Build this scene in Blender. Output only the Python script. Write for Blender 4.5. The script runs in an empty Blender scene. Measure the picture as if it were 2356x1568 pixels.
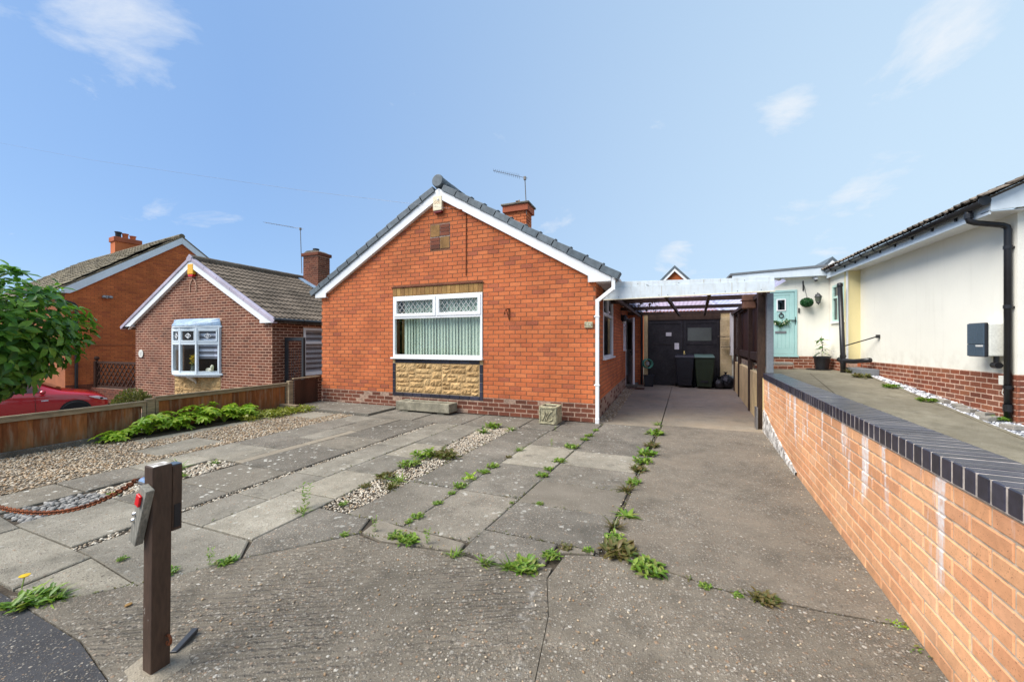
import bpy, bmesh, math, random
import numpy as np
from mathutils import Vector, Matrix
R = math.radians
random.seed(7); np.random.seed(7)
sc = bpy.context.scene
COL = sc.collection

# ---------------------------------------------------------------- camera
CAMZ = 1.405
cam = bpy.data.cameras.new('camera'); camo = bpy.data.objects.new('camera', cam); COL.objects.link(camo)
camo.location = (0, 0, CAMZ); camo.rotation_euler = (R(90), 0, R(21.5))
cam.sensor_width = 36; cam.lens = 880 / 2356 * 36; cam.shift_y = 5 / 2356
cam.clip_start = 0.05; cam.clip_end = 3000
sc.camera = camo

# ---------------------------------------------------------------- sky, sun, exposure
SUN_EL, SUN_AZ = R(50), R(228)          # azimuth clockwise from +Y: the sun stands behind the camera, to its left
world = bpy.data.worlds.new('World'); sc.world = world; world.use_nodes = True
nt = world.node_tree; nt.nodes.clear()
def wn(t, **k):
    n = nt.nodes.new(t)
    for a, b in k.items(): setattr(n, a, b)
    return n
def wl(a, b): nt.links.new(a, b)
sky = wn('ShaderNodeTexSky', sky_type='NISHITA', sun_disc=False, sun_elevation=SUN_EL, sun_rotation=SUN_AZ,
         altitude=100, air_density=1.0, dust_density=0.35, ozone_density=2.2)
tc = wn('ShaderNodeTexCoord')
sep = wn('ShaderNodeSeparateXYZ'); wl(tc.outputs['Generated'], sep.inputs[0])
# cloud layer: direction projected on a high plane
zc = wn('ShaderNodeMath', operation='MAXIMUM'); wl(sep.outputs['Z'], zc.inputs[0]); zc.inputs[1].default_value = 0.0
zc2 = wn('ShaderNodeMath', operation='ADD'); wl(zc.outputs[0], zc2.inputs[0]); zc2.inputs[1].default_value = 0.22
dx = wn('ShaderNodeMath', operation='DIVIDE'); wl(sep.outputs['X'], dx.inputs[0]); wl(zc2.outputs[0], dx.inputs[1])
dy = wn('ShaderNodeMath', operation='DIVIDE'); wl(sep.outputs['Y'], dy.inputs[0]); wl(zc2.outputs[0], dy.inputs[1])
comb = wn('ShaderNodeCombineXYZ'); wl(dx.outputs[0], comb.inputs[0]); wl(dy.outputs[0], comb.inputs[1])
comb.inputs[2].default_value = 4.0
n1 = wn('ShaderNodeTexNoise'); wl(comb.outputs[0], n1.inputs['Vector'])
n1.inputs['Scale'].default_value = 2.6; n1.inputs['Detail'].default_value = 9; n1.inputs['Roughness'].default_value = 0.63
n1.inputs['Distortion'].default_value = 0.35
# where the day's few clouds stand: world directions (azimuth clockwise from +Y, elevation, radius) in degrees
nsum = n1.outputs['Fac']
for az, el, rad, gain in ((-65, 31, 8, .20), (-71, 29, 9, .18), (13.2, 27.5, 4.6, .24), (15.5, 25.5, 4.2, .22), (24.5, 26.5, 6, .20), (27, 29, 5, .2), (1.5, 11, 3.6, .26), (-33, 40, 6, .10), (20.5, 12, 6, .16), (23, 17, 5, .14), (60, 35, 14, .16), (110, 30, 16, .17), (170, 40, 14, .16), (-120, 30, 16, .17), (-160, 55, 14, .15)):
    c = Vector((math.sin(R(az)) * math.cos(R(el)), math.cos(R(az)) * math.cos(R(el)), math.sin(R(el))))
    dn = wn('ShaderNodeVectorMath', operation='DOT_PRODUCT'); wl(tc.outputs['Generated'], dn.inputs[0]); dn.inputs[1].default_value = c
    mr = wn('ShaderNodeMapRange', interpolation_type='SMOOTHSTEP'); wl(dn.outputs['Value'], mr.inputs[0])
    mr.inputs[1].default_value = math.cos(R(rad)); mr.inputs[2].default_value = 1.0; mr.inputs[3].default_value = 0; mr.inputs[4].default_value = gain * .62
    ad = wn('ShaderNodeMath', operation='ADD'); wl(nsum, ad.inputs[0]); wl(mr.outputs[0], ad.inputs[1]); nsum = ad.outputs[0]
cr = wn('ShaderNodeValToRGB'); wl(nsum, cr.inputs[0])
cr.color_ramp.elements[0].position = 0.635; cr.color_ramp.elements[1].position = 0.84
cr.color_ramp.elements[0].color = (0, 0, 0, 1); cr.color_ramp.elements[1].color = (1, 1, 1, 1)
cf = wn('ShaderNodeMath', operation='MULTIPLY'); wl(cr.outputs[0], cf.inputs[0]); cf.inputs[1].default_value = 0.85
# thin veil that whitens the sky towards the east (right of the view) and the horizon
dot = wn('ShaderNodeVectorMath', operation='DOT_PRODUCT'); wl(tc.outputs['Generated'], dot.inputs[0])
dot.inputs[1].default_value = (0.92, 0.30, -0.25)
vr = wn('ShaderNodeMapRange'); wl(dot.outputs['Value'], vr.inputs[0])
vr.inputs[1].default_value = -0.65; vr.inputs[2].default_value = 0.80; vr.inputs[3].default_value = 0.0; vr.inputs[4].default_value = 0.95
veil = wn('ShaderNodeMath', operation='MAXIMUM'); wl(vr.outputs[0], veil.inputs[0]); veil.inputs[1].default_value = 0
base = wn('ShaderNodeMix', data_type='RGBA'); base.inputs['Factor'].default_value = 0.72
wl(sky.outputs[0], base.inputs['A']); base.inputs['B'].default_value = (1.38, 2.38, 4.2, 1)
mix1 = wn('ShaderNodeMix', data_type='RGBA'); wl(veil.outputs[0], mix1.inputs['Factor'])
wl(base.outputs['Result'], mix1.inputs['A']); mix1.inputs['B'].default_value = (3.35, 4.25, 4.95, 1)
mix2 = wn('ShaderNodeMix', data_type='RGBA'); wl(cf.outputs[0], mix2.inputs['Factor'])
wl(mix1.outputs['Result'], mix2.inputs['A']); mix2.inputs['B'].default_value = (4.4, 4.6, 4.85, 1)
bg = wn('ShaderNodeBackground'); wl(mix2.outputs['Result'], bg.inputs[0]); bg.inputs[1].default_value = 0.079
wo = wn('ShaderNodeOutputWorld'); wl(bg.outputs[0], wo.inputs[0])

sl = bpy.data.lights.new('sun', 'SUN'); sl.energy = 2.6; sl.angle = R(46); sl.color = (1.0, 0.94, 0.85)
so = bpy.data.objects.new('sun', sl); COL.objects.link(so)
sdir = Vector((math.sin(SUN_AZ) * math.cos(SUN_EL), math.cos(SUN_AZ) * math.cos(SUN_EL), math.sin(SUN_EL)))
so.rotation_euler = (-sdir).to_track_quat('-Z', 'Y').to_euler(); so.location = (0, 0, 30)
sc.view_settings.view_transform = 'Standard'; sc.view_settings.look = 'None'
sc.view_settings.exposure = 1.36; sc.view_settings.gamma = 1
sc.cycles.max_bounces = 6; sc.cycles.transparent_max_bounces = 12; sc.cycles.use_denoising = True

# ---------------------------------------------------------------- materials
def lum(c, k): return tuple(min(1, x * k) for x in c[:3]) + (1,)
class NT:
    def __init__(s, name):
        s.m = bpy.data.materials.new(name); s.m.use_nodes = True; s.t = s.m.node_tree
        s.b = s.t.nodes['Principled BSDF']
    def n(s, t, **k):
        x = s.t.nodes.new(t)
        for a, b in k.items(): setattr(x, a, b)
        return x
    def l(s, a, b): s.t.links.new(a, b)
    def val(s, x, i, v):
        if hasattr(v, 'is_linked') or hasattr(v, 'links'): s.l(v, x.inputs[i])
        else: x.inputs[i].default_value = v
    def math(s, op, a, b=0.0, c=None):
        x = s.n('ShaderNodeMath', operation=op); s.val(x, 0, a); s.val(x, 1, b)
        if c is not None: s.val(x, 2, c)
        return x.outputs[0]
    def pos(s, scale=(1, 1, 1)):
        g = s.n('ShaderNodeNewGeometry')
        if scale == (1, 1, 1): return g.outputs['Position']
        v = s.n('ShaderNodeVectorMath', operation='MULTIPLY'); s.l(g.outputs['Position'], v.inputs[0]); v.inputs[1].default_value = scale
        return v.outputs[0]
    def noise(s, vec, scale, detail=4, rough=0.55, dist=0.0):
        x = s.n('ShaderNodeTexNoise'); s.l(vec, x.inputs['Vector']); x.inputs['Scale'].default_value = scale
        x.inputs['Detail'].default_value = detail; x.inputs['Roughness'].default_value = rough; x.inputs['Distortion'].default_value = dist
        return x.outputs['Fac']
    def voro(s, vec, scale, feature='F1'):
        x = s.n('ShaderNodeTexVoronoi', feature=feature); s.l(vec, x.inputs['Vector']); x.inputs['Scale'].default_value = scale
        return x
    def rng(s, v, a, b, c=0.0, d=1.0):
        x = s.n('ShaderNodeMapRange'); s.l(v, x.inputs[0])
        for i, q in enumerate((a, b, c, d)): x.inputs[i + 1].default_value = q
        return x.outputs[0]
    def ramp(s, v, stops, const=False):
        x = s.n('ShaderNodeValToRGB'); s.l(v, x.inputs[0]); e = x.color_ramp.elements
        if const: x.color_ramp.interpolation = 'CONSTANT'
        while len(e) < len(stops): e.new(0.5)
        for q, (p, c) in zip(e, stops): q.position = p; q.color = tuple(c[:3]) + (1,)
        return x.outputs[0]
    def mix(s, f, a, b, mode='MIX'):
        x = s.n('ShaderNodeMix', data_type='RGBA', blend_type=mode)
        for k, v in (('Factor', f), ('A', a), ('B', b)):
            if hasattr(v, 'links'): s.l(v, x.inputs[k])
            elif k == 'Factor': x.inputs[k].default_value = v
            else: x.inputs[k].default_value = tuple(v[:3]) + (1,)
        return x.outputs['Result']
    def grey(s, v):
        x = s.n('ShaderNodeCombineColor'); [s.l(v, x.inputs[i]) for i in range(3)]; return x.outputs[0]
    def rnd(s):
        g = s.n('ShaderNodeNewGeometry'); o = s.n('ShaderNodeObjectInfo')
        a = s.math('ADD', g.outputs['Random Per Island'], o.outputs['Random'])
        return s.math('FRACT', s.math('MULTIPLY', a, 7.31))
    def bump(s, h, strength, dist):
        x = s.n('ShaderNodeBump'); s.l(h, x.inputs['Height']); x.inputs['Strength'].default_value = strength; x.inputs['Distance'].default_value = dist
        if s.b.inputs['Normal'].is_linked: s.l(s.b.inputs['Normal'].links[0].from_socket, x.inputs['Normal'])
        s.l(x.outputs[0], s.b.inputs['Normal'])
    def done(s, col, rough=0.8, spec=0.3, metal=0.0):
        s.val(s.b, 'Base Color', col if hasattr(col, 'links') else tuple(col[:3]) + (1,))
        s.val(s.b, 'Roughness', rough); s.b.inputs['Specular IOR Level'].default_value = spec; s.b.inputs['Metallic'].default_value = metal
        return s.m

def pmat(name, cols, rough=0.8, rnd=True, mot=(1.5, 0.2), fine=(40, 0.12), bump=(90, 0.35, 0.002), spec=0.3, metal=0.0, post=None, stretch=(1, 1, 1)):
    t = NT(name); p = t.pos(stretch)
    cols = [tuple(c) for c in cols]
    if len(cols) == 1: base = None; c0 = cols[0]
    else:
        stops = [(i / (len(cols) - 1), c) for i, c in enumerate(cols)]
        base = t.ramp(t.rnd() if rnd else t.rng(t.noise(p, mot[0] * 2.3, 3), 0.25, 0.75), stops)
    a = t.rng(t.noise(p, mot[0], 5), 0.3, 0.7, 1 - mot[1], 1 + mot[1])
    b = t.rng(t.noise(p, fine[0], 3), 0.3, 0.7, 1 - fine[1], 1 + fine[1])
    f = t.grey(t.math('MULTIPLY', a, b))
    col = t.mix(1.0, base if base is not None else c0, f, 'MULTIPLY')
    if bump: t.bump(t.noise(p, bump[0], 4), bump[1], bump[2])
    if post: col = post(t, col)
    return t.done(col, rough, spec, metal)

MT = {}
MT['red_brick'] = pmat('red_brick', [(.34, .095, .048), (.47, .125, .044), (.50, .136, .047), (.52, .148, .051), (.49, .13, .045), (.55, .165, .06), (.51, .14, .049), (.44, .115, .045)], .85, fine=(55, .12), bump=(140, .5, .002))
MT['red_mortar'] = pmat('red_mortar', [(.21, .095, .052)], .95, fine=(30, .25))
MT['orange_brick'] = pmat('orange_brick', [(.42, .115, .038), (.48, .135, .042), (.51, .148, .046), (.45, .125, .04), (.36, .095, .038)], .88, fine=(30, .12))
MT['orange_mortar'] = pmat('orange_mortar', [(.30, .10, .042)], .95)
MT['plinth_brick'] = pmat('plinth_brick', [(.10, .036, .022), (.145, .046, .026), (.175, .055, .03), (.125, .046, .03)], .85, fine=(55, .2))
MT['plinth_mortar'] = pmat('plinth_mortar', [(.34, .23, .17)], .95, fine=(25, .35))
MT['brown_brick'] = pmat('brown_brick', [(.085, .03, .018), (.135, .043, .024), (.17, .056, .03), (.115, .046, .026), (.19, .068, .036), (.145, .045, .025)], .88, fine=(50, .18))
MT['brown_mortar'] = pmat('brown_mortar', [(.50, .31, .22)], .95, fine=(25, .2))
MT['house_plinth_brick'] = pmat('house_plinth_brick', [(.155, .05, .03), (.21, .063, .033), (.25, .078, .038), (.18, .07, .045), (.27, .10, .05)], .85, fine=(50, .22))
MT['pink_mortar'] = pmat('pink_mortar', [(.55, .38, .29)], .95, fine=(25, .25))
def efflo(t, col):
    p = t.pos((1, 1, 0.10)); st = t.rng(t.noise(p, 9.5, 3, .6), .535, .61)
    z = t.n('ShaderNodeSeparateXYZ'); t.l(t.pos(), z.inputs[0])
    ln = t.rng(t.noise(t.pos((1, 1, .05)), 3.3, 2), .3, .75, .74, .10)
    fall = t.rng(t.math('SUBTRACT', z.outputs['Z'], ln), 0.0, .12)
    damp = t.math('MULTIPLY', t.rng(z.outputs['Z'], .22, .0), t.rng(t.noise(t.pos(), 5, 5), .40, .62))
    col = t.mix(t.math('MULTIPLY', damp, .55), col, (.20, .13, .075))
    m = t.math('MULTIPLY', t.math('MULTIPLY', st, fall), t.rng(t.noise(t.pos(), 40, 3), .3, .6, .35, .95))
    return t.mix(m, col, (.72, .68, .66))
def specks(t, col):
    d = t.rng(t.noise(t.pos((1, 1, 1)), 150, 2), .64, .70)
    col = t.mix(t.math('MULTIPLY', d, .7), col, (.10, .045, .02))
    return efflo(t, col)
MT['buff_brick'] = pmat('buff_brick', [(.62, .30, .15), (.67, .34, .175), (.70, .38, .20), (.64, .32, .16), (.58, .28, .145), (.71, .41, .235)], .82, fine=(26, .10), bump=(160, .5, .002), post=specks)
MT['buff_mortar'] = pmat('buff_mortar', [(.52, .42, .31)], .95, fine=(20, .3), post=efflo)
MT['blue_brick'] = pmat('blue_brick', [(.020, .019, .028), (.032, .031, .048), (.025, .023, .034), (.040, .039, .060)], .30, fine=(30, .25), bump=(60, .25, .002), spec=.5)
MT['coping_mortar'] = pmat('coping_mortar', [(.40, .35, .31)], .95, fine=(18, .4))
MT['cream_brick'] = pmat('cream_brick', [(.66, .52, .26), (.70, .56, .30), (.62, .48, .24)], .7, fine=(20, .1))
MT['cream_panel'] = pmat('cream_panel', [(.66, .50, .25)], .75, mot=(3, .2))
MT['sandstone'] = pmat('sandstone', [(.46, .29, .125), (.54, .36, .17), (.50, .32, .145), (.40, .25, .11)], .92, mot=(9, .3), fine=(45, .25), bump=(28, 1.0, .03))
MT['stone_mortar'] = pmat('stone_mortar', [(.47, .32, .16)], .95)
MT['ochre_stone'] = pmat('ochre_stone', [(.30, .17, .06), (.36, .215, .075), (.26, .14, .05), (.22, .12, .05)], .88, mot=(7, .3), fine=(60, .2), stretch=(1, 1, .35))
MT['ridge_grey'] = pmat('ridge_grey', [(.10, .125, .145), (.125, .15, .17), (.09, .115, .135)], .55, fine=(12, .2), bump=None)
MT['lilac_verge'] = pmat('lilac_verge', [(.40, .36, .44), (.45, .40, .48)], .5, bump=None)
MT['white_upvc'] = pmat('white_upvc', [(.80, .81, .82)], .30, mot=(1.5, .05), fine=(20, .03), bump=None, spec=.5)
def grime(t, col):
    s = t.rng(t.noise(t.pos((2.5, 2.5, .5)), 6, 5), .5, .8, 0, .5)
    return t.mix(s, col, (.36, .33, .25))
MT['white_board'] = pmat('white_board', [(.62, .68, .72)], .4, mot=(2, .08), fine=(15, .05), bump=None, spec=.4, post=grime)
MT['blue_paint'] = pmat('blue_paint', [(.66, .74, .80)], .45, mot=(2, .08), fine=(15, .04), bump=None, spec=.4)
def streaks(t, col):
    s = t.rng(t.noise(t.pos((3, 3, .22)), 3.0, 5, .65), .56, .78, 0, .22)
    col = t.mix(s, col, (.55, .52, .44))
    z = t.n('ShaderNodeSeparateXYZ'); t.l(t.pos(), z.inputs[0])
    spl = t.math('MULTIPLY', t.rng(z.outputs['Z'], 1.35, .95), t.rng(t.noise(t.pos(), 6, 5), .42, .68, 0, .4))
    return t.mix(spl, col, (.50, .46, .38))
MT['cream_render'] = pmat('cream_render', [(.82, .80, .71)], .9, mot=(.7, .06), fine=(120, .08), bump=(160, .7, .004), post=streaks)
MT['yellow_render'] = pmat('yellow_render', [(.76, .66, .36)], .9, mot=(.7, .06), fine=(120, .06), bump=(220, .4, .003))
MT['black_plastic'] = pmat('black_plastic', [(.012, .012, .014)], .35, mot=(3, .3), bump=None, spec=.5)
MT['dark_metal'] = pmat('dark_metal', [(.03, .033, .038)], .45, bump=None, spec=.5)
MT['grey_metal'] = pmat('grey_metal', [(.30, .30, .31)], .4, bump=None, metal=.8)
MT['aerial_metal'] = pmat('aerial_metal', [(.16, .15, .14)], .55, bump=None, metal=.4)
MT['chrome'] = pmat('chrome', [(.75, .76, .78)], .18, mot=(8, .1), bump=None, metal=1.0)
MT['brass'] = pmat('brass', [(.80, .62, .25)], .25, bump=None, metal=1.0)
MT['rust'] = pmat('rust', [(.12, .035, .014), (.20, .06, .02), (.09, .03, .015)], .9, mot=(30, .4), fine=(120, .4))
MT['concrete_tile'] = pmat('concrete_tile', [(.105, .083, .062), (.13, .103, .078), (.15, .12, .092), (.09, .072, .053)], .9, mot=(1.2, .3), fine=(26, .3), bump=(60, .5, .004))
MT['old_tile'] = pmat('old_tile', [(.13, .11, .075), (.17, .145, .10), (.20, .17, .115), (.11, .095, .07)], .95, mot=(1.4, .35), fine=(22, .4), bump=(40, .7, .006))
MT['brown_tile'] = pmat('brown_tile', [(.10, .08, .062), (.15, .12, .092), (.20, .165, .13), (.09, .075, .06)], .95, mot=(3, .4), fine=(30, .45), bump=(40, .8, .008))
def fence_age(t, col):
    z = t.n('ShaderNodeSeparateXYZ'); t.l(t.pos(), z.inputs[0])
    pale = t.rng(t.noise(t.pos((9, 9, 1.3)), 2.2, 4), .50, .72)
    col = t.mix(t.math('MULTIPLY', pale, .50), col, (.33, .27, .19))
    foot = t.math('MULTIPLY', t.rng(z.outputs['Z'], .30, -.05), t.rng(t.noise(t.pos((6, 6, 2)), 3, 4), .35, .6))
    return t.mix(t.math('MULTIPLY', foot, .7), col, (.13, .125, .065))
MT['fence_wood'] = pmat('fence_wood', [(.17, .055, .018), (.25, .085, .026), (.30, .115, .036), (.20, .068, .022), (.13, .045, .017)], .9, mot=(4, .3), fine=(18, .2), bump=(30, .5, .003), stretch=(2.5, 2.5, .35), post=fence_age)
MT['rail_wood'] = pmat('rail_wood', [(.24, .185, .115), (.29, .225, .145), (.20, .155, .095)], .92, mot=(5, .25), fine=(30, .25), bump=(50, .5, .003), stretch=(1, .3, 2))
MT['dark_wood'] = pmat('dark_wood', [(.045, .018, .010), (.06, .024, .013)], .7, mot=(3, .25), fine=(30, .2), bump=(40, .4, .002), stretch=(2, 2, .4))
MT['brown_paint'] = pmat('brown_paint', [(.065, .038, .025)], .55, mot=(6, .2), fine=(50, .2), bump=(60, .4, .002), stretch=(2, 2, .4), spec=.4,
    post=lambda t, c: t.mix(t.rng(t.noise(t.pos((1, 1, .5)), 26, 4, .7), .69, .74, 0, .8), c, (.5, .47, .42)))
MT['carport_wood'] = pmat('carport_wood', [(.045, .026, .017), (.06, .035, .022), (.035, .022, .015)], .75, mot=(3, .3), fine=(30, .25), stretch=(2, 2, .5))
MT['grey_wood'] = pmat('grey_wood', [(.20, .19, .16), (.25, .235, .20)], .9, mot=(6, .3), fine=(60, .3), bump=(60, .6, .002), stretch=(2, 2, .4))
MT['slate_paint'] = pmat('slate_paint', [(.17, .185, .20)], .55, mot=(3, .12), fine=(30, .1))
MT['red_plastic'] = pmat('red_plastic', [(.62, .012, .016)], .3, bump=None, spec=.5)
MT['dark_red_plastic'] = pmat('dark_red_plastic', [(.16, .012, .012)], .3, bump=None, spec=.5)
MT['ivory_plastic'] = pmat('ivory_plastic', [(.76, .68, .50)], .45, mot=(5, .08), bump=None)
MT['yellow_plastic'] = pmat('yellow_plastic', [(.80, .42, .02)], .4, bump=None, spec=.5)
MT['orange_print'] = pmat('orange_print', [(.52, .30, .14)], .6, bump=None)
MT['grey_print'] = pmat('grey_print', [(.45, .40, .30)], .6, bump=None)
MT['blind_green'] = pmat('blind_green', [(.60, .69, .58), (.64, .73, .62)], .8, mot=(2, .05), bump=None)
MT['blind_band'] = pmat('blind_band', [(.52, .55, .66)], .8, bump=None)
MT['blind_sheer'] = pmat('blind_sheer', [(.16, .165, .20)], .8, bump=None)
MT['dark_room'] = pmat('dark_room', [(.05, .048, .045)], .95, bump=None)
MT['lead'] = pmat('lead', [(.50, .50, .49)], .5, bump=None)
MT['lead_blue'] = pmat('lead_blue', [(.22, .33, .47), (.27, .38, .52)], .5, rnd=False, mot=(6, .25), fine=(40, .2), spec=.4)
MT['teal_door'] = pmat('teal_door', [(.38, .60, .58)], .42, mot=(2, .04), fine=(10, .03), bump=None, spec=.45)
MT['sage_frame'] = pmat('sage_frame', [(.45, .63, .57)], .45, bump=None)
MT['navy_panel'] = pmat('navy_panel', [(.062, .092, .125)], .35, mot=(2, .12), bump=None, spec=.5)
MT['offwhite_plastic'] = pmat('offwhite_plastic', [(.66, .66, .60)], .5, bump=None)
MT['garage_paint'] = pmat('garage_paint', [(.020, .018, .017), (.03, .027, .026)], .55, rnd=False, mot=(4, .35), fine=(18, .35), spec=.35)
MT['frosted'] = pmat('frosted', [(.11, .125, .10)], .3, bump=None, spec=.5)
MT['bin_black'] = pmat('bin_black', [(.014, .015, .02)], .45, mot=(4, .3), bump=None, spec=.45)
MT['bin_green'] = pmat('bin_green', [(.022, .036, .017)], .5, mot=(4, .2), bump=None, spec=.4)
MT['bin_lid'] = pmat('bin_lid', [(.10, .17, .13)], .5, bump=None, spec=.4)
MT['bag'] = pmat('bag', [(.010, .010, .012)], .28, bump=(9, .9, .06), spec=.6)
MT['paper'] = pmat('paper', [(.62, .60, .57)], .9, bump=None)
MT['hose'] = pmat('hose', [(.09, .30, .20)], .5, bump=None)
MT['terracotta_wood'] = pmat('terracotta_wood', [(.22, .115, .062)], .8, mot=(6, .3))
MT['trough'] = pmat('trough', [(.22, .20, .145), (.27, .245, .185)], .95, rnd=False, mot=(7, .3), fine=(60, .25), bump=(60, .7, .004))
MT['carved_stone'] = pmat('carved_stone', [(.24, .215, .13), (.40, .365, .24), (.13, .115, .075)], .95, rnd=False, mot=(7, .3), fine=(70, .3), bump=(70, .7, .004))
MT['soil'] = pmat('soil', [(.045, .036, .026), (.07, .055, .04)], 1.0, rnd=False, mot=(8, .4), fine=(80, .4), bump=(60, .8, .01))
MT['leaf_bush'] = None
def leafmat(name, cols, trans=.35, rough=.4, spec=.4):
    t = NT(name); p = t.pos()
    base = t.ramp(t.rnd(), [(i / (len(cols) - 1), c) for i, c in enumerate(cols)])
    col = t.mix(1.0, base, t.grey(t.rng(t.noise(p, 30, 3), .3, .7, .85, 1.15)), 'MULTIPLY')
    t.done(col, rough, spec)
    tr = t.n('ShaderNodeBsdfTranslucent'); t.l(t.mix(1.0, col, (1.0, 1.15, .6), 'MULTIPLY'), tr.inputs[0])
    ms = t.n('ShaderNodeMixShader'); ms.inputs[0].default_value = trans
    t.l(t.b.outputs[0], ms.inputs[1]); t.l(tr.outputs[0], ms.inputs[2]); t.l(ms.outputs[0], t.t.nodes['Material Output'].inputs[0])
    return t.m
MT['leaf_bush'] = leafmat('leaf_bush', [(.035, .10, .018), (.06, .17, .026), (.10, .25, .034), (.16, .33, .045), (.24, .42, .06), (.05, .14, .035)])
MT['leaf_lime'] = leafmat('leaf_lime', [(.20, .36, .035), (.28, .46, .045), (.38, .53, .05), (.48, .56, .06)], .5)
MT['leaf_gold'] = leafmat('leaf_gold', [(.16, .20, .02), (.24, .26, .03), (.30, .28, .04), (.13, .19, .03)])
MT['leaf_weed'] = leafmat('leaf_weed', [(.08, .17, .022), (.12, .23, .028), (.17, .29, .032), (.23, .32, .045), (.20, .20, .06)])
MT['leaf_dry'] = leafmat('leaf_dry', [(.10, .12, .03), (.15, .14, .045), (.17, .115, .045), (.08, .13, .025)])
MT['leaf_dark'] = leafmat('leaf_dark', [(.03, .085, .02), (.05, .13, .03), (.08, .17, .04)])
MT['leaf_moss'] = leafmat('leaf_moss', [(.10, .13, .03), (.14, .15, .04), (.17, .13, .05), (.08, .11, .03)])
MT['topiary'] = leafmat('topiary', [(.012, .07, .018), (.02, .10, .026), (.03, .13, .035)], .15)
MT['petal'] = leafmat('petal', [(.45, .20, .42), (.55, .30, .52), (.38, .12, .34)])
MT['petal_yellow'] = leafmat('petal_yellow', [(.75, .50, .02), (.80, .60, .05)])
MT['petal_white'] = leafmat('petal_white', [(.75, .74, .62), (.8, .78, .7)])
MT['bark'] = pmat('bark', [(.085, .065, .045), (.11, .085, .06)], .95, rnd=False, mot=(9, .3), bump=(40, .8, .01))

def glassmat(name, tint=(1, 1, 1), base_refl=0.04, rough=0.02):
    t = NT(name)
    tr = t.n('ShaderNodeBsdfTransparent'); tr.inputs[0].default_value = tint + (1,)
    gl = t.n('ShaderNodeBsdfGlossy'); gl.inputs['Roughness'].default_value = rough
    lw = t.n('ShaderNodeLayerWeight'); lw.inputs[0].default_value = .5
    f = t.math('ADD', t.math('MULTIPLY', t.math('POWER', lw.outputs['Facing'], 4.0), .8), base_refl)
    ms = t.n('ShaderNodeMixShader'); t.l(f, ms.inputs[0]); t.l(tr.outputs[0], ms.inputs[1]); t.l(gl.outputs[0], ms.inputs[2])
    t.l(ms.outputs[0], t.t.nodes['Material Output'].inputs[0]); return t.m
MT['glass'] = glassmat('glass', (.95, .97, .96), .04)
MT['dark_glass'] = glassmat('dark_glass', (.30, .34, .36), .08)
def polycarb():
    t = NT('roof_sheet'); p = t.pos()
    tl = t.n('ShaderNodeBsdfTranslucent'); tl.inputs[0].default_value = (.62, .60, .80, 1)
    tp = t.n('ShaderNodeBsdfTransparent'); tp.inputs[0].default_value = (.66, .64, .82, 1)
    ms = t.n('ShaderNodeMixShader'); ms.inputs[0].default_value = .5
    t.l(tl.outputs[0], ms.inputs[1]); t.l(tp.outputs[0], ms.inputs[2])
    df = t.n('ShaderNodeBsdfDiffuse'); df.inputs[0].default_value = (.10, .09, .07, 1)
    m2 = t.n('ShaderNodeMixShader'); t.l(t.rng(t.noise(p, 3.2, 6, .65), .58, .72, 0, .75), m2.inputs[0])
    t.l(ms.outputs[0], m2.inputs[1]); t.l(df.outputs[0], m2.inputs[2])
    t.l(m2.outputs[0], t.t.nodes['Material Output'].inputs[0]); return t.m
MT['roof_sheet'] = polycarb()
def carpaint():
    t = NT('car_paint'); t.done((.42, .006, .016), .22, .5)
    t.b.inputs['Coat Weight'].default_value = 1.0; t.b.inputs['Coat Roughness'].default_value = .04; return t.m
MT['car_paint'] = carpaint()
MT['tyre'] = pmat('tyre', [(.016, .016, .017)], .85)
MT['car_trim'] = pmat('car_trim', [(.018, .018, .02)], .5, bump=None)
MT['headlamp'] = pmat('headlamp', [(.62, .66, .74)], .12, bump=None, spec=.8)

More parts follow.
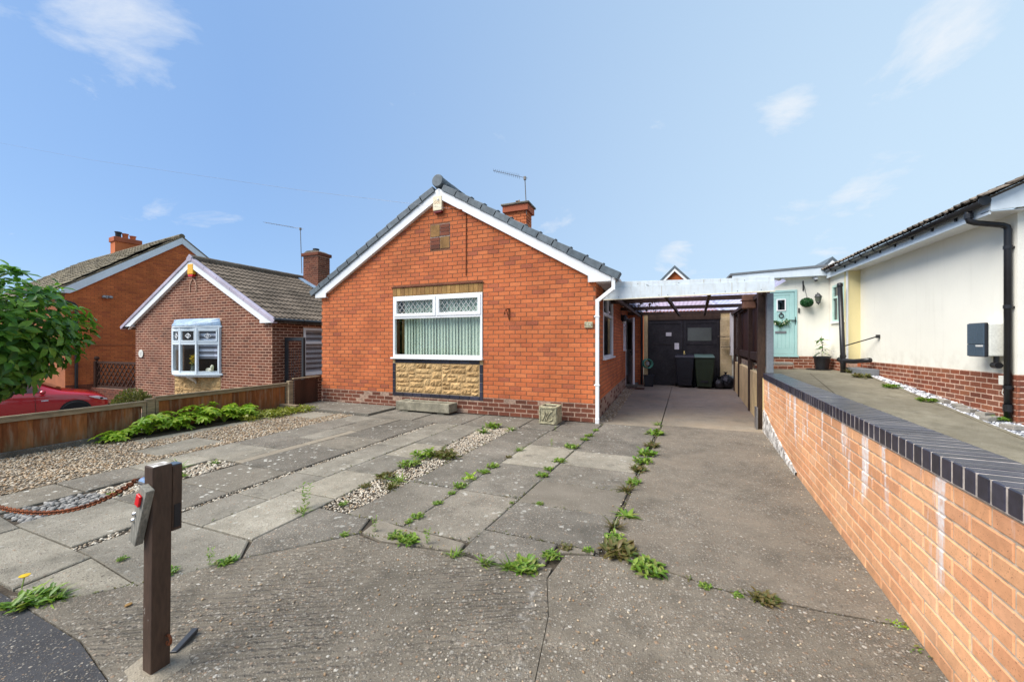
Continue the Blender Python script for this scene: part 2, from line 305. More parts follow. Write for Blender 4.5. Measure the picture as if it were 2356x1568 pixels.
# concrete with exposed pebbles
def concrete(name, dark, light, scale, amount, tint=None, stain=0.35, crack=None, ridges=0.0, lichen=0.0, rnd=False):
    t = NT(name); p = t.pos()
    big = t.noise(p, .8, 6, .62); mid = t.noise(p, 5, 6, .65); fine = t.noise(p, 170, 3, .7); patch = t.noise(p, 2.3, 5, .6)
    col = t.mix(t.rng(mid, .3, .7), dark, light)
    if rnd: col = t.mix(1.0, col, t.ramp(t.rnd(), [(0, (.76, .76, .77)), (.5, (.97, .97, .97)), (1, (1.18, 1.16, 1.12))]), 'MULTIPLY')
    h = None
    for sc_, am, lo, k in ((scale * .62, amount * .35, .40, .9), (scale, amount, .44, .8), (scale * 2.1, amount * 1.1, .46, .65)):
        v = t.voro(p, sc_); cc = t.n('ShaderNodeSeparateColor'); t.l(v.outputs['Color'], cc.inputs[0])
        expo = t.rng(patch, .32, .62, .35, 1.25)               # worn patches show more stones than others
        pick = t.math('LESS_THAN', cc.outputs[0], t.math('MULTIPLY', expo, am))
        m = t.math('MULTIPLY', pick, t.rng(v.outputs['Distance'], lo, lo - .12))
        pc = t.ramp(cc.outputs[1], [(0, (.33, .295, .24)), (.18, (.22, .18, .135)), (.34, (.28, .25, .205)), (.48, (.11, .09, .07)), (.60, (.39, .345, .28)), (.70, (.27, .165, .095)), (.80, (.31, .28, .235)), (.92, (.42, .39, .335)), (.975, (.52, .49, .43)), (1, (.09, .08, .07))])
        col = t.mix(t.math('MULTIPLY', m, k), col, pc)
        hh = t.math('MULTIPLY', m, t.rng(v.outputs['Distance'], 0, lo, 1, .3)); h = hh if h is None else t.math('ADD', h, hh)
    col = t.mix(1.0, col, t.grey(t.math('MULTIPLY', t.rng(big, .3, .7, 1 - stain, 1 + stain * .6), t.rng(fine, .3, .7, .66, 1.34))), 'MULTIPLY')
    algae = t.math('MULTIPLY', t.rng(t.noise(p, 3.4, 6, .7), .54, .70), .55)
    col = t.mix(t.math('MULTIPLY', algae, min(1, stain * 2.2)), col, (.055, .052, .042))
    if tint: col = t.mix(t.rng(t.noise(p, 1.6, 5), .42, .68, 0, .6), col, tint)
    if lichen:
        v = t.voro(p, 11); w = t.noise(p, 28, 3)
        sp = t.rng(t.math('ADD', v.outputs['Distance'], t.math('MULTIPLY', w, .5)), .47, .40)
        cl = t.rng(t.noise(p, 2.0, 3), .45, .58)
        col = t.mix(t.math('MULTIPLY', t.math('MULTIPLY', sp, cl), lichen), col, (.60, .59, .53))
    if crack:
        s = t.n('ShaderNodeSeparateXYZ'); t.l(p, s.inputs[0])
        x0, k, y0, y1 = crack
        lx = t.math('ADD', t.math('MULTIPLY', s.outputs[1], k), x0)
        d = t.math('ABSOLUTE', t.math('SUBTRACT', s.outputs[0], t.math('ADD', lx, t.math('MULTIPLY', t.math('SUBTRACT', t.noise(p, 5, 4), .5), .22))))
        yy = t.math('MULTIPLY', t.math('GREATER_THAN', s.outputs[1], y0), t.math('LESS_THAN', s.outputs[1], y1))
        mm = t.math('MULTIPLY', t.math('MULTIPLY', t.rng(d, .05, .0), yy), t.math('MULTIPLY', t.rng(t.noise(p, 30, 4, .7), .45, .60), t.rng(t.noise(p, 5.5, 2), .45, .6)))
        col = t.mix(t.math('MULTIPLY', mm, .75), col, (.46, .44, .40))
    t.bump(t.math('ADD', t.math('MULTIPLY', h, 1.0), t.math('MULTIPLY', fine, .6)), .9, .005)
    if ridges:
        wv = t.n('ShaderNodeTexWave', wave_type='BANDS', bands_direction='X'); r = t.n('ShaderNodeVectorRotate', rotation_type='Z_AXIS')
        t.l(p, r.inputs['Vector']); r.inputs['Angle'].default_value = R(62); t.l(r.outputs[0], wv.inputs['Vector'])
        wv.inputs['Scale'].default_value = 7; wv.inputs['Distortion'].default_value = 2.4; wv.inputs['Detail'].default_value = 3; wv.inputs['Detail Scale'].default_value = 2.5
        hgt = t.math('MULTIPLY', wv.outputs['Fac'], t.rng(t.noise(p, 1.3, 4), .42, .62)); t.bump(hgt, ridges, .016)
    return t.done(col, .93, .25)
MT['drive_concrete'] = concrete('drive_concrete', (.118, .101, .078), (.205, .178, .138), 56, .74, None, .30, None, .35)
MT['drive_front'] = concrete('drive_front', (.112, .097, .075), (.20, .174, .136), 54, .78, None, .28, (-.22, -.22, 1.0, 2.15), 1.0)
MT['drive_side'] = concrete('drive_side', (.125, .108, .084), (.215, .187, .146), 58, .72, (.20, .165, .125), .30, None, .25)
MT['carport_floor'] = concrete('carport_floor', (.24, .205, .155), (.30, .26, .20), 60, .10, (.25, .19, .125), .3)
MT['slab_light'] = concrete('slab_light', (.205, .188, .15), (.305, .28, .228), 68, .32, None, .40, lichen=.4, rnd=True)
MT['slab_mid'] = concrete('slab_mid', (.14, .127, .104), (.22, .20, .165), 64, .6, None, .38, lichen=.45, rnd=True)
MT['slab_dark'] = concrete('slab_dark', (.13, .118, .096), (.20, .182, .15), 66, .4, None, .30, lichen=.9, rnd=True)
MT['slab_tan'] = concrete('slab_tan', (.20, .175, .135), (.25, .22, .175), 80, .12, None, .2, rnd=True)
MT['neighbour_drive'] = concrete('neighbour_drive', (.185, .165, .115), (.27, .245, .185), 70, .10, (.12, .105, .075), .35)
MT['tarmac'] = concrete('tarmac', (.040, .040, .043), (.06, .06, .064), 90, .25, None, .2)
MT['gravel'] = pmat('gravel', [(.27, .175, .095), (.40, .31, .205), (.52, .455, .35), (.34, .24, .14), (.21, .165, .12), (.60, .54, .44), (.32, .19, .09), (.44, .36, .255)], .75, mot=(2, .15), fine=(60, .15), bump=None)
MT['white_gravel'] = pmat('white_gravel', [(.34, .28, .21), (.52, .46, .37), (.64, .59, .49), (.26, .21, .155), (.46, .39, .30), (.40, .28, .17)], .8, mot=(2, .15), fine=(60, .15), bump=None)
MT['slate_chips'] = pmat('slate_chips', [(.70, .71, .74), (.50, .51, .55), (.80, .80, .80), (.12, .125, .14), (.30, .31, .34), (.62, .63, .67), (.06, .065, .075)], .7, bump=None)
MT['grey_stones'] = pmat('grey_stones', [(.16, .155, .145), (.28, .27, .25), (.22, .21, .20), (.40, .38, .35)], .85, bump=None)
MT['paver'] = pmat('paver', [(.23, .215, .185), (.28, .26, .23)], .95, fine=(60, .2))
MT['garden_ground'] = pmat('garden_ground', [(.10, .085, .065), (.14, .12, .095)], 1.0, rnd=False, mot=(3, .3), fine=(50, .3))
MT['white_flake'] = pmat('white_flake', [(.70, .68, .63), (.66, .64, .6), (.20, .18, .16), (.72, .70, .66)], .95, rnd=False, mot=(5, .3), fine=(30, .4), bump=(20, .8, .01))
# ---------------------------------------------------------------- geometry helpers
WM = {}                                            # world matrix of every object that parents something
I4 = Matrix.Identity(4)
def link(o, parent=None, world=None):
    COL.objects.link(o); w = world if world is not None else I4
    WM[o.name] = w
    if parent is not None:
        o.parent = parent; o.matrix_parent_inverse = WM[parent.name].inverted()
    o.matrix_basis = w
    return o
def tag(o, label=None, cat=None, group=None, kind=None):
    for k, v in (('label', label), ('category', cat), ('group', group), ('kind', kind)):
        if v: o[k] = v
    return o
def thing(name, label, cat, loc, group=None):
    o = bpy.data.objects.new(name, None); o.empty_display_size = .2
    link(o, None, Matrix.Translation(Vector(loc)))
    return tag(o, label, cat, group)
class MB:
    def __init__(s, M=None): s.v = []; s.f = []; s.M = M
    def add(s, vs, fs):
        b = len(s.v)
        s.v += [tuple(s.M @ Vector(p)) if s.M is not None else tuple(p) for p in vs]
        s.f += [tuple(b + i for i in q) for q in fs]; return s
    def box(s, x0, x1, y0, y1, z0, z1):
        return s.add([(x, y, z) for x in (x0, x1) for y in (y0, y1) for z in (z0, z1)],
                     [(0, 1, 3, 2), (4, 6, 7, 5), (0, 4, 5, 1), (2, 3, 7, 6), (0, 2, 6, 4), (1, 5, 7, 3)])
    def bar(s, a, b, w, h, up=(0, 0, 1)):          # box beam from a to b, w sideways, h along up
        a, b = Vector(a), Vector(b); d = (b - a).normalized(); u = Vector(up); x = d.cross(u)
        if x.length < 1e-4: x = d.cross(Vector((1, 0, 0)))
        x.normalize(); u = x.cross(d)
        c = [(-w / 2, -h / 2), (w / 2, -h / 2), (w / 2, h / 2), (-w / 2, h / 2)]
        vs = [p + x * i + u * j for p in (a, b) for i, j in c]
        return s.add(vs, [(0, 1, 2, 3), (7, 6, 5, 4), (0, 4, 5, 1), (1, 5, 6, 2), (2, 6, 7, 3), (3, 7, 4, 0)])
    def prism(s, pts, d0, d1, axis='y'):           # polygon in the plane square to axis, pushed from d0 to d1
        n = len(pts)
        def mk(p, d): return {'y': (p[0], d, p[1]), 'x': (d, p[0], p[1]), 'z': (p[0], p[1], d)}[axis]
        vs = [mk(p, d0) for p in pts] + [mk(p, d1) for p in pts]
        return s.add(vs, [tuple(range(n)), tuple(range(2 * n - 1, n - 1, -1))] + [(i, n + i, n + (i + 1) % n, (i + 1) % n) for i in range(n)])
    def tube(s, path, r, n=10, cap=True):
        path = [Vector(p) for p in path]; rs = r if isinstance(r, (list, tuple)) else [r] * len(path)
        rings = []; pu = None
        for i, p in enumerate(path):
            d = (path[min(i + 1, len(path) - 1)] - path[max(i - 1, 0)]).normalized()
            u = pu if pu is not None else (Vector((0, 0, 1)) if abs(d.z) < .9 else Vector((1, 0, 0)))
            x = d.cross(u).normalized(); u = x.cross(d); pu = u
            rings.append([p + (x * math.cos(2 * math.pi * k / n) + u * math.sin(2 * math.pi * k / n)) * rs[i] for k in range(n)])
        vs = [q for g in rings for q in g]; fs = []
        for i in range(len(path) - 1):
            for k in range(n): fs.append((i * n + k, i * n + (k + 1) % n, (i + 1) * n + (k + 1) % n, (i + 1) * n + k))
        if cap: fs += [tuple(range(n - 1, -1, -1)), tuple((len(path) - 1) * n + k for k in range(n))]
        return s.add(vs, fs)
    def lathe(s, prof, c=(0, 0, 0), n=20, M=None):
        vs = []; fs = []
        for r, z in prof:
            for k in range(n):
                a = 2 * math.pi * k / n; p = Vector((r * math.cos(a), r * math.sin(a), z))
                if M is not None: p = M @ p
                vs.append(p + Vector(c))
        for i in range(len(prof) - 1):
            for k in range(n): fs.append((i * n + k, i * n + (k + 1) % n, (i + 1) * n + (k + 1) % n, (i + 1) * n + k))
        fs += [tuple(range(n - 1, -1, -1)), tuple((len(prof) - 1) * n + k for k in range(n))]
        return s.add(vs, fs)
    def ball(s, c, r, n=12, m=8, jit=0.0):
        rr = r if isinstance(r, (tuple, list)) else (r, r, r); prof = []
        vs = [(c[0], c[1], c[2] - rr[2])]; fs = []
        for i in range(1, m):
            t = math.pi * i / m
            for k in range(n):
                a = 2 * math.pi * k / n; j = 1 + random.uniform(-jit, jit)
                vs.append((c[0] + rr[0] * math.sin(t) * math.cos(a) * j, c[1] + rr[1] * math.sin(t) * math.sin(a) * j, c[2] - rr[2] * math.cos(t) * j))
        vs.append((c[0], c[1], c[2] + rr[2])); L = len(vs) - 1
        for k in range(n): fs.append((0, 1 + (k + 1) % n, 1 + k)); fs.append((L, L - n + k, L - n + (k + 1) % n))
        for i in range(m - 2):
            for k in range(n): a = 1 + i * n; fs.append((a + k, a + (k + 1) % n, a + n + (k + 1) % n, a + n + k))
        return s.add(vs, fs)
    def torus(s, c, R_, r, n=20, m=8, M=None):
        vs = []; fs = []
        for i in range(n):
            a = 2 * math.pi * i / n
            for k in range(m):
                b = 2 * math.pi * k / m
                p = Vector(((R_ + r * math.cos(b)) * math.cos(a), (R_ + r * math.cos(b)) * math.sin(a), r * math.sin(b)))
                if M is not None: p = M @ p
                vs.append(p + Vector(c))
        for i in range(n):
            for k in range(m): fs.append((i * m + k, ((i + 1) % n) * m + k, ((i + 1) % n) * m + (k + 1) % m, i * m + (k + 1) % m))
        return s.add(vs, fs)
    def mesh(s, name):
        me = bpy.data.meshes.new(name); me.from_pydata(s.v, [], s.f)
        bm = bmesh.new(); bm.from_mesh(me); bmesh.ops.recalc_face_normals(bm, faces=bm.faces); bm.to_mesh(me); bm.free()
        return me
    def build(s, name, mat, parent=None, smooth=False, bevel=0.0, seg=2):
        me = s.mesh(name); me.materials.append(MT[mat] if isinstance(mat, str) else mat)
        if smooth:
            me.shade_smooth()
        o = bpy.data.objects.new(name, me); link(o, parent)
        if bevel:
            b = o.modifiers.new('bevel', 'BEVEL'); b.width = bevel; b.segments = seg; b.limit_method = 'ANGLE'; b.angle_limit = R(40)
        return o
def box(name, mat, x0, x1, y0, y1, z0, z1, parent=None, bevel=0.0, M=None):
    return MB(M).box(x0, x1, y0, y1, z0, z1).build(name, mat, parent, False, bevel)
def struct(o): o['kind'] = 'structure'; return o
def smooth_by_angle(o, a=40):
    o.data.shade_smooth(); 
    try: o.data.set_sharp_from_angle(angle=R(a))
    except Exception: pass
    return o

# text as a thin mesh lying in the local x-z plane, reading from -y
def text_mesh(name, body, size, depth, mat, M, parent):
    cu = bpy.data.curves.new(name, 'FONT'); cu.body = body; cu.size = size; cu.extrude = depth; cu.align_x = 'CENTER'; cu.align_y = 'CENTER'; cu.resolution_u = 3
    tmp = bpy.data.objects.new('tmp', cu); COL.objects.link(tmp)
    dg = bpy.context.evaluated_depsgraph_get(); me = bpy.data.meshes.new_from_object(tmp.evaluated_get(dg))
    bpy.data.objects.remove(tmp); me.name = name; me.materials.clear(); me.materials.append(MT[mat])
    me.transform(M @ Matrix.Rotation(R(90), 4, 'X'))
    o = bpy.data.objects.new(name, me); link(o, parent); return o

# ---- many alike pieces: the first 300 nearest the camera are objects, the rest one mesh
CAMP = Vector((0, 0, CAMZ))
def place_pieces(items, meshes, name, rest_name, mat, parent, limit=300, only=None):
    """items: list of (world matrix, mesh key)"""
    items = sorted(items, key=lambda it: (it[0].translation - CAMP).length)
    for k, me in meshes.items():
        if not me.materials: me.materials.append(MT[mat])
    for M, k in items[:limit]:
        o = bpy.data.objects.new(name, meshes[k]); link(o, parent, M)
    rest = items[limit:]
    if rest:
        V = []; F = []; base = 0
        cache = {k: ([v.co.copy() for v in me.vertices], [tuple(p.vertices) for p in me.polygons]) for k, me in meshes.items()}
        for M, k in rest:
            vs, fs = cache[k]; V += [tuple(M @ v) for v in vs]; F += [tuple(base + i for i in f) for f in fs]; base += len(vs)
        me = bpy.data.meshes.new(rest_name); me.from_pydata(V, [], F); me.materials.append(MT[mat])
        o = bpy.data.objects.new(rest_name, me); link(o, parent); o['kind'] = 'stuff'

def brick_mesh(name, l, h, proud=.009, back=.02, ch=.004):
    """front faces -y; length along x centred, height from 0"""
    x = l / 2; f = -proud
    vs = [(-x + ch, f, ch), (x - ch, f, ch), (x - ch, f, h - ch), (-x + ch, f, h - ch),
          (-x, f + ch, 0), (x, f + ch, 0), (x, f + ch, h), (-x, f + ch, h), (-x, back, 0), (x, back, 0), (x, back, h), (-x, back, h)]
    fs = [(0, 1, 2, 3), (4, 5, 1, 0), (5, 6, 2, 1), (6, 7, 3, 2), (7, 4, 0, 3), (8, 9, 5, 4), (9, 10, 6, 5), (10, 11, 7, 6), (11, 8, 4, 7)]
    me = bpy.data.meshes.new(name); me.from_pydata(vs, [], fs); return me
class Bricks:
    """collects bricks of one kind for one thing"""
    def __init__(s, course=.083, L=.229, j=.010, proud=.009, hold=None):
        s.c = course; s.L = L; s.j = j; s.items = []; s.meshes = {}; s.proud = proud
    def wall(s, p0, ang, length, z0, z1, top=None, openings=(), off=0.0, jit=.0012, k0=0):
        d = Vector((math.cos(ang), math.sin(ang), 0)); n = int(round((z1 - z0) / s.c - .02)) + 1; rot = Matrix.Rotation(ang, 4, 'Z')
        for k in range(n):
            za = z0 + k * s.c
            if za + s.c * .6 > z1: break
            lo, hi = 0.0, length
            if top:
                r = top(za + s.c - s.j)
                if r is None: continue
                lo, hi = max(lo, r[0]), min(hi, r[1])
            u = -s.L + off + ((k + k0) % 2) * s.L / 2
            while u < hi:
                segs = [(max(u, lo), min(u + s.L - s.j, hi))]
                for (a, b, c0, c1) in openings:
                    if za + s.c - s.j > c0 + .012 and za < c1 - .012:
                        ns = []
                        for (p, q) in segs:
                            if q <= a or p >= b: ns.append((p, q)); continue
                            if p < a - .02: ns.append((p, a - .006))
                            if q > b + .02: ns.append((b + .006, q))
                        segs = ns
                for p, q in segs:
                    l = q - p
                    if l < .03: continue
                    key = round(l / .008)
                    if key not in s.meshes: s.meshes[key] = brick_mesh('brick', key * .008, s.c - s.j, s.proud)
                    c = Vector(p0) + d * ((p + q) / 2); c.z = za
                    M = Matrix.Translation(c) @ rot @ Matrix.Translation((0, random.uniform(-jit, jit), 0)) @ Matrix.Rotation(random.uniform(-.006, .006), 4, 'Y')
                    s.items.append((M, key))
                u += s.L
        return s
    def finish(s, name, mat, parent, limit=300, vis=None):
        place_pieces(s.items, s.meshes, name, name + 's_beyond', mat, parent, limit)
def tile_mesh(tw, ln, waves=2, amp=.016, thick=.014, drop=.028, seg=5):
    n = waves * seg + 1; V = []
    for y, z in ((-.02, drop), (ln, 0.004)):
        for i in range(n):
            t = i / (n - 1); w = amp * max(0, math.sin(2 * math.pi * (t * waves + .0))) if amp else 0
            V.append((t * tw, y, z + w))
    for i in range(n): t = i / (n - 1); w = amp * max(0, math.sin(2 * math.pi * t * waves)) if amp else 0; V.append((t * tw, -.02, drop + w - thick))
    F = [(i, i + 1, n + i + 1, n + i) for i in range(n - 1)] + [(2 * n + i, 2 * n + i + 1, i + 1, i) for i in range(n - 1)]
    F += [(2 * n, 0, n), (n - 1, 3 * n - 1, 2 * n - 1)]
    me = bpy.data.meshes.new('tile'); me.from_pydata(V, [], F); return me
def tile_slope(parent, origin, along, up, tw, gauge, ncol, nrow, mat, waves=2, amp=.016, jit=.004, stagger=0.0, drop=.028, thick=.014):
    a = Vector(along).normalized(); u = Vector(up).normalized(); nn = a.cross(u).normalized()
    me = tile_mesh(tw - .003, gauge + .05, waves, amp, thick, drop); items = []
    for r in range(nrow):
        for c in range(ncol):
            p = Vector(origin) + a * (c * tw + (r % 2) * stagger) + u * (r * gauge + random.uniform(-jit, jit)) + nn * random.uniform(0, jit)
            M = Matrix((a, u, nn)).transposed().to_4x4(); M.translation = p; items.append((M, 0))
    place_pieces(items, {0: me}, 'tile', 'tiles_beyond', mat, parent)

# ---- scatter of one small template with many transforms (numpy)
def scatter_mesh(name, tv, tf, mats, locs, mat, parent=None, smooth=False):
    tv = np.asarray(tv, float); N = len(mats); nv = len(tv)
    V = np.einsum('nij,vj->nvi', np.asarray(mats), tv) + np.asarray(locs)[:, None, :]
    me = bpy.data.meshes.new(name)
    sizes = [len(f) for f in tf]; flat = np.concatenate([np.array(f) for f in tf])
    idx = (flat[None, :] + (np.arange(N) * nv)[:, None]).ravel()
    ls = np.concatenate([[0], np.cumsum(sizes)[:-1]]); ln = len(flat)
    starts = (ls[None, :] + (np.arange(N) * ln)[:, None]).ravel(); totals = np.tile(sizes, N)
    me.vertices.add(N * nv); me.vertices.foreach_set('co', V.reshape(-1))
    me.loops.add(len(idx)); me.loops.foreach_set('vertex_index', idx.astype(np.int32))
    me.polygons.add(len(starts)); me.polygons.foreach_set('loop_start', starts.astype(np.int32)); me.polygons.foreach_set('loop_total', totals.astype(np.int32))
    me.update(calc_edges=True); me.validate()
    me.materials.append(MT[mat])
    if smooth: me.shade_smooth()
    o = bpy.data.objects.new(name, me); link(o, parent); return o
def rotm(ax, ay, az): return np.array(Matrix.Rotation(az, 3, 'Z') @ Matrix.Rotation(ay, 3, 'Y') @ Matrix.Rotation(ax, 3, 'X'))
def leaf_template(l, w, fold=.25, droop=.25):
    """leaf from the origin along +x, upper side +z"""
    zf = -droop * l
    P = [(0, 0, 0), (.30 * l, .42 * w, fold * w * .5 + zf * .08), (.30 * l, 0, zf * .10), (.30 * l, -.42 * w, fold * w * .5 + zf * .08),
         (.66 * l, .48 * w, fold * w * .5 + zf * .40), (.66 * l, 0, zf * .45), (.66 * l, -.48 * w, fold * w * .5 + zf * .40), (l, 0, zf)]
    F = [(0, 2, 1), (0, 3, 2), (1, 2, 5, 4), (2, 3, 6, 5), (4, 5, 7), (5, 6, 7)]
    return P, F
def blade_template(l, w, droop=.5, n=4):
    P = []; F = []
    for i in range(n):
        t = i / (n - 1); ww = w * (1 - t ** 1.6) * .5 * (0.45 + 1.1 * math.sin(min(1, t * 1.6 + .25) * 1.57)) ; x = l * t; z = -droop * l * t * t
        P += [(x, ww, z + ww * .25), (x, -ww, z + ww * .25)]
    P[-2] = P[-1] = (l, 0, -droop * l)
    for i in range(n - 1): F.append((2 * i, 2 * i + 1, 2 * i + 3, 2 * i + 2))
    F[-1] = (2 * n - 4, 2 * n - 3, 2 * n - 1)
    return P[:], F
PEB = None
def pebbles(name, pts, smin, smax, mat, label, cat, flat=.6, ztop=.012, kind='stuff', parent=None):
    global PEB
    if PEB is None:
        bm = bmesh.new(); bmesh.ops.create_icosphere(bm, subdivisions=1, radius=1)
        PEB = ([tuple(v.co) for v in bm.verts], [tuple(v.index for v in f.verts) for f in bm.faces]); bm.free()
    N = len(pts); mats = np.zeros((N, 3, 3)); locs = np.zeros((N, 3))
    for i, p in enumerate(pts):
        s = random.uniform(smin, smax); S = np.diag([s * random.uniform(.8, 1.35), s * random.uniform(.7, 1.0), s * flat * random.uniform(.7, 1.2)])
        mats[i] = rotm(random.uniform(-.5, .5), random.uniform(-.5, .5), random.uniform(0, 6.28)) @ S; locs[i] = p
    o = scatter_mesh(name, PEB[0], PEB[1], mats, locs, mat, parent, True)
    return tag(o, label, cat, None, kind)
def in_poly(x, y, P):
    c = False; n = len(P)
    for i in range(n):
        x1, y1 = P[i]; x2, y2 = P[i - 1]
        if (y1 > y) != (y2 > y) and x < (x2 - x1) * (y - y1) / (y2 - y1) + x1: c = not c
    return c
def poly_pts(P, dens, z, ex=()):
    xs = [p[0] for p in P]; ys = [p[1] for p in P]; A = (max(xs) - min(xs)) * (max(ys) - min(ys)); out = []
    for _ in range(int(A * dens)):
        x, y = random.uniform(min(xs), max(xs)), random.uniform(min(ys), max(ys))
        if in_poly(x, y, P) and not any(a <= x <= b and c <= y <= d for a, b, c, d in ex):
            out.append((x, y, (z(x, y) if callable(z) else z) + random.uniform(-.006, .008)))
    return out
# window: matrix M maps local x along the wall, -y outwards, z up; bars given as rectangles
def frame_bars(mb, rects, y0, y1):
    for a, b, c, d in rects: mb.box(a, b, y0, y1, c, d)
    return mb
# ================================================================= THE GROUND
def xl(y): return 1.106 + .08 * (y - 2.142)        # line of the low wall and the carport side
gm = MB()
gx = [(-400, -4), (-60, -2.6), (-30, -1.7), (-22, -1.25), (-17.4, -1.02), (-10.4, -.38), (-7.78, -.27), (-7.70, -.06), (1.6, -.06), (20, -.06), (60, 0.6), (400, 2)]
gy = [-300, -20, 0.0, 7.0, 20, 60, 700]
for j, y in enumerate(gy):
    for (x, z) in gx: gm.v.append((x, y, z))
nx = len(gx)
for j in range(len(gy) - 1):
    for i in range(nx - 1): gm.f.append((j * nx + i, j * nx + i + 1, (j + 1) * nx + i + 1, (j + 1) * nx + i))
struct(gm.build('ground', 'garden_ground'))
BND = [(-.41, -.09), (-1.265, -.975), (-1.86, -1.66), (-2.43, -2.23), (-2.74, -2.80), (-3.29, -3.26), (-3.72, -3.70), (-4.62, -4.45), (-4.77, -4.60), (-5.10, -5.02), (-5.68, -5.62)]
def bx(i, y): a, b = BND[i]; return a + (b - a) * (y - 2.4) / 4.1
bed = struct(MB().box(-7.60, 1.9, .2, 7.3, -.20, -.020).build('yard_bed', 'soil'))
def slab(poly, mat, top=0.0, th=.045, gap=.006, ch=.007, name='slab', parent=bed, tilt=.004):
    cx = sum(p[0] for p in poly) / len(poly); cy = sum(p[1] for p in poly) / len(poly); n = len(poly)
    def ins(p, g):
        d = Vector((cx - p[0], cy - p[1])); k = g * 1.4 / max(d.length, .05); return (p[0] + d.x * k, p[1] + d.y * k)
    tx, ty = random.uniform(-tilt, tilt), random.uniform(-tilt, tilt); tz = top + random.uniform(-tilt, tilt)
    def zz(p): return tz + tx * (p[0] - cx) + ty * (p[1] - cy)
    A = [ins(p, gap) for p in poly]; B = [ins(p, gap + ch) for p in poly]
    V = [(p[0], p[1], zz(p)) for p in B] + [(p[0], p[1], zz(p) - ch * .8) for p in A] + [(p[0], p[1], tz - th) for p in A]
    F = [tuple(range(n))] + [(i + n, (i + 1) % n + n, (i + 1) % n, i) for i in range(n)] + [(i + 2 * n, (i + 1) % n + 2 * n, (i + 1) % n + n, i + n) for i in range(n)]
    return MB().add(V, F).build(name, mat, parent)
def strip(i, j, ys, mats, top=0.0):
    for k in range(len(ys) - 1):
        a, b = ys[k], ys[k + 1]
        slab([(bx(i, a), a), (bx(j, a), a), (bx(j, b), b), (bx(i, b), b)], mats[k % len(mats)], top)
strip(1, 0, [2.62, 3.19, 3.76, 4.37, 4.98, 5.6, 6.2, 6.8], ['slab_mid', 'slab_tan', 'slab_mid', 'slab_light', 'slab_mid', 'slab_mid', 'slab_mid'])
strip(2, 1, [2.42, 3.25, 4.15, 5.05, 5.95], ['slab_mid', 'slab_mid', 'slab_light', 'slab_mid'])
strip(3, 2, [2.44, 3.26, 4.16, 5.05, 5.95], ['slab_mid', 'slab_dark', 'slab_mid', 'slab_dark'])
strip(5, 4, [1.86, 2.63, 3.28, 3.92, 4.55, 5.2, 5.82], ['slab_light'])
strip(6, 5, [1.86, 2.4, 3.02, 3.68, 4.3, 4.95, 5.82], ['slab_light'])
for k, (a, b) in enumerate([(1.34, 1.90), (1.90, 2.38), (2.38, 2.99), (2.99, 3.9), (3.9, 4.5), (4.5, 5.1), (5.1, 5.82)]):
    slab([(bx(7, a), a), (bx(6, a) - .07, a), (bx(6, b) - .07, b), (bx(7, b), b)], ['slab_light', 'slab_dark', 'slab_dark'][min(k, 2)])
strip(8, 7, [3.02, 3.9, 4.8, 5.82], ['slab_tan'])
strip(9, 8, [3.02, 3.6, 4.15, 4.72, 5.82], ['slab_light', 'slab_mid'])
strip(10, 9, [.99, 1.9, 2.45, 3.02, 3.6, 4.15, 4.72, 5.3, 5.82], ['slab_dark', 'slab_mid', 'slab_light', 'slab_light', 'slab_mid'])
for P, m in (([(-2.74, 1.87), (-2.74, 2.45), (-2.19, 2.45), (-2.10, 2.23), (-2.37, 1.90), (-2.57, 1.68)], 'slab_mid'),
             ([(-3.72, 1.86), (-2.75, 1.86), (-2.57, 1.68), (-2.73, 1.42), (-2.84, 1.27), (-3.49, 1.33), (-3.72, 1.34)], 'slab_light'),
             ([(-3.50, 1.33), (-2.84, 1.27), (-3.06, 1.07), (-3.46, .99)], 'slab_light'),
             ([(-4.56, 1.34), (-3.50, 1.33), (-3.46, .99), (-4.56, .99)], 'slab_light'),
             ([(-5.10, 1.38), (-4.56, 1.34), (-4.56, .99), (-5.10, .99)], 'slab_light'),
             ([(-7.55, .99), (-5.68, .99), (-5.68, 1.50), (-7.55, 1.50)], 'slab_mid'),
             ([(-2.12, 2.45), (-1.86, 2.42), (-1.285, 2.38), (-1.275, 2.27), (-1.87, 2.19), (-2.09, 2.24)], 'slab_tan'),
             ([(-1.27, 2.61), (-.68, 2.61), (-.69, 2.34), (-.98, 2.24), (-1.27, 2.28)], 'slab_mid'),
             ([(-.66, 2.61), (-.42, 2.61), (-.42, 2.57), (-.66, 2.50)], 'slab_tan'),
             ([(-6.42, 2.83), (-5.86, 2.83), (-5.83, 3.6), (-6.5, 3.6)], 'slab_light'),
             ([(-7.12, 3.13), (-6.88, 3.15), (-6.83, 4.85), (-7.04, 4.85)], 'slab_light'),
             ([(-6.82, 5.33), (-6.10, 5.26), (-6.06, 5.82), (-6.80, 5.84)], 'slab_light'),
             ([(-3.24, 5.83), (-2.24, 5.97), (-2.22, 6.78), (-3.24, 6.78)], 'slab_dark'),
             ([(-5.28, 5.83), (-4.26, 5.83), (-4.26, 6.78), (-5.28, 6.78)], 'slab_mid'),
             ([(-4.25, 5.83), (-3.25, 5.83), (-3.25, 6.78), (-4.25, 6.78)], 'slab_mid'),
             ([(-2.22, 5.97), (-1.66, 5.97), (-1.63, 6.78), (-2.22, 6.78)], 'slab_mid'),
             ([(-1.65, 5.97), (-1.01, 5.97), (-.98, 6.78), (-1.62, 6.78)], 'slab_mid')):
    slab(P, m)
slab([(-7.14, 5.92), (-5.29, 5.86), (-5.29, 6.79), (-7.55, 6.79), (-7.55, 6.3)], 'slab_dark', .045, .08)
def sheet(name, poly, mat, z0, z1, cut=None):
    return struct(MB().prism(poly, z0, z1, 'z').build(name, mat))
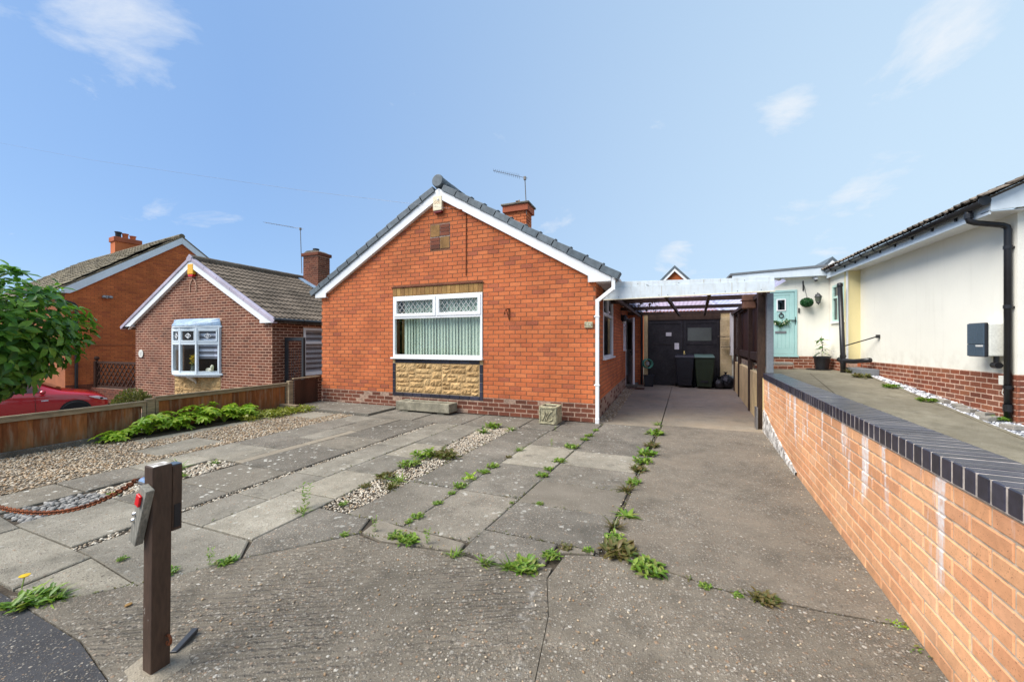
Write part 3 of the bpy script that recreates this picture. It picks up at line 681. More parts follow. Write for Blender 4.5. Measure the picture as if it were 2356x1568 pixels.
sheet('side_driveway', [(bx(0, 2.62) + .03, 2.63), (-.14, 2.595), (.28, 2.475), (.75, 2.465), (1.16, 2.485), (xl(7.02) + .02, 7.02), (bx(0, 7.02) + .05, 7.02)], 'drive_side', -.16, .003)
sheet('driveway_apron', [(-.60, 2.49), (-.44, 2.545), (-.14, 2.58), (.28, 2.46), (.75, 2.45), (1.14, 2.47), (1.10, 1.6), (1.06, -2.5), (-.42, -2.5), (-.49, 1.5), (-.545, 1.9), (-.64, 2.2)], 'drive_concrete', -.16, .001)
sheet('driveway_crossover', [(-.645, 2.32), (-.645, 2.2), (-.549, 1.9), (-.494, 1.5), (-.426, -2.5), (-1.80, -2.5), (-1.93, .55), (-2.02, .78), (-2.15, .87), (-2.55, .935), (-3.40, .955), (-3.07, 1.04), (-2.74, 1.395), (-2.58, 1.65), (-2.38, 1.87), (-2.09, 2.20), (-1.87, 2.165), (-1.275, 2.245), (-.98, 2.21), (-.72, 2.30)], 'drive_front', -.16, .0)
sheet('pavement', [(-1.803, -2.5), (-1.935, .545), (-2.025, .775), (-2.155, .865), (-2.555, .93), (-3.41, .95), (-16, .97), (-16, -2.5)], 'tarmac', -.20, -.003)
sheet('carport_floor', [(-1.09, 6.84), (-.98, 6.80), (bx(0, 6.8) + .02, 6.80), (bx(0, 7.03) + .012, 7.03), (.296, 13.75), (-1.09, 13.75)], 'carport_floor', -.16, .004)
sheet('carport_floor', [(bx(0, 7.03) + .03, 7.03), (xl(7.03) + .1, 7.03), (xl(13.7) + .3, 13.75), (.305, 13.75)], 'carport_floor', -.16, .002)
# gravel
GL = [(-7.50, 1.5), (-5.69, 1.5), (-5.62, 5.85), (-6.9, 5.85), (-7.1, 4.9), (-7.14, 3.1), (-7.50, 3.1)]
exs = [(-6.44, -5.84, 2.82, 3.61), (-7.13, -6.84, 3.12, 4.86), (-6.82, -6.07, 5.30, 5.84)]
struct(MB().prism(GL, -.03, -.012, 'z').build('gravel_bed', 'garden_ground'))
pebbles('gravel', poly_pts(GL, 2100, -.006, exs), .007, .017, 'gravel', 'tan gravel bed between the timber fence and the slabs', 'gravel')
pebbles('gravel', poly_pts([(bx(4, 2.46), 2.46), (bx(3, 2.46), 2.46), (bx(3, 5.95), 5.95), (bx(4, 5.8), 5.8)], 3000, -.012), .006, .014, 'white_gravel', 'pale gravel strip with weeds running between two rows of slabs', 'gravel')
pebbles('gravel', poly_pts([(-5.05, 1.92), (-4.64, 1.92), (-4.64, 3.0), (-5.03, 3.0)], 2200, -.012), .008, .02, 'white_gravel', 'patch of white gravel behind the brown wooden post', 'gravel')
pebbles('gravel', poly_pts([(-5.08, 1.40), (-4.58, 1.37), (-4.62, 1.92), (-5.05, 1.92)], 1500, -.012), .012, .03, 'grey_stones', 'patch of dark grey stones under the rusty chain', 'gravel')
pebbles('gravel', poly_pts([(-3.79, 1.34), (-3.72, 1.34), (-3.70, 5.8), (-3.77, 5.8)], 3000, -.014), .006, .013, 'white_gravel', 'thin line of fine gravel in the joint beside the lichen spotted slabs', 'gravel')
pebbles('gravel', poly_pts([(-1.08, 7.0), (-.86, 7.0), (-.80, 12.4), (-1.08, 12.4)], 1300, .010), .008, .018, 'gravel', 'brown gravel strip along the foot of the side wall under the carport', 'gravel')
k = tag(MB().bar((-7.52, 1.3, .01), (-7.545, 3.22, .01), .05, .10).build('edging_kerb', 'slab_mid', None, False, .006), 'low concrete edging kerb between gravel and timber fence', 'kerb')

# ================================================================= MAIN BUNGALOW
F = 6.83; XL, XR = -7.57, -1.105; XC = -4.285; SL = .586
def ztop(x): return 4.585 - SL * abs(x - XC)       # top edge of the bargeboards
H = thing('brick_bungalow', 'orange-red brick bungalow with white bargeboards and one wide front window', 'bungalow', (-4.33, 9.9, 0))
WX0, WX1 = -5.475, -3.317                          # front window opening
def zu(x): return ztop(x) - .02
core = MB()
core.prism([(XL, 0), (WX0 - .02, 0), (WX0 - .02, 2.40), (XL, 2.40)], F, F + .25)
core.prism([(WX1 + .02, 0), (XR, 0), (XR, 2.40), (WX1 + .02, 2.40)], F, F + .25)
core.prism([(WX0 - .02, 0), (WX1 + .02, 0), (WX1 + .02, 1.09), (WX0 - .02, 1.09)], F + .001, F + .25)
core.prism([(XL, 2.40), (XR, 2.40), (XR, zu(XR)), (XC, zu(XC)), (XL, zu(XL))], F, F + .25)
wall = core.build('wall', 'red_mortar', H)
side = MB()
SW = [(7.75, 9.35, 1.10, 2.42), (11.95, 12.55, 1.20, 2.22), (12.72, 13.50, .06, 2.26)]  # openings in the side wall (y0,y1,z0,z1)
ys = [F + .25]
for a, b, c, d in SW:
    side.box(XR - .25, XR, ys[-1], a, 0, 2.55); side.box(XR - .25, XR, a, b, 0, c); side.box(XR - .25, XR, a, b, d, 2.55); ys.append(b)
side.box(XR - .25, XR, ys[-1], 13.70, 0, 2.55)
swall = side.build('side_wall', 'red_mortar', H)
MB().box(XL, XL + .25, F + .25, 15.5, 0, 2.7).prism([(XL + .25, 0), (XR - .25, 0), (XR - .25, 2.6), (XC, 4.5), (XL + .25, 2.5)], 15.25, 15.5).box(XR - .25, XR, 13.70, 15.5, 0, 2.55).build('rear_wall', 'red_mortar', H)
rw = MB().box(XR, -.62, 13.70, 13.90, 0, 2.5).build('return_wall', 'red_mortar', H)
MB().box(XL + .25, XR - .25, F + .26, 15.2, -.05, .12).build('floor', 'dark_room', H)
MB().box(XL + .26, XR - .26, 9.4, 9.5, .12, 2.5).build('partition', 'dark_room', H)
MB().box(XL + .26, XR - .26, F + .26, 15.2, 2.50, 2.54).build('ceiling', 'dark_room', H)
def gable_top(z):
    d = (4.585 - .05 - z) / SL
    return (max(0, XC - d - XL), min(XR - XL, XC + d - XL)) if d > .05 else None
B = Bricks(proud=.004, j=.012)
opn = [(WX0 - .012 - XL, WX1 + .012 - XL, .275, 2.62), (-4.525 - XL, -4.06 - XL, 3.355, 3.865)]
B.wall((XL, F, 0), 0, XR - XL + .008, .332, 4.5, gable_top, opn, .03)
B.wall((XR, F, 0), R(90), 6.87, .332, 2.5, None, [(a - F, b - F, c - .02, d + .02) for a, b, c, d in SW], .0)
B.wall((XR, 13.70, 0), 0, .49, .0, 2.45)
B.finish('brick', 'red_brick', wall)
PB = Bricks(proud=.004, j=.012)
for a, b in ((XL, XR + .008),):
    PB.wall((XL, F, 0), 0, XR - XL + .008, 0, .332, None, [(WX0 - .012 - XL, WX1 + .012 - XL, .275, 3)], .03)
PB.wall((XR, F, 0), R(90), 6.87, 0, .332)
pl = MB().box(XL + .001, XR + .004, F - .003, F + .02, 0, .331).box(XR - .02, XR + .0045, F + .02, 13.69, 0, .331).build('plinth', 'plinth_mortar', H)
PB.finish('plinth_brick', 'plinth_brick', pl)
# lintel of upright ochre stones, red tile drip course above
li = MB().box(WX0 - .015, WX1 + .015, F - .002, F + .04, 2.41, 2.60).build('lintel', 'stone_mortar', H)
n = 21; w = (WX1 - WX0 + .02) / n
for i in range(n):
    a = WX0 - .01 + i * w
    MB().box(a + .003, a + w - .003, F - .012 - random.uniform(0, .003), F + .02, 2.425, 2.592).build('lintel_stone', 'ochre_stone', li, False, .003)
dr = MB().box(WX0 - .04, WX1 + .03, F - .022, F + .03, 2.596, 2.618).build('drip_course', 'red_mortar', H)
for i in range(17):
    a = WX0 - .035 + i * .1295; MB().box(a + .002, a + .127, F - .032, F + .02, 2.604 + random.uniform(-.002, .002), 2.625).build('drip_tile', 'plinth_brick', dr)
# stone panel under the window
sp = MB().box(WX0 - .012, WX1 + .012, F - .003, F + .03, .27, 1.06).build('stone_panel', 'stone_mortar', H)
border = []
for i in range(9): border += [(WX0 + .055 + i * .228, WX0 + .055 + i * .228 + .220, .985, 1.058), (WX0 + .055 + i * .228, WX0 + .055 + i * .228 + .220, .272, .345)]
for i in range(4): border += [(WX0 - .010, WX0 + .060, .272 + i * .178 + .0, .272 + i * .178 + .170), (WX1 - .060, WX1 + .010, .272 + i * .178, .272 + i * .178 + .170)]
border = [(max(a, WX0 - .01), min(b, WX1 - .066 if c != d and (d - c) < .09 else b), c, d) for a, b, c, d in border]
for a, b, c, d in border:
    if b - a > .03: MB().box(a, b, F - .016, F + .02, c, d).build('border_brick', 'blue_brick', sp, False, .004)
def rough_stone(mb, a, b, c, d, y, proud):
    nx_, nz_ = max(3, int((b - a) / .035)), max(3, int((d - c) / .035)); V = []; Fq = []
    for j in range(nz_ + 1):
        for i in range(nx_ + 1):
            e = i in (0, nx_) or j in (0, nz_); s = i / nx_; t = j / nz_
            bulge = (math.sin(math.pi * s) * math.sin(math.pi * t)) ** .4 if not e else 0
            V.append((a + (b - a) * s + (0 if e else random.uniform(-.008, .008)), y - (proud * bulge * random.uniform(.35, 1.1) if not e else 0), c + (d - c) * t + (0 if e else random.uniform(-.008, .008))))
    for j in range(nz_):
        for i in range(nx_):
            q = j * (nx_ + 1) + i; Fq.append((q, q + 1, q + nx_ + 2, q + nx_ + 1))
    return mb.add(V, Fq)
ZA, ZB, UA, UB = .352, .978, WX0 + .068, WX1 - .072; rows = []
def split(a, b, c, d, lev):
    w_, h_ = b - a, d - c
    if lev <= 0 or (w_ < .26 and h_ < .17) or (w_ < .5 and h_ < .24 and random.random() < .42): rows.append((a, b, c, d)); return
    if w_ > h_ * 1.6 or (h_ < .2 and w_ > .3): m = a + w_ * random.uniform(.36, .64); split(a, m, c, d, lev - 1); split(m, b, c, d, lev - 1)
    else: m = c + h_ * random.choice((.38, .5, .62)); split(a, b, c, m, lev - 1); split(a, b, m, d, lev - 1)
random.seed(21)
def split2(a, b, c, d, lev):
    w_, h_ = b - a, d - c
    if lev <= 0 or (w_ < .36 and h_ < .20 and random.random() < .75) or w_ < .16 or h_ < .11:
        rows.append((a, b, c, d)); return
    if w_ > h_ * (1.5 + random.random()): m = a + w_ * random.uniform(.3, .7); split2(a, m, c, d, lev - 1); split2(m, b, c, d, lev - 1)
    else: m = c + h_ * random.uniform(.33, .67); split2(a, b, c, m, lev - 1); split2(a, b, m, d, lev - 1)
split2(UA, UB, ZA, ZB, 8)
for a, b, c, d in rows: rough_stone(MB(), a + .005, b - .005, c + .005, d - .005, F - .004, .034).build('stone', 'sandstone', sp)
# gable inset: two ochre slabs and six dark tiles in a chequer
gi = MB().box(-4.525, -4.06, F - .002, F + .03, 3.355, 3.865).build('gable_inset', 'coping_mortar', H)
MB().box(-4.518, -4.297, F - .012, F + .02, 3.615, 3.86).build('ochre_slab', 'ochre_stone', gi, False, .003)
MB().box(-4.286, -4.066, F - .012, F + .02, 3.36, 3.60).build('ochre_slab', 'ochre_stone', gi, False, .003)
for i in range(3):
    MB().box(-4.286, -4.066, F - .013, F + .02, 3.622 + i * .081, 3.694 + i * .081).build('dark_tile', 'plinth_brick', gi, False, .003)
    MB().box(-4.518, -4.297, F - .013, F + .02, 3.36 + i * .081, 3.432 + i * .081).build('dark_tile', 'plinth_brick', gi, False, .003)
# bargeboards with boxed ends
FB = 6.755; TL, TR = -7.70, -.83
bp = [(XC, 4.585), (TR, ztop(TR)), (TR, 2.478), (-1.224, 2.478), (-1.224, 2.590), (XC, 4.378), (-7.366, 2.573), (-7.366, 2.478), (TL, 2.478), (TL, ztop(TL))]
MB().prism([(XC, 4.585), (TR, ztop(TR)), (TR, 2.478), (-1.224, 2.478), (-1.224, 2.590), (XC, 4.378)], FB, FB + .022).build('bargeboard', 'white_upvc', H, False, .002)
MB().prism([(XC - .002, 4.584), (XC - .002, 4.377), (-7.366, 2.573), (-7.366, 2.478), (TL, 2.478), (TL, ztop(TL))], FB, FB + .022).build('bargeboard', 'white_upvc', H, False, .002)
MB().box(XC - .02, XC + .012, FB - .006, FB + .01, 4.36, 4.57).lathe([(.0, -.03), (.022, -.01), (.022, .012), (.0, .03)], (XC - .004, FB - .004, 4.35), 8).build('apex_joint_trim', 'white_upvc', H)
MB().box(-1.226, -1.221, FB - .004, FB + .01, 2.478, 2.60).build('board_joint', 'offwhite_plastic', H)
so_ = MB()
so_.prism([(XC, 4.376), (-1.224, 2.588), (-1.224, 2.598), (XC, 4.390)], FB + .023, F - .001)
so_.prism([(XC, 4.376), (XC, 4.390), (-7.366, 2.585), (-7.366, 2.575)], FB + .023, F - .001)
so_.box(-1.224, TR, FB + .023, F + .3, 2.479, 2.489).box(TL, -7.366, FB + .023, F + .1, 2.479, 2.489)
so_.box(XR + .01, TR - .012, F + .3, 15.4, 2.479, 2.489).box(TR - .012, TR + .006, FB + .02, 15.5, 2.479, 2.60).box(TL, TL + .016, FB + .023, 15.5, 2.479, 2.60)
so_.build('soffit', 'white_upvc', H)
# roof with verge caps, ridge and courses of tiles
rf = MB()
for sgn, xe in ((1, TR + .07), (-1, TL - .06)):
    rf.prism([(XC, 4.60), (xe, ztop(xe) + .012), (xe, ztop(xe) + .05), (XC, 4.65)], FB + .05, 15.6)
roof = rf.build('roof', 'ridge_grey', H)
for sgn in (1, -1):
    ang = math.atan(SL); L = (TR + .075 - XC) / math.cos(ang) if sgn > 0 else (XC - TL + .07) / math.cos(ang)
    ncap = 12; g = (L - .10) / ncap
    for i in range(ncap):
        s0 = .10 + i * g; s1 = s0 + g + .035; lift = .012
        def pt(s, h): return (XC + sgn * (s * math.cos(ang) + h * math.sin(ang)), 4.585 - s * math.sin(ang) + h * math.cos(ang))
        q = [pt(s0, -.012), pt(s1, -.004), pt(s1, .128), pt(s0, .106)]
        MB().prism(q, FB - .03, FB + .16).build('verge_cap', 'ridge_grey', roof, False, .008)
        MB().prism([pt(s0 + .004, .10), pt(s0 + .034, .104), pt(s0 + .03, .150), pt(s0 + .006, .146)], FB + .02, FB + .13).build('verge_clip', 'ridge_grey', roof, False, .006)
MB().lathe([(.0, 0), (.115, 0), (.130, .012), (.130, .05)], (XC - .005, FB - .042, 4.73), 22, Matrix.Rotation(R(-90), 4, 'X')).build('ridge_end_cap', 'ridge_grey', roof)
for i in range(20):
    MB().lathe([(.128, 0), (.122, .44)], (XC - .005, FB + .01 + i * .44, 4.715), 14, Matrix.Rotation(R(-90), 4, 'X')).build('ridge_tile', 'ridge_grey', roof)
# chimney
ch = MB().box(-4.13, -3.52, 10.0, 10.45, 4.0, 5.08).build('chimney', 'red_mortar', H)
CB = Bricks(); CB.wall((-4.13, 10.0, 0), 0, .617, 4.1, 5.08); CB.wall((-3.52, 10.0, 0), R(90), .45, 4.1, 5.08)
CB.finish('chimney_brick', 'red_brick', ch)
MB().box(-4.20, -3.45, 9.93, 10.52, 5.08, 5.26).build('chimney_head', 'red_brick', ch)
MB().box(-4.24, -3.41, 9.89, 10.56, 5.26, 5.31).build('chimney_slab', 'slab_dark', ch, False, .01)
MB().lathe([(.03, 0), (.03, .12), (.045, .12), (.045, .14)], (-3.86, 10.2, 5.31), 10).lathe([(.02, 0), (.02, .16)], (-3.80, 10.2, 5.31), 8).build('flue_terminal', 'ochre_stone', ch)
# gutter and downpipe
MB().tube([(-.765, FB - .02, 2.56), (-.765, 15.5, 2.56)], .05, 10).build('gutter', 'white_upvc', H)
dp = MB()
for a, b in (((-1.062, 6.775, .03), (-1.062, 6.775, 2.17)), ((-1.062, 6.775, 2.14), (-.80, 6.79, 2.345)), ((-.79, 6.79, 2.32), (-.79, 6.79, 2.56))): dp.bar(a, b, .062, .062, (0, 1, 0))
dpo = dp.build('downpipe', 'white_upvc', H, False, .006)
MB().bar((-1.062, 6.775, .0), (-1.062, 6.765, .09), .07, .07, (0, 1, 0)).build('pipe_shoe', 'white_upvc', dpo, False, .008)
for z in (.66, 1.86): MB().box(-1.115, -1.022, 6.738, 6.82, z, z + .022).build('pipe_clip', 'white_upvc', dpo, False, .003)
# front window
W = thing  # (helper alias kept short)
fw = MB(); z0, z1 = 1.10, 2.412; ZT = 1.965; y0, y1 = F - .015, F + .055
frame_bars(fw, [(WX0, WX0 + .045, z0, z1), (WX1 - .045, WX1, z0, z1), (WX0 + .045, WX1 - .045, z1 - .045, z1), (WX0 + .045, WX1 - .045, z0, z0 + .06), (WX0 + .045, WX1 - .045, ZT - .035, ZT + .02), (-4.405, -4.36, ZT + .02, z1 - .045)], y0, y1)
win = fw.build('window', 'white_upvc', H, False, .004)
sh = MB()
for a, b in ((WX0 + .035, -4.395), (-4.37, WX1 - .035)):
    frame_bars(sh, [(a, a + .065, ZT + .01, z1 - .035), (b - .065, b, ZT + .01, z1 - .035), (a + .065, b - .065, z1 - .10, z1 - .035), (a + .065, b - .065, ZT + .01, ZT + .075)], y0 - .012, y1 - .01)
    MB().box(a + .06, b - .06, F + .02, F + .026, ZT + .07, z1 - .095).build('top_pane', 'glass', win)
    ld = MB(); n = 8; pz0, pz1 = ZT + .075, z1 - .10; pw = (b - a - .13); hgt = pz1 - pz0
    for i in range(-3, n + 3):
        for s in (1, -1):
            xa = a + .065 + pw * i / n; dxx = s * pw / n * 2.0; p, q = (xa, pz0), (xa + dxx, pz1)
            lo, hi = a + .065, b - .065; pts = []
            t0, t1 = 0.0, 1.0
            if dxx != 0:
                ta, tb = (lo - p[0]) / dxx, (hi - p[0]) / dxx; ta, tb = min(ta, tb), max(ta, tb); t0, t1 = max(t0, ta), min(t1, tb)
            if t1 - t0 > .05: ld.bar((p[0] + dxx * t0, F + .016, p[1] + hgt * t0), (p[0] + dxx * t1, F + .016, p[1] + hgt * t1), .004, .009, (0, 0, 1))
    ld.build('lead_lattice', 'lead', win)
sh.build('sash', 'white_upvc', win, False, .005)
MB().box(WX0 + .04, WX1 - .04, F + .02, F + .026, z0 + .055, ZT - .03).build('main_pane', 'glass', win)
MB().box(WX0 - .03, WX1 + .02, F - .075, F + .05, 1.066, 1.10).build('sill', 'white_upvc', win, False, .006)
MB().box(WX0 - .02, WX1 + .02, F + .056, F + .5, 1.02, 1.06).build('inner_sill', 'white_upvc', win)
vb = thing('vertical_blind', 'pale green vertical blind behind the wide front window', 'blind', (-4.4, F + .17, 1.12))
box('headrail', 'white_upvc', WX0 + .02, WX1 - .02, F + .085, F + .145, 2.36, 2.40, vb)
sm = MB(Matrix.Rotation(R(38), 4, 'Z'))
sm.v = []; seg = 5
SV = [(-.045 + .09 * i / seg, .012 * math.sin(math.pi * i / seg), z) for z in (0, 1.24) for i in range(seg + 1)]
slat = bpy.data.meshes.new('slat'); slat.from_pydata(SV, [], [(i, i + 1, seg + 2 + i, seg + 1 + i) for i in range(seg)]); slat.materials.append(MT['blind_green']); slat.shade_smooth()
n = 26
for i in range(n):
    x = WX0 + .24 + (WX1 - .06 - WX0 - .24) * i / (n - 1)
    o = bpy.data.objects.new('slat', slat); link(o, vb, Matrix.Translation((x, F + .115, 1.125)) @ Matrix.Rotation(R(-20 + 6 * math.sin(i * 1.7)), 4, 'Z'))
cp = tag(MB().box(WX0 + .06, WX0 + .19, F + .22, F + .26, 1.1, 2.4).build('curtain', 'ochre_stone'), 'olive curtain edge at the left of the front window', 'curtain')
# side windows and ajar side door
def side_window(x, a, b, c, d, mull=None, trans=None):
    m = MB(); rc = [(a, a + .05, c, d), (b - .05, b, c, d), (a + .05, b - .05, d - .05, d), (a + .05, b - .05, c, c + .05)]
    if trans: rc.append((a + .05, b - .05, trans - .03, trans + .03))
    if mull: rc.append((mull - .03, mull + .03, trans + .03, d - .05))
    for p, q, r, s in rc: m.box(x - .05, x + .012, p, q, r, s)
    w_ = m.build('window', 'white_upvc', H, False, .004)
    MB().box(x - .03, x - .024, a + .04, b - .04, c + .04, d - .04).build('pane', 'dark_glass', w_)
    MB().box(x - .03, x + .06, a - .04, b + .04, c - .035, c).build('sill', 'white_upvc', w_, False, .005)
side_window(XR, 7.75, 9.35, 1.10, 2.42, 8.55, 2.0)
side_window(XR, 11.95, 12.55, 1.20, 2.22, None, 1.95)
hin = Matrix.Translation((XR + .01, 13.48, .06)) @ Matrix.Rotation(R(-72), 4, 'Z')
dm = MB(hin).box(0, .78, -.03, .03, 0, 2.16)
dd = dm.build('side_door', 'white_upvc', H, False, .006)
MB(hin).box(.12, .66, -.037, .037, 1.15, 2.02).build('pane', 'dark_glass', dd)
MB(hin).box(.70, .73, -.06, -.03, .96, 1.16).box(.60, .73, -.075, -.06, 1.05, 1.075).build('handle', 'dark_metal', dd)
MB().box(XR - .06, XR + .01, 12.70, 12.76, .06, 2.26).box(XR - .06, XR + .01, 13.46, 13.52, .06, 2.26).box(XR - .06, XR + .01, 12.76, 13.46, 2.20, 2.26).build('door_frame', 'white_upvc', H)
box('step', 'slab_mid', XR, XR + .35, 12.7, 13.5, .004, .09, H, .01)
# small things on the front
al = thing('alarm_box', 'ivory burglar alarm box with dark red base under the gable apex', 'alarm box', (-4.307, F, 4.08))
MB().prism([(-4.410, 4.13), (-4.204, 4.13), (-4.204, 4.415), (-4.214, 4.425), (-4.400, 4.425), (-4.410, 4.415)], F - .085, F - .012).build('casing', 'ivory_plastic', al, False, .006)
MB().prism([(-4.404, 4.128), (-4.210, 4.128), (-4.222, 4.085), (-4.392, 4.085)], F - .075, F - .014).build('strobe_base', 'dark_red_plastic', al, False, .005)
TM = Matrix.Translation((-4.312, F - .0865, 4.287))
text_mesh('lettering', 'OCC', .075, .0012, 'orange_print', TM, al)
MB().box(-4.37, -4.25, F - .0865, F - .084, 4.335, 4.343).box(-4.38, -4.30, F - .0865, F - .084, 4.215, 4.221).build('small_print', 'grey_print', al)
pq = thing('house_number_plaque', 'small square stone number plaque near the corner of the red brick front', 'plaque', (-1.22, F, 1.69))
MB().box(-1.295, -1.150, F - .026, F - .008, 1.675, 1.785).build('plate', 'carved_stone', pq, False, .006)
text_mesh('number', '14', .085, .002, 'petal_white', Matrix.Translation((-1.222, F - .028, 1.73)), pq)
for x in (-1.282, -1.163): MB().lathe([(.007, 0), (.007, .004)], (x, F - .026, 1.73), 8, Matrix.Rotation(R(90), 4, 'X')).build('screw', 'dark_metal', pq)
br = thing('hanging_basket_bracket', 'rusty iron hook bracket on the brick right of the front window', 'bracket', (-2.77, F, 1.9))
MB().box(-2.765, -2.735, F - .018, F - .008, 1.86, 2.08).build('backplate', 'rust', br, False, .003)
MB().tube([(-2.75, F - .02, 2.06), (-2.755, F - .10, 2.055), (-2.765, F - .15, 2.03), (-2.775, F - .17, 1.985), (-2.78, F - .15, 1.955), (-2.78, F - .13, 1.97)], .009, 8).build('hook', 'rust', br)
MB().tube([(-2.75, F - .02, 1.90), (-2.755, F - .06, 1.95), (-2.76, F - .12, 2.045)], .008, 8).build('brace', 'rust', br)
wb = tag(MB().tube([(-3.676, F - .03, 4.06), (-3.80, F - .10, 4.075), (-3.95, F - .16, 4.10)], [.012, .016, .012], 8).tube([(-3.676, F - .014, 4.07), (-3.68, F - .014, 2.76)], .008, 6).build('wire_bracket', 'rust'), 'strain insulator and cable clip line on the gable brickwork', 'bracket')
tag(MB().tube([(-3.93, F - .15, 4.095), (-8.0, F - .15, 5.05), (-18, F, 7.6), (-30.9, 7.2, 11.2)], .0028, 5).build('telephone_wire', 'grey_metal'), 'thin telephone wire leaving the gable of the red brick bungalow', 'wire')
def aerial(name, label, base, top, tip, n=14, spread=.16):
    t = thing(name, label, 'aerial', base)
    MB().tube([base, top], .013, 8).build('mast', 'aerial_metal', t)
    a, b = Vector(top), Vector(tip); b0 = a + (a - b) * .08
    MB().tube([b0, b], .006, 6).build('boom', 'aerial_metal', t)
    d = (b - a).normalized(); x = d.cross(Vector((0, 0, 1))).normalized(); m = MB()
    for i in range(n):
        p = a + (b - a) * (.18 + .8 * i / (n - 1)); w_ = spread * (1 - .35 * i / n); m.tube([p - x * w_, p + x * w_], .004, 5)
    m.build('elements', 'aerial_metal', t)
    MB().box(a.x - .03, a.x + .03, a.y - .03, a.y + .03, a.z - .06, a.z + .03).build('clamp', 'aerial_metal', t)
    return t
aerial('tv_aerial', 'television aerial on the chimney of the red brick bungalow', (-3.50, 9.985, 4.95), (-3.55, 9.985, 5.98), (-4.40, 9.75, 6.22))

# ---- things in front of the house
tr = thing('stone_trough', 'long weathered concrete trough under the front window', 'trough', (-4.45, 6.6, 0))
TB = [(-5.14, 6.48), (-3.86, 6.46), (-3.855, 6.78), (-5.13, 6.79)]
m = MB(); T0, T1 = .035, .215
outer = TB; inner = [(-5.06, 6.545), (-3.97, 6.53), (-3.965, 6.73), (-5.05, 6.735)]
V = [(x, y, T0) for x, y in outer] + [(x, y, T1) for x, y in outer] + [(x, y, T1) for x, y in inner] + [(x, y, T1 - .05) for x, y in inner]
m.add(V, [(3, 2, 1, 0)] + [(i, (i + 1) % 4, (i + 1) % 4 + 4, i + 4) for i in range(4)] + [(i + 4, (i + 1) % 4 + 4, (i + 1) % 4 + 8, i + 8) for i in range(4)] + [(i + 8, (i + 1) % 4 + 8, (i + 1) % 4 + 12, i + 12) for i in range(4)] + [(12, 13, 14, 15)])
m.build('basin', 'trough', tr, False, .012)
MB().box(-5.0, -4.85, 6.5, 6.75, .0, .036).box(-4.15, -4.0, 6.5, 6.75, .0, .036).build('foot', 'trough', tr)
MB().ball((-4.9, 6.62, .2), (.14, .06, .05), 9, 6, .25).build('rubble', 'trough', tr)
tag(tr, None, None)
pn = thing('carved_stone_planter', 'square stone planter carved with leaves beside the brick corner', 'planter', (-1.83, 6.56, 0))
PX0, PX1, PY0, PY1 = -2.0, -1.69, 6.36, 6.69
m = MB(); o_ = [(PX0, PY0), (PX1, PY0), (PX1, PY1), (PX0, PY1)]; i_ = [(PX0 + .035, PY0 + .035), (PX1 - .035, PY0 + .035), (PX1 - .035, PY1 - .035), (PX0 + .035, PY1 - .035)]
V = [(x, y, .012) for x, y in o_] + [(x, y, .315) for x, y in o_] + [(x, y, .315) for x, y in i_] + [(x, y, .285) for x, y in i_]
m.add(V, [(3, 2, 1, 0)] + [(i, (i + 1) % 4, (i + 1) % 4 + 4, i + 4) for i in range(4)] + [(i + 4, (i + 1) % 4 + 4, (i + 1) % 4 + 8, i + 8) for i in range(4)] + [(i + 8, (i + 1) % 4 + 8, (i + 1) % 4 + 12, i + 12) for i in range(4)])
m.build('block', 'carved_stone', pn, False, .012)
box('soil', 'soil', PX0 + .034, PX1 - .034, PY0 + .034, PY1 - .034, .26, .288, pn)
fr_ = MB()
for a, b, c, d in ((PX0, PX1, .012, .045), (PX0, PX1, .275, .312), (PX0, PX0 + .03, .045, .275), (PX1 - .03, PX1, .045, .275)): fr_.box(a, b, PY0 - .012, PY0 + .01, c, d)
for a, b, c, d in ((PY0, PY1, .012, .045), (PY0, PY1, .275, .312), (PY0, PY0 + .03, .045, .275), (PY1 - .03, PY1, .045, .275)): fr_.box(PX1 - .01, PX1 + .012, a, b, c, d)
fr_.build('raised_rim', 'carved_stone', pn, False, .006)
cv = MB(); cxp = (PX0 + PX1) / 2 - .01
def carve(path, r): cv.tube([(cxp + a, PY0 - .004, z) for a, z in path], r, 7)
carve([(-.01, .06), (.0, .12), (.03, .17), (.075, .225), (.10, .24)], [.010, .009, .009, .012, .004])
carve([(0, .13), (-.03, .17), (-.05, .22), (-.045, .25)], [.008, .009, .012, .004]); carve([(.0, .15), (.01, .20), (.0, .25)], [.007, .014, .006])
carve([(-.09, .06), (-.07, .10), (-.055, .14), (-.06, .17)], [.006, .014, .012, .004]); carve([(-.01, .065), (.04, .065), (.085, .085), (.10, .12)], [.007, .012, .013, .004]); carve([(-.02, .06), (-.05, .08), (-.03, .11)], [.006, .012, .004])
cv.build('carved_leaf', 'carved_stone', pn, True)
# ================================================================= LOW BRICK WALL WITH BLUE COPING
LW = thing('low_garden_wall', 'low buff-orange brick wall with dark blue coping bricks beside the driveway', 'wall', (1.4, 3.5, 0))
LA = math.atan(.08); Y0, Y1 = -1.2, 7.16
lwdir = Vector((math.sin(LA), math.cos(LA), 0)); LL = (Y1 - Y0) / math.cos(LA)
p_far = Vector((xl(Y1), Y1, 0)); p_near = Vector((xl(Y0), Y0, 0))
nrm = Vector((math.cos(LA), -math.sin(LA), 0))      # away from the driveway
def wq(mb, s0, s1, t0, t1, z0, z1):                 # block along the wall: s from the far end towards the camera, t across
    def P(s, t, z): return p_far - lwdir * s + nrm * t + Vector((0, 0, z))
    return mb.add([P(s, t, z) for s in (s0, s1) for t in (t0, t1) for z in (z0, z1)], [(0, 1, 3, 2), (4, 6, 7, 5), (0, 4, 5, 1), (2, 3, 7, 6), (0, 2, 6, 4), (1, 5, 7, 3)])
lcore = wq(MB(), 0, LL, .004, .215, -.05, .84).build('core', 'buff_mortar', LW)
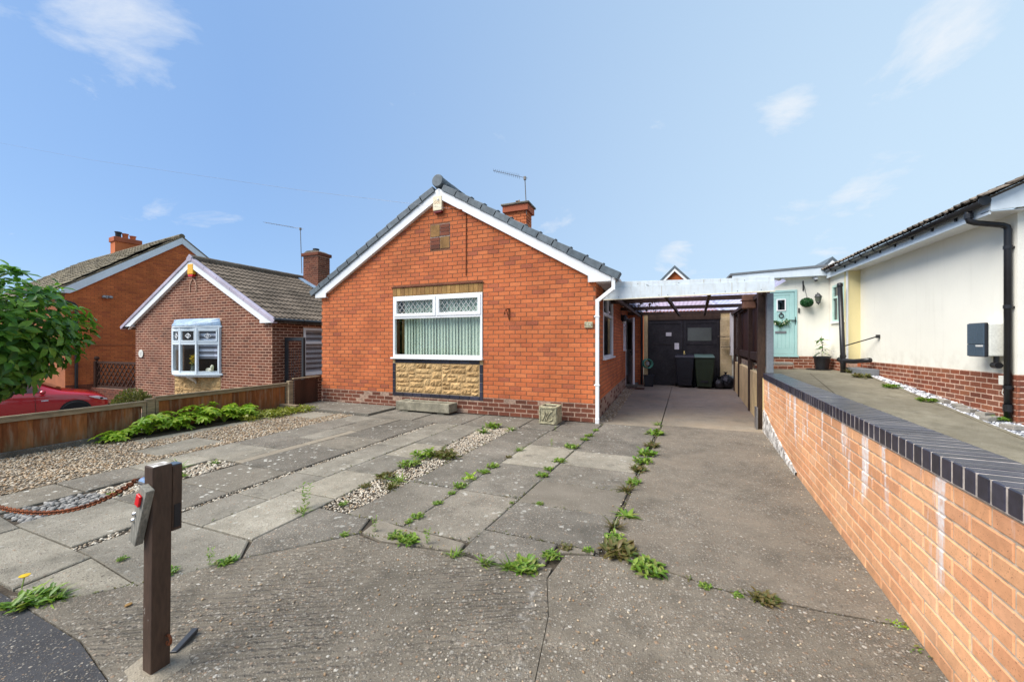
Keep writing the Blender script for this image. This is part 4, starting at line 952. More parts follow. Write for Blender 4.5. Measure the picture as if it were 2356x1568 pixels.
LB = Bricks(course=.0755, L=.228, j=.010, proud=.005)
LB.wall(tuple(p_far + nrm * .004), R(-90) - LA, LL, .0, .832, None, (), .05)
LB.finish('brick', 'buff_brick', lcore)
cc = wq(MB(), .0, LL, -.0105, .220, .836, .9252).build('coping', 'coping_mortar', LW)
s = .0; i = 0
cbm = {}; items = []
while s < LL - .08:
    w_ = .066 + random.uniform(-.002, .002)
    wq(MB(), s + .004, s + w_ + .004, -.013 + random.uniform(-.0008, .0008), .226, .838, .9275 + random.uniform(-.0008, .0008)).build('coping_brick', 'blue_brick', cc, False, .004, 1)
    s += .077; i += 1
# flaking white base at the far end of the wall
fl = MB()
def WP(s, t, z): return p_far - lwdir * s + nrm * t + Vector((0, 0, z))
prof = [(0, .34), (.25, .32), (.5, .25), (.9, .21), (1.3, .15), (1.9, .09), (2.3, .04)]
top = [WP(s, -.014 - random.uniform(0, .006), z + random.uniform(-.015, .015)) for s, z in prof]; bot = [WP(s, -.022, -.01) for s, z in prof]
n = len(prof); fl.add(top + bot, [(i, i + 1, n + i + 1, n + i) for i in range(n - 1)])
fl.add([p + nrm * .02 for p in top] + top, [(i, i + 1, n + i + 1, n + i) for i in range(n - 1)])
fl.build('flaking_base', 'white_flake', LW)
wq(MB(), -.10, -.002, -.01, .20, -.02, .84).build('rendered_end', 'cream_panel', LW, False, .004)

# ================================================================= CARPORT
CP = thing('carport', 'timber carport with white fascia and clear roof sheets beside the bungalow', 'carport', (.3, 10.2, 0))
FY = 6.93
MB().prism([(-.985, 2.175), (1.60, 2.205), (1.60, 2.355), (-.80, 2.385)], FY, FY + .02).build('fascia', 'white_board', CP, False, .003)
MB().prism([(-.80, 2.389), (1.60, 2.359), (1.60, 2.425), (-.76, 2.487)], FY + .022, FY + .04).build('upper_fascia', 'white_board', CP, False, .003)
MB().prism([(-.985, 2.165), (1.605, 2.195), (1.605, 2.209), (-.985, 2.179)], FY - .006, FY + .03).build('fascia_trim', 'ivory_plastic', CP)
jn = MB()
for x in (-.02, 1.02): jn.box(x, x + .006, FY - .002, FY + .01, 2.20, 2.37)
for x in (-.30, .62, .86): jn.box(x, x + .005, FY + .019, FY + .03, 2.385, 2.44)
jn.build('board_joint', 'grey_print', CP)
for x, z in ((-.72, 2.21), (-.06, 2.215), (.08, 2.216), (.48, 2.222), (.93, 2.228), (1.10, 2.228), (1.42, 2.234), (-.40, 2.43), (.25, 2.41), (1.2, 2.395)):
    MB().lathe([(.006, 0), (.006, .004)], (x, FY - .0005 if z < 2.3 else FY + .021, z), 8, Matrix.Rotation(R(90), 4, 'X')).build('screw', 'dark_metal', CP)
def rz(y): return 2.36 + (y - 7) * .012             # underside of the roof sheets
for y in (7.05, 8.75, 11.0, 13.35):
    MB().box(-1.09 if y > 7.5 else -1.0, xl(y) + .10, y, y + .055, rz(y) - .10, rz(y) - .012).build('cross_beam', 'carport_wood', CP, False, .004)
for xa, xb in ((.05, .50), (.72, 1.22), (-.80, -.70), (1.50, 1.98)):
    MB().bar((xa, 7.1, rz(7.1) - .14), (xb, 13.38, rz(13.4) - .14), .05, .075).build('rafter', 'carport_wood', CP, False, .004)
sheetm = MB(); nx_ = 60; xs0, xs1 = -.90, 1.78
for y in (6.99, 13.6):
    for i in range(nx_ * 2 + 1):
        t = i / (nx_ * 2); x = xs0 + (xs1 - xs0) * t + (y - 7) * .055 * t; sheetm.v.append((x, y, rz(y) + .012 + .012 * math.sin(i * math.pi / 2)))
N2 = nx_ * 2 + 1
for i in range(N2 - 1): sheetm.f.append((i, i + 1, N2 + i + 1, N2 + i))
sheetm.build('roof_sheet', 'roof_sheet', CP, True)
# litter of leaves lying on the sheets near the house
tv, tf = leaf_template(.09, .05, .3, .3); mats = []; locs = []
for _ in range(700):
    x = -.9 + abs(random.gauss(0, .42)); y = random.uniform(7.0, 13.5)
    if x > 1.7: continue
    mats.append(rotm(random.uniform(-.6, .6), random.uniform(-.6, .6), random.uniform(0, 6.28)) * random.uniform(.6, 1.4)); locs.append((x, y, rz(y) + .035))
o = scatter_mesh('leaf_litter', tv, tf, mats, locs, 'bark'); tag(o, 'dead leaves lying on the carport roof sheets against the bungalow', 'leaves', None, 'stuff')
# posts and boarded side
posts = [(7.34, .10), (9.2, .075), (11.5, .075), (12.9, .075)]
for i, (y, w_) in enumerate(posts):
    x = xl(y) - (.02 if i == 0 else -.02)
    MB().box(x - w_ / 2, x + w_ / 2, y - w_ / 2, y + w_ / 2, .0, rz(y) - .11).build('post', 'carport_wood', CP, False, .005)
box('post_shoe', 'grey_metal', xl(7.3) - .10, xl(7.3) - .074, 7.25, 7.39, .0, .36, CP, .004)
MB().box(1.555, 1.645, 7.19, 7.28, .926, 2.20).build('grey_post', 'slate_paint', CP, False, .005)
MB().bar((xl(7.4) + .03, 7.4, 1.16), (xl(13) + .06, 13.3, 1.16), .05, .15).build('mid_rail', 'carport_wood', CP, False, .004)
MB().bar((xl(7.4) + .03, 7.4, 2.20), (xl(13) + .06, 13.3, 2.28), .05, .12).build('top_rail', 'carport_wood', CP, False, .004)
y = 7.45
while y < 13.2:
    x = xl(y) + .10
    MB().box(x, x + .018, y, y + .142, 1.0, 2.26).build('board', 'dark_wood', CP); y += .148
for a, b in ((7.42, 9.12), (9.28, 11.42), (11.58, 12.84)):
    MB().bar((xl(a) + .06, a, .43), (xl(b) + .06, b, .43), .10, .86).build('low_panel', 'cream_panel', CP, False, .006)
hb = MB().box(1.42, 1.62, 8.3, 8.5, 2.06, 2.32).build('gutter_box', 'terracotta_wood', CP, False, .012)
MB().box(1.40, 1.64, 8.28, 8.52, 2.21, 2.23).build('box_band', 'terracotta_wood', hb)

# ================================================================= GARAGE
GY = 13.72
G = thing('garage', 'dark garage with double doors at the end of the carport', 'garage', (.7, 14.5, 0))
gw = MB().box(-.60, -.47, GY, GY + .12, 0, 2.38).box(1.70, 2.02, GY, GY + .12, 0, 2.38).box(-.47, 1.70, GY + .02, GY + .12, 2.18, 2.38).box(-.6, -.5, GY + .12, 18, 0, 2.38).box(1.92, 2.02, GY + .12, 18, 0, 2.38).box(-.6, 2.02, 17.9, 18, 0, 2.38).build('wall', 'cream_panel', G)
CBk = Bricks(course=.15, L=.44, j=.008, proud=.006); CBk.wall((1.70, GY, 0), 0, .32, 0, 2.2); CBk.finish('block', 'cream_brick', gw)
MB().box(-.65, 2.07, GY - .05, 18.05, 2.385, 2.44).build('roof', 'carport_wood', G)
MB().box(-.47, 1.70, GY - .03, GY + .02, 2.17, 2.36).build('lintel_board', 'carport_wood', G)
for a, b in ((-.46, .615), (.625, 1.69)):
    d_ = MB().box(a, b, GY + .01, GY + .05, .02, 2.165).build('door', 'garage_paint', G, False, .006)
    fr_ = MB()
    for p, q, r, s_ in ((a, a + .09, .02, 2.165), (b - .09, b, .02, 2.165), (a + .09, b - .09, 2.05, 2.165), (a + .09, b - .09, 1.36, 1.46), (a + .09, b - .09, .02, .16)): fr_.box(p, q, GY - .006, GY + .012, r, s_)
    fr_.build('door_rail', 'garage_paint', d_, False, .004)
    if a < 0: MB().box(-.16, .36, GY + .004, GY + .012, 1.47, 1.88).build('pane', 'garage_paint', d_); MB().box(.10, .27, GY - .002, GY + .005, 1.64, 1.76).build('notice', 'paper', d_)
    else: MB().box(.76, 1.45, GY - .004, GY + .012, 1.48, 1.90).build('pane', 'frosted', d_)
    if a < 0: MB().box(.365, .50, GY - .009, GY - .005, 1.20, 1.41).build('notice', 'paper', d_)
    else: MB().box(.64, .675, GY - .022, GY - .004, .95, 1.15).box(.64, .70, GY - .05, GY - .022, 1.03, 1.06).build('handle', 'brass', d_)
tag(MB().tube([(-.66, GY - .12, .02), (-.66, GY - .12, 2.35)], .035, 10).build('drainpipe', 'black_plastic'), 'black drainpipe at the far end of the carport', 'drainpipe')
hr = thing('hose_reel', 'green garden hose coil hanging beside the garage door', 'hose reel', (-.45, GY - .06, .5))
for k_ in range(4): MB().torus((-.50 + .018 * k_, GY - .08 - .02 * k_, .72), .15, .014, 22, 7, Matrix.Rotation(R(80), 4, 'X') @ Matrix.Rotation(R(20), 4, 'Y')).build('hose_loop', 'hose', hr, True)
MB().box(-.52, -.42, GY - .05, GY - .01, .66, .78).build('bracket', 'grey_metal', hr)
cr_ = thing('storage_tub', 'dark grey plastic tub on the floor left of the garage door', 'tub', (-.42, 13.2, 0))
MB().prism([(-.55, .01), (-.28, .01), (-.255, .36), (-.575, .36)], 13.05, 13.32).build('tub', 'bin_black', cr_, False, .02)
MB().box(-.59, -.24, 13.035, 13.335, .345, .372).build('rim', 'bin_black', cr_, False, .006)
tag(box('doormat', 'dark_wood', -1.04, -.52, 12.15, 12.6, .006, .022, None, .006), 'small dark doormat under the carport by the side door', 'doormat')
def wheelie(name, label, cx, cy, rot, body, lid):
    M = Matrix.Translation((cx, cy, 0)) @ Matrix.Rotation(rot, 4, 'Z'); t = thing(name, label, 'wheelie bin', (cx, cy, 0), 'wheelie bins by the garage')
    b = MB(M); V = []
    for z, w_, f, bk in ((.06, .20, -.22, .18), (.40, .235, -.265, .22), (.86, .265, -.315, .26), (.94, .27, -.32, .265)): V += [(-w_, f, z), (w_, f, z), (w_, bk, z), (-w_, bk, z)]
    Fq = [(3, 2, 1, 0)] + [(k * 4 + i, k * 4 + (i + 1) % 4, k * 4 + 4 + (i + 1) % 4, k * 4 + 4 + i) for k in range(3) for i in range(4)] + [(12, 13, 14, 15)]
    b.add(V, Fq).build('body', body, t, False, .025, 3)
    MB(M).box(-.29, .29, -.34, .29, .93, .965).build('rim', body, t, False, .012)
    V = [(-.285, -.35, .967), (.285, -.35, .967), (.285, .30, .967), (-.285, .30, .967), (-.27, -.32, 1.01), (.27, -.32, 1.01), (.27, .27, 1.055), (-.27, .27, 1.055)]
    MB(M).add(V, [(3, 2, 1, 0), (4, 5, 6, 7)] + [(i, (i + 1) % 4, (i + 1) % 4 + 4, i + 4) for i in range(4)]).build('lid', lid, t, False, .015, 3)
    MB(M).tube([(-.25, .33, .98), (.25, .33, .98)], .016, 8).box(-.27, -.23, .26, .345, .95, .99).box(.23, .27, .26, .345, .95, .99).build('handle', body, t)
    for sx in (-.26, .26): MB(M).lathe([(.0, -.03), (.095, -.03), (.10, -.02), (.10, .02), (.095, .03), (.0, .03)], (sx, .19, .10), 18, Matrix.Rotation(R(90), 4, 'Y')).build('wheel', 'tyre', t)
    MB(M).box(-.10, .10, -.258, -.235, .20, .26).build('front_recess', 'car_trim', t)
    return t
wheelie('wheelie_bin', 'green wheelie bin with paler lid in front of the garage doors', 1.20, 13.30, R(-2), 'bin_green', 'bin_lid')
wheelie('wheelie_bin', 'black wheelie bin standing behind the green one at the garage', .66, 13.42, R(-4), 'bin_black', 'bin_black')
for nm, lb, c, r_ in (('bin_bag', 'larger knotted black bin bag against the cream wall', (1.84, 13.42, .21), (.24, .21, .23)), ('bin_bag', 'smaller crumpled bin bag right beside the green bin', (1.60, 13.25, .15), (.15, .14, .165))):
    t = thing(nm, lb, 'bin bag', (c[0], c[1], 0)); MB().ball(c, r_, 14, 10, .09).build('bag', 'bag', t, True)
    MB().lathe([(.03, 0), (.02, .04), (.06, .09)], (c[0] - .03, c[1], c[2] + r_[2] * .93), 9).build('knot', 'bag', t)
pl_ = thing('porch_lamp', 'dark round lamp on the side wall under the carport', 'lamp', (XR, 11.2, 2.05))
MB().lathe([(.0, 0), (.06, 0), (.075, .03), (.075, .13), (.05, .18), (0, .19)], (XR + .09, 11.2, 2.02), 14).box(XR + .008, XR + .04, 11.15, 11.25, 2.05, 2.2).build('lantern', 'black_plastic', pl_, False)
MB().lathe([(.0, 0), (.055, .0), (.055, .05), (.0, .06)], (XR + .09, 11.2, 1.965), 14).build('glass', 'offwhite_plastic', pl_)
tag(MB().tube([(1.62, 13.6, 1.62), (1.80, 13.45, 1.60)], .012).box(1.62, 1.92, 13.42, 13.6, 1.60, 1.62).box(1.7, 1.95, 13.45, 13.62, 1.28, 1.295).build('wall_shelf', 'bark'), 'small wooden shelves on the cream wall at the back of the carport', 'shelf')

# ================================================================= RIGHT-HAND NEIGHBOUR
def zn(y): return min(.66, max(-.02, .66 - .1 * (11.4 - y)))
nd = MB(); ysn = [-2.0, 2.0, 4.6, 6.0, 7.0, 8.0, 9.2, 10.4, 11.4, 13.45]
def kx(y): return 4.21 + (y - 7.1) * .045
for y in ysn:
    nd.v += [(xl(y) + .20, y, zn(y) - .02), (xl(y) + .6, y, zn(y)), (kx(y) if y < 13 else 4.4, y, zn(y) + .01)]
for i in range(len(ysn) - 1):
    for k_ in range(2): nd.f.append((3 * i + k_, 3 * i + k_ + 1, 3 * i + k_ + 4, 3 * i + k_ + 3))
ndo = struct(nd.build('neighbour_driveway', 'neighbour_drive'))
MB().add([(xl(7.2) + .2, 7.17, -.05), (xl(13.4) + .2, 13.4, -.05), (xl(13.4) + .2, 13.4, .66), (xl(7.2) + .2, 7.17, zn(7.2))], [(0, 1, 2, 3)]).build('drive_retaining_edge', 'slab_mid', ndo)
cj = MB(); cp_ = [(2.30, 4.2), (2.72, 6.8), (3.06, 9.0), (3.36, 11.4)]
for (a, b), (c, d) in zip(cp_[:-1], cp_[1:]): cj.add([(a - .008, b, zn(b) + .006), (a + .008, b, zn(b) + .006), (c + .008, d, zn(d) + .006), (c - .008, d, zn(d) + .006)], [(0, 1, 2, 3)])
cj.build('drive_joint', 'soil', ndo)
sb = MB(); 
for y in ysn: sb.v += [(kx(y) - .02, y, zn(y) - .03), (5.2, y, zn(y) - .02)]
for i in range(len(ysn) - 1): sb.f.append((2 * i, 2 * i + 1, 2 * i + 3, 2 * i + 2))
struct(sb.build('chip_bed', 'garden_ground'))
for i in range(len(ysn) - 3):
    a, b = ysn[i + 1], ysn[i + 2]
    MB().bar((kx(a) + .0, a + .006, zn(a) + .0), (kx(b) + .0, b - .006, zn(b) + .0), .055, .05).build('kerb_edging', 'neighbour_drive', ndo, False, .006)
P_ = [(kx(4.4) + .03, 4.4), (4.63, 4.4), (4.63, 11.9), (kx(11.4) + .03, 11.4)]
pebbles('slate_chips', poly_pts(P_, 1500, lambda x, y: zn(y) - .005), .012, .032, 'slate_chips', 'white and grey slate chippings along the cream house wall', 'chippings', .45)
XM = 4.65; YC = 7.62
N = thing('rendered_bungalow', 'cream rendered bungalow on a brick plinth with black guttering', 'bungalow', (8, 11, .3))
nw = MB().box(XM, XM + .25, YC + .25, 12.22, .96, 3.30).box(XM, 11.5, YC, YC + .25, .96, 3.30).prism([(XM, 3.30), (11.5, 3.30), (8.1, 5.15)], YC, YC + .25).box(11.25, 11.5, YC + .25, 14, 0, 3.3)
nw.build('wall', 'cream_render', N)
MB().box(4.386, 4.65, 12.22, 12.40, 1.0, 3.26).build('yellow_return', 'yellow_render', N)
MB().box(4.374, 4.400, 12.20, 12.27, .98, 3.24).build('corner_trim', 'white_upvc', N)
BW = (12.37, 13.14, 1.98, 2.99)
MB().box(4.386, 4.60, 12.40, 13.36, .98, BW[2]).box(4.386, 4.60, 12.40, 13.36, BW[3], 3.26).box(4.386, 4.60, BW[1], 13.36, BW[2], BW[3]).box(4.386, 4.6, 12.40, 12.402, BW[2], BW[3]).build('bay_wall', 'cream_render', N)
m = MB()
for p, q, r, s_ in ((12.405, 12.47, BW[2], BW[3]), (BW[1] - .06, BW[1], BW[2], BW[3]), (12.47, BW[1] - .06, BW[3] - .06, BW[3]), (12.47, BW[1] - .06, BW[2], BW[2] + .06), (12.47, BW[1] - .06, 2.62, 2.68), (12.76, 12.80, 2.04, 2.62)): m.box(4.375, 4.43, p, q, r, s_)
bw = m.build('window', 'sage_frame', N, False, .004)
MB().box(4.41, 4.416, 12.45, BW[1] - .04, 2.02, 2.96).build('pane', 'dark_glass', bw)
MB().box(4.34, 4.42, 12.36, BW[1] + .06, 1.94, 1.98).build('sill', 'white_upvc', bw, False, .005)
NB = Bricks(course=.0835, L=.231, j=.015, proud=.003)
pz = .965
def pwall(y_from, y_to): return [(pz - .0835 * k) for k in range(1, 14)]
pc = MB().box(XM - .003, XM + .2, YC - .003, 12.2, -.1, pz - .003).box(XM, 11.5, YC - .004, YC + .1, -.1, pz - .003).build('plinth', 'pink_mortar', N)
NB.wall((XM - .003, 12.2, 0), R(-90), 12.2 - YC + .01, pz - 13 * .0835, pz)
NB.wall((XM - .012, YC - .004, 0), 0, 2.2, pz - 13 * .0835, pz)
rp = MB().box(2.2, 4.386, 13.362, 13.6, .3, 1.03).box(4.388, 4.6, 12.25, 13.37, .3, .985).build('rear_plinth', 'pink_mortar', N)
NB.wall((2.4, 13.362, 0), 0, 1.99, 1.03 - 6 * .0835, 1.03); NB.wall((4.388, 13.36, 0), R(-90), 1.1, .985 - 6 * .0835, .985)
NB.items = [it for it in NB.items if it[0].translation.z > zn(it[0].translation.y) - .09]
NB.finish('plinth_brick', 'house_plinth_brick', pc)
# rear wing with the teal door
DX0, DX1, DZ0, DZ1 = 2.78, 3.63, 1.05, 2.955
MB().box(1.95, DX0, 13.365, 13.6, 1.03, 3.36).box(DX1, 4.386, 13.365, 13.6, 1.03, 3.36).box(DX0, DX1, 13.365, 13.6, DZ1, 3.36).build('rear_wing_wall', 'cream_render', N)
df = MB()
for p, q, r, s_ in ((DX0, DX0 + .06, DZ0, DZ1), (DX1 - .06, DX1, DZ0, DZ1), (DX0 + .06, DX1 - .06, DZ1 - .06, DZ1), (DX0 + .06, DX1 - .06, DZ0, DZ0 + .04)): df.box(p, q, 13.345, 13.44, r, s_)
dfo = df.build('door_frame', 'teal_door', N, False, .004)
dr_ = MB().box(DX0 + .062, DX1 - .062, 13.375, 13.42, DZ0 + .045, DZ1 - .062).build('door', 'teal_door', N)
pw = (DX1 - DX0 - .36) / 5
for i in range(5):
    a = DX0 + .18 + i * pw
    if 1 <= i <= 3: MB().box(a + .004, a + pw - .004, 13.368, 13.38, 1.25, 2.33).build('panel_board', 'teal_door', dr_, False, .004); MB().box(a + .004, a + pw - .004, 13.368, 13.38, 2.70, 2.80).build('panel_board', 'teal_door', dr_, False, .004)
    else: MB().box(a + .004, a + pw - .004, 13.368, 13.38, 1.25, 2.80).build('panel_board', 'teal_door', dr_, False, .004)
sd = MB()
for p, q, r, s_ in ((DX0 + .07, DX0 + .17, 1.10, 2.885), (DX1 - .17, DX1 - .07, 1.10, 2.885), (DX0 + .17, DX1 - .17, 2.81, 2.885), (DX0 + .17, DX1 - .17, 1.10, 1.24)): sd.box(p, q, 13.362, 13.38, r, s_)
sd.build('door_stile', 'teal_door', dr_, False, .004)
m = MB()
for p, q, r, s_ in ((3.125, 3.155, 2.35, 2.70), (3.33, 3.36, 2.35, 2.70), (3.155, 3.33, 2.67, 2.70), (3.155, 3.33, 2.35, 2.38)): m.box(p, q, 13.35, 13.38, r, s_)
m.build('pane_frame', 'white_upvc', dr_, False, .003)
MB().box(3.15, 3.335, 13.358, 13.364, 2.375, 2.675).build('pane', 'dark_glass', dr_)
MB().torus((3.24, 13.352, 2.21), .055, .014, 18, 7, Matrix.Rotation(R(90), 4, 'X')).lathe([(.0, 0), (.03, 0), (.02, .03), (0, .035)], (3.24, 13.368, 2.29), 10, Matrix.Rotation(R(90), 4, 'X')).build('knocker', 'dark_metal', dr_, True)
MB().box(3.09, 3.37, 13.352, 13.372, 1.69, 1.76).build('letter_plate', 'slate_paint', dr_, False, .01)
MB().box(3.575, 3.605, 13.345, 13.37, 1.93, 2.17).box(3.47, 3.60, 13.315, 13.345, 2.055, 2.08).build('handle', 'black_plastic', dr_, False, .004)
tag(MB().box(3.655, 3.69, 13.335, 13.363, 2.28, 2.42).build('doorbell', 'black_plastic', None, False, .005), 'slim black doorbell beside the teal door', 'doorbell')
MB().box(DX0 - .02, DX1 + .03, 13.32, 13.44, 1.005, 1.048).build('door_sill', 'teal_door', N)
st = MB().box(2.5, 3.42, 12.98, 13.36, .5, .845).build('step', 'pink_mortar', N)
SB = Bricks(course=.0835, L=.231, j=.011); SB.wall((2.5, 12.98, 0), 0, .92, .845 - 3 * .0835, .80); SB.finish('step_brick', 'house_plinth_brick', st)
MB().box(2.48, 3.44, 12.96, 13.36, .80, .855).build('step_tread', 'paver', st, False, .006)
MB().prism([(1.95, 3.30), (4.29, 3.30), (4.29, 3.54), (1.95, 3.445)], 13.16, 13.19).build('flat_roof_fascia', 'blue_paint', N, False, .003)
MB().prism([(1.90, 3.447), (4.29, 3.542), (4.29, 3.60), (1.90, 3.505)], 13.14, 16).build('flat_roof_edge', 'slate_paint', N)
MB().box(1.95, 4.3, 13.19, 13.37, 3.29, 3.31).build('flat_soffit', 'white_upvc', N)
# eaves of the main roof: fascia, soffit, gutter, tiles
FX = 4.27
MB().box(FX, FX + .02, YC - .16, 13.2, 3.215, 3.39).build('fascia', 'blue_paint', N)
MB().box(FX + .02, XM + .02, YC - .16, 13.2, 3.245, 3.255).build('soffit', 'white_upvc', N)
gt = MB(); nseg = 8; L0, L1 = YC - .20, 12.9
for y in (L0, L1):
    for r_ in (.062, .054):
        for i in range(nseg + 1):
            a = math.pi + math.pi * i / nseg; gt.v.append((FX - .07 + r_ * math.cos(a), y, 3.40 + r_ * math.sin(a) * 1.05))
K = nseg + 1
for q in range(2):
    for i in range(nseg): gt.f.append((q * K + i, q * K + i + 1, 2 * K + q * K + i + 1, 2 * K + q * K + i))
for i in range(nseg): gt.f.append((i, i + 1, K + i + 1, K + i)); gt.f.append((2 * K + i, 2 * K + i + 1, 3 * K + i + 1, 3 * K + i))
gto = gt.build('gutter', 'black_plastic', N, True)
MB().lathe([(.0, 0), (.066, 0), (.066, .015), (0, .015)], (FX - .07, L0 - .01, 3.40), 16, Matrix.Rotation(R(-90), 4, 'X')).build('gutter_stop', 'black_plastic', gto)
for i in range(9):
    y = 8.1 + i * .56; MB().torus((FX - .07, y, 3.40), .066, .008, 20, 6, Matrix.Rotation(R(90), 4, 'X')).box(FX - .02, FX, y - .02, y + .02, 3.30, 3.40).build('gutter_bracket', 'black_plastic', gto)
ndp = MB()
ndp.tube([(FX - .07, 7.72, 3.36), (FX - .07, 7.72, 3.24), (FX - .06, 7.72, 3.20), (FX, 7.71, 3.165), (XM - .11, 7.70, 3.10), (XM - .065, 7.695, 3.07), (XM - .055, 7.69, 3.02), (XM - .055, 7.69, zn(7.69) - .02)], .040, 14)
ndo_ = ndp.build('downpipe', 'black_plastic', N, True)
for z in (.75, 1.9, 2.75): MB().lathe([(.047, 0), (.047, .05)], (XM - .055, 7.69, z), 14).box(XM - .03, XM, 7.66, 7.72, z, z + .03).build('pipe_collar', 'black_plastic', ndo_)
MB().lathe([(.049, 0), (.049, .10)], (XM - .055, 7.69, zn(7.69) + .14), 14).lathe([(.05, 0), (.05, .07)], (FX - .07, 7.72, 3.24), 14).build('pipe_socket', 'black_plastic', ndo_)
nr = MB().prism([(FX - .06, 3.44), (8.1, 5.30), (12.0, 3.3), (12.0, 3.25), (8.1, 5.22), (FX - .06, 3.40)], YC - .17, 14).build('roof', 'brown_tile', N)
sl_ = math.atan2(5.30 - 3.44, 8.1 - FX + .06)
tile_slope(nr, (FX - .10, 13.6, 3.43), (0, -1, 0), (math.cos(sl_), 0, math.sin(sl_)), .30, .31, 21, 13, 'brown_tile', 2, .030, .012, 0, .04, .02)
MB().prism([(FX + .0, 3.26), (FX, 3.43), (8.1, 5.26), (8.1, 5.06), (XM + .1, 3.28)], YC - .19, YC - .165).build('bargeboard', 'blue_paint', N)
MB().prism([(XM - .38, 3.256), (8.1, 5.05), (8.1, 5.06), (XM - .38, 3.268)], YC - .165, YC - .001).build('gable_soffit', 'white_upvc', N)
# wall-mounted inverter box
iv = thing('inverter_box', 'navy fronted white inverter box on the cream wall beside the black downpipe', 'inverter', (XM, 7.9, 1.2))
MB().box(XM - .19, XM - .01, 7.80, 8.13, 1.21, 1.70).build('casing', 'offwhite_plastic', iv, False, .02, 3)
MB().box(XM - .235, XM - .192, 7.79, 8.14, 1.20, 1.71).build('edge_trim', 'black_plastic', iv, False, .018, 3)
for a, b, c, d in ((7.80, 7.962, 1.39, 1.70), (7.968, 8.13, 1.39, 1.70), (7.80, 7.962, 1.21, 1.384), (7.968, 8.13, 1.21, 1.384)): MB().box(XM - .246, XM - .232, a, b, c, d).build('front_panel', 'navy_panel', iv, False, .004)
MB().box(XM - .249, XM - .245, 7.81, 7.95, 1.352, 1.378).build('badge', 'lead', iv)
MB().tube([(XM - .08, 7.85, 1.21), (XM - .08, 7.85, 1.10)], .03, 10).lathe([(.0, -.05), (.045, -.05), (.045, .05), (0, .05)], (XM - .08, 7.85, 1.08), 12, Matrix.Rotation(R(90), 4, 'X')).build('conduit', 'black_plastic', iv)
jb = tag(MB().box(XM - .065, XM - .008, 7.75, 7.84, .80, .93).tube([(XM - .03, 7.79, .80), (XM - .05, 7.80, .68), (XM - .03, 7.76, .60)], .006, 6).build('junction_box', 'offwhite_plastic', None, False, .004), 'small pale junction box on the brick plinth by the black downpipe', 'junction box')
# leaning vent pipe with its branch on the drive edge
vp = thing('soil_pipe', 'tall black soil pipe with a side branch in front of the sage window', 'pipe', (4.22, 11.95, .64))
MB().tube([(4.22, 12.0, .62), (4.22, 12.0, 1.0), (4.20, 12.12, 2.86)], [.055, .055, .05], 14).build('stack', 'black_plastic', vp, True)
MB().lathe([(.06, 0), (.065, .04), (.055, .09), (0, .11)], (4.20, 12.125, 2.84), 14).build('cap', 'black_plastic', vp)
MB().tube([(4.16, 12.10, 1.0), (4.22, 12.0, .965), (4.36, 11.78, .96), (4.44, 11.60, .985), (4.52, 11.40, 1.01)], [.055, .06, .056, .052, .055], 14).build('branch', 'black_plastic', vp, True)
[MB().lathe([(.066, 0), (.066, .06)], (4.22, 12.0, z_), 14).build('socket', 'black_plastic', vp) for z_ in (.90, 1.05)]
tag(MB().tube([(4.25, 12.03, 1.33), (4.60, 11.30, 1.555)], .014, 8).box(4.585, 4.648, 11.27, 11.32, 1.52, 1.60).build('support_strut', 'black_plastic'), 'thin black strut from the soil pipe to the cream wall', 'strut')
tag(MB().box(4.32, 4.64, 11.28, 12.12, .60, .80).build('concrete_block_step', 'slate_paint', None, False, .01), 'grey concrete block beside the soil pipe at the cream wall', 'block')
for (x, y, a), lb in zip(((4.37, 7.26, 8), (4.40, 7.66, -70), (4.49, 7.92, -60), (4.40, 8.14, 18), (4.45, 8.38, -6), (4.42, 8.75, 14)),
        ('nearest loose grey block paver in the slate chippings', 'loose grey block paver lying second from the front in the slate chippings', 'grey block paver resting behind the second paver in the slate chippings', 'grey block paver tilted halfway along the slate chippings', 'grey block paver touching the tilted one in the slate chippings', 'farthest grey block paver in the slate chippings')):
    M = Matrix.Translation((x, y, zn(y) + .03)) @ Matrix.Rotation(R(a), 4, 'Z') @ Matrix.Rotation(R(random.uniform(-5, 5)), 4, 'X')
    tag(box('block_paver', 'paver', -.055, .055, -.10, .10, -.03, .032, None, .006, M), lb, 'paver', 'loose block pavers along the cream house')
# door furniture: lantern, cameras, topiary ball, pot
ln = thing('wall_lantern', 'black coach lantern on the cream wall right of the teal door', 'lantern', (4.09, 13.36, 2.55))
MB().box(4.06, 4.12, 13.335, 13.364, 2.62, 2.80).tube([(4.09, 13.34, 2.78), (4.09, 13.27, 2.83), (4.09, 13.23, 2.80)], .012, 7).build('bracket', 'dark_metal', ln)
MB().lathe([(.10, 0), (.085, .02), (.03, .09), (0, .11)], (4.09, 13.22, 2.71), 8).lathe([(.055, 0), (.06, -.02), (.02, -.05), (0, -.09)], (4.09, 13.22, 2.57), 8).build('roof', 'dark_metal', ln)
MB().lathe([(.055, 0), (.085, .14)], (4.09, 13.22, 2.57), 8).build('glass', 'frosted', ln)
for x, z, lb in ((3.27, 3.27, 'white dome security camera above the teal door'), (4.05, 3.24, 'white dome security camera at the corner above the lantern')):
    t = thing('security_camera', lb, 'camera', (x, 13.33, z), 'security cameras on the rear wing')
    MB().box(x - .05, x + .05, 13.29, 13.364, z - .01, z + .05).lathe([(.05, 0), (.05, .07), (.0, .07)], (x, 13.27, z - .04), 14).build('housing', 'white_upvc', t, False, .006)
    MB().ball((x, 13.26, z - .045), .042, 12, 8).build('lens', 'black_plastic', t, True)
tp = thing('topiary_ball', 'green artificial topiary ball hanging from a bracket by the teal door', 'topiary ball', (3.81, 13.18, 2.4))
MB().ball((3.81, 13.18, 2.56), (.135, .135, .115), 20, 14, .03).build('ball', 'topiary', tp)
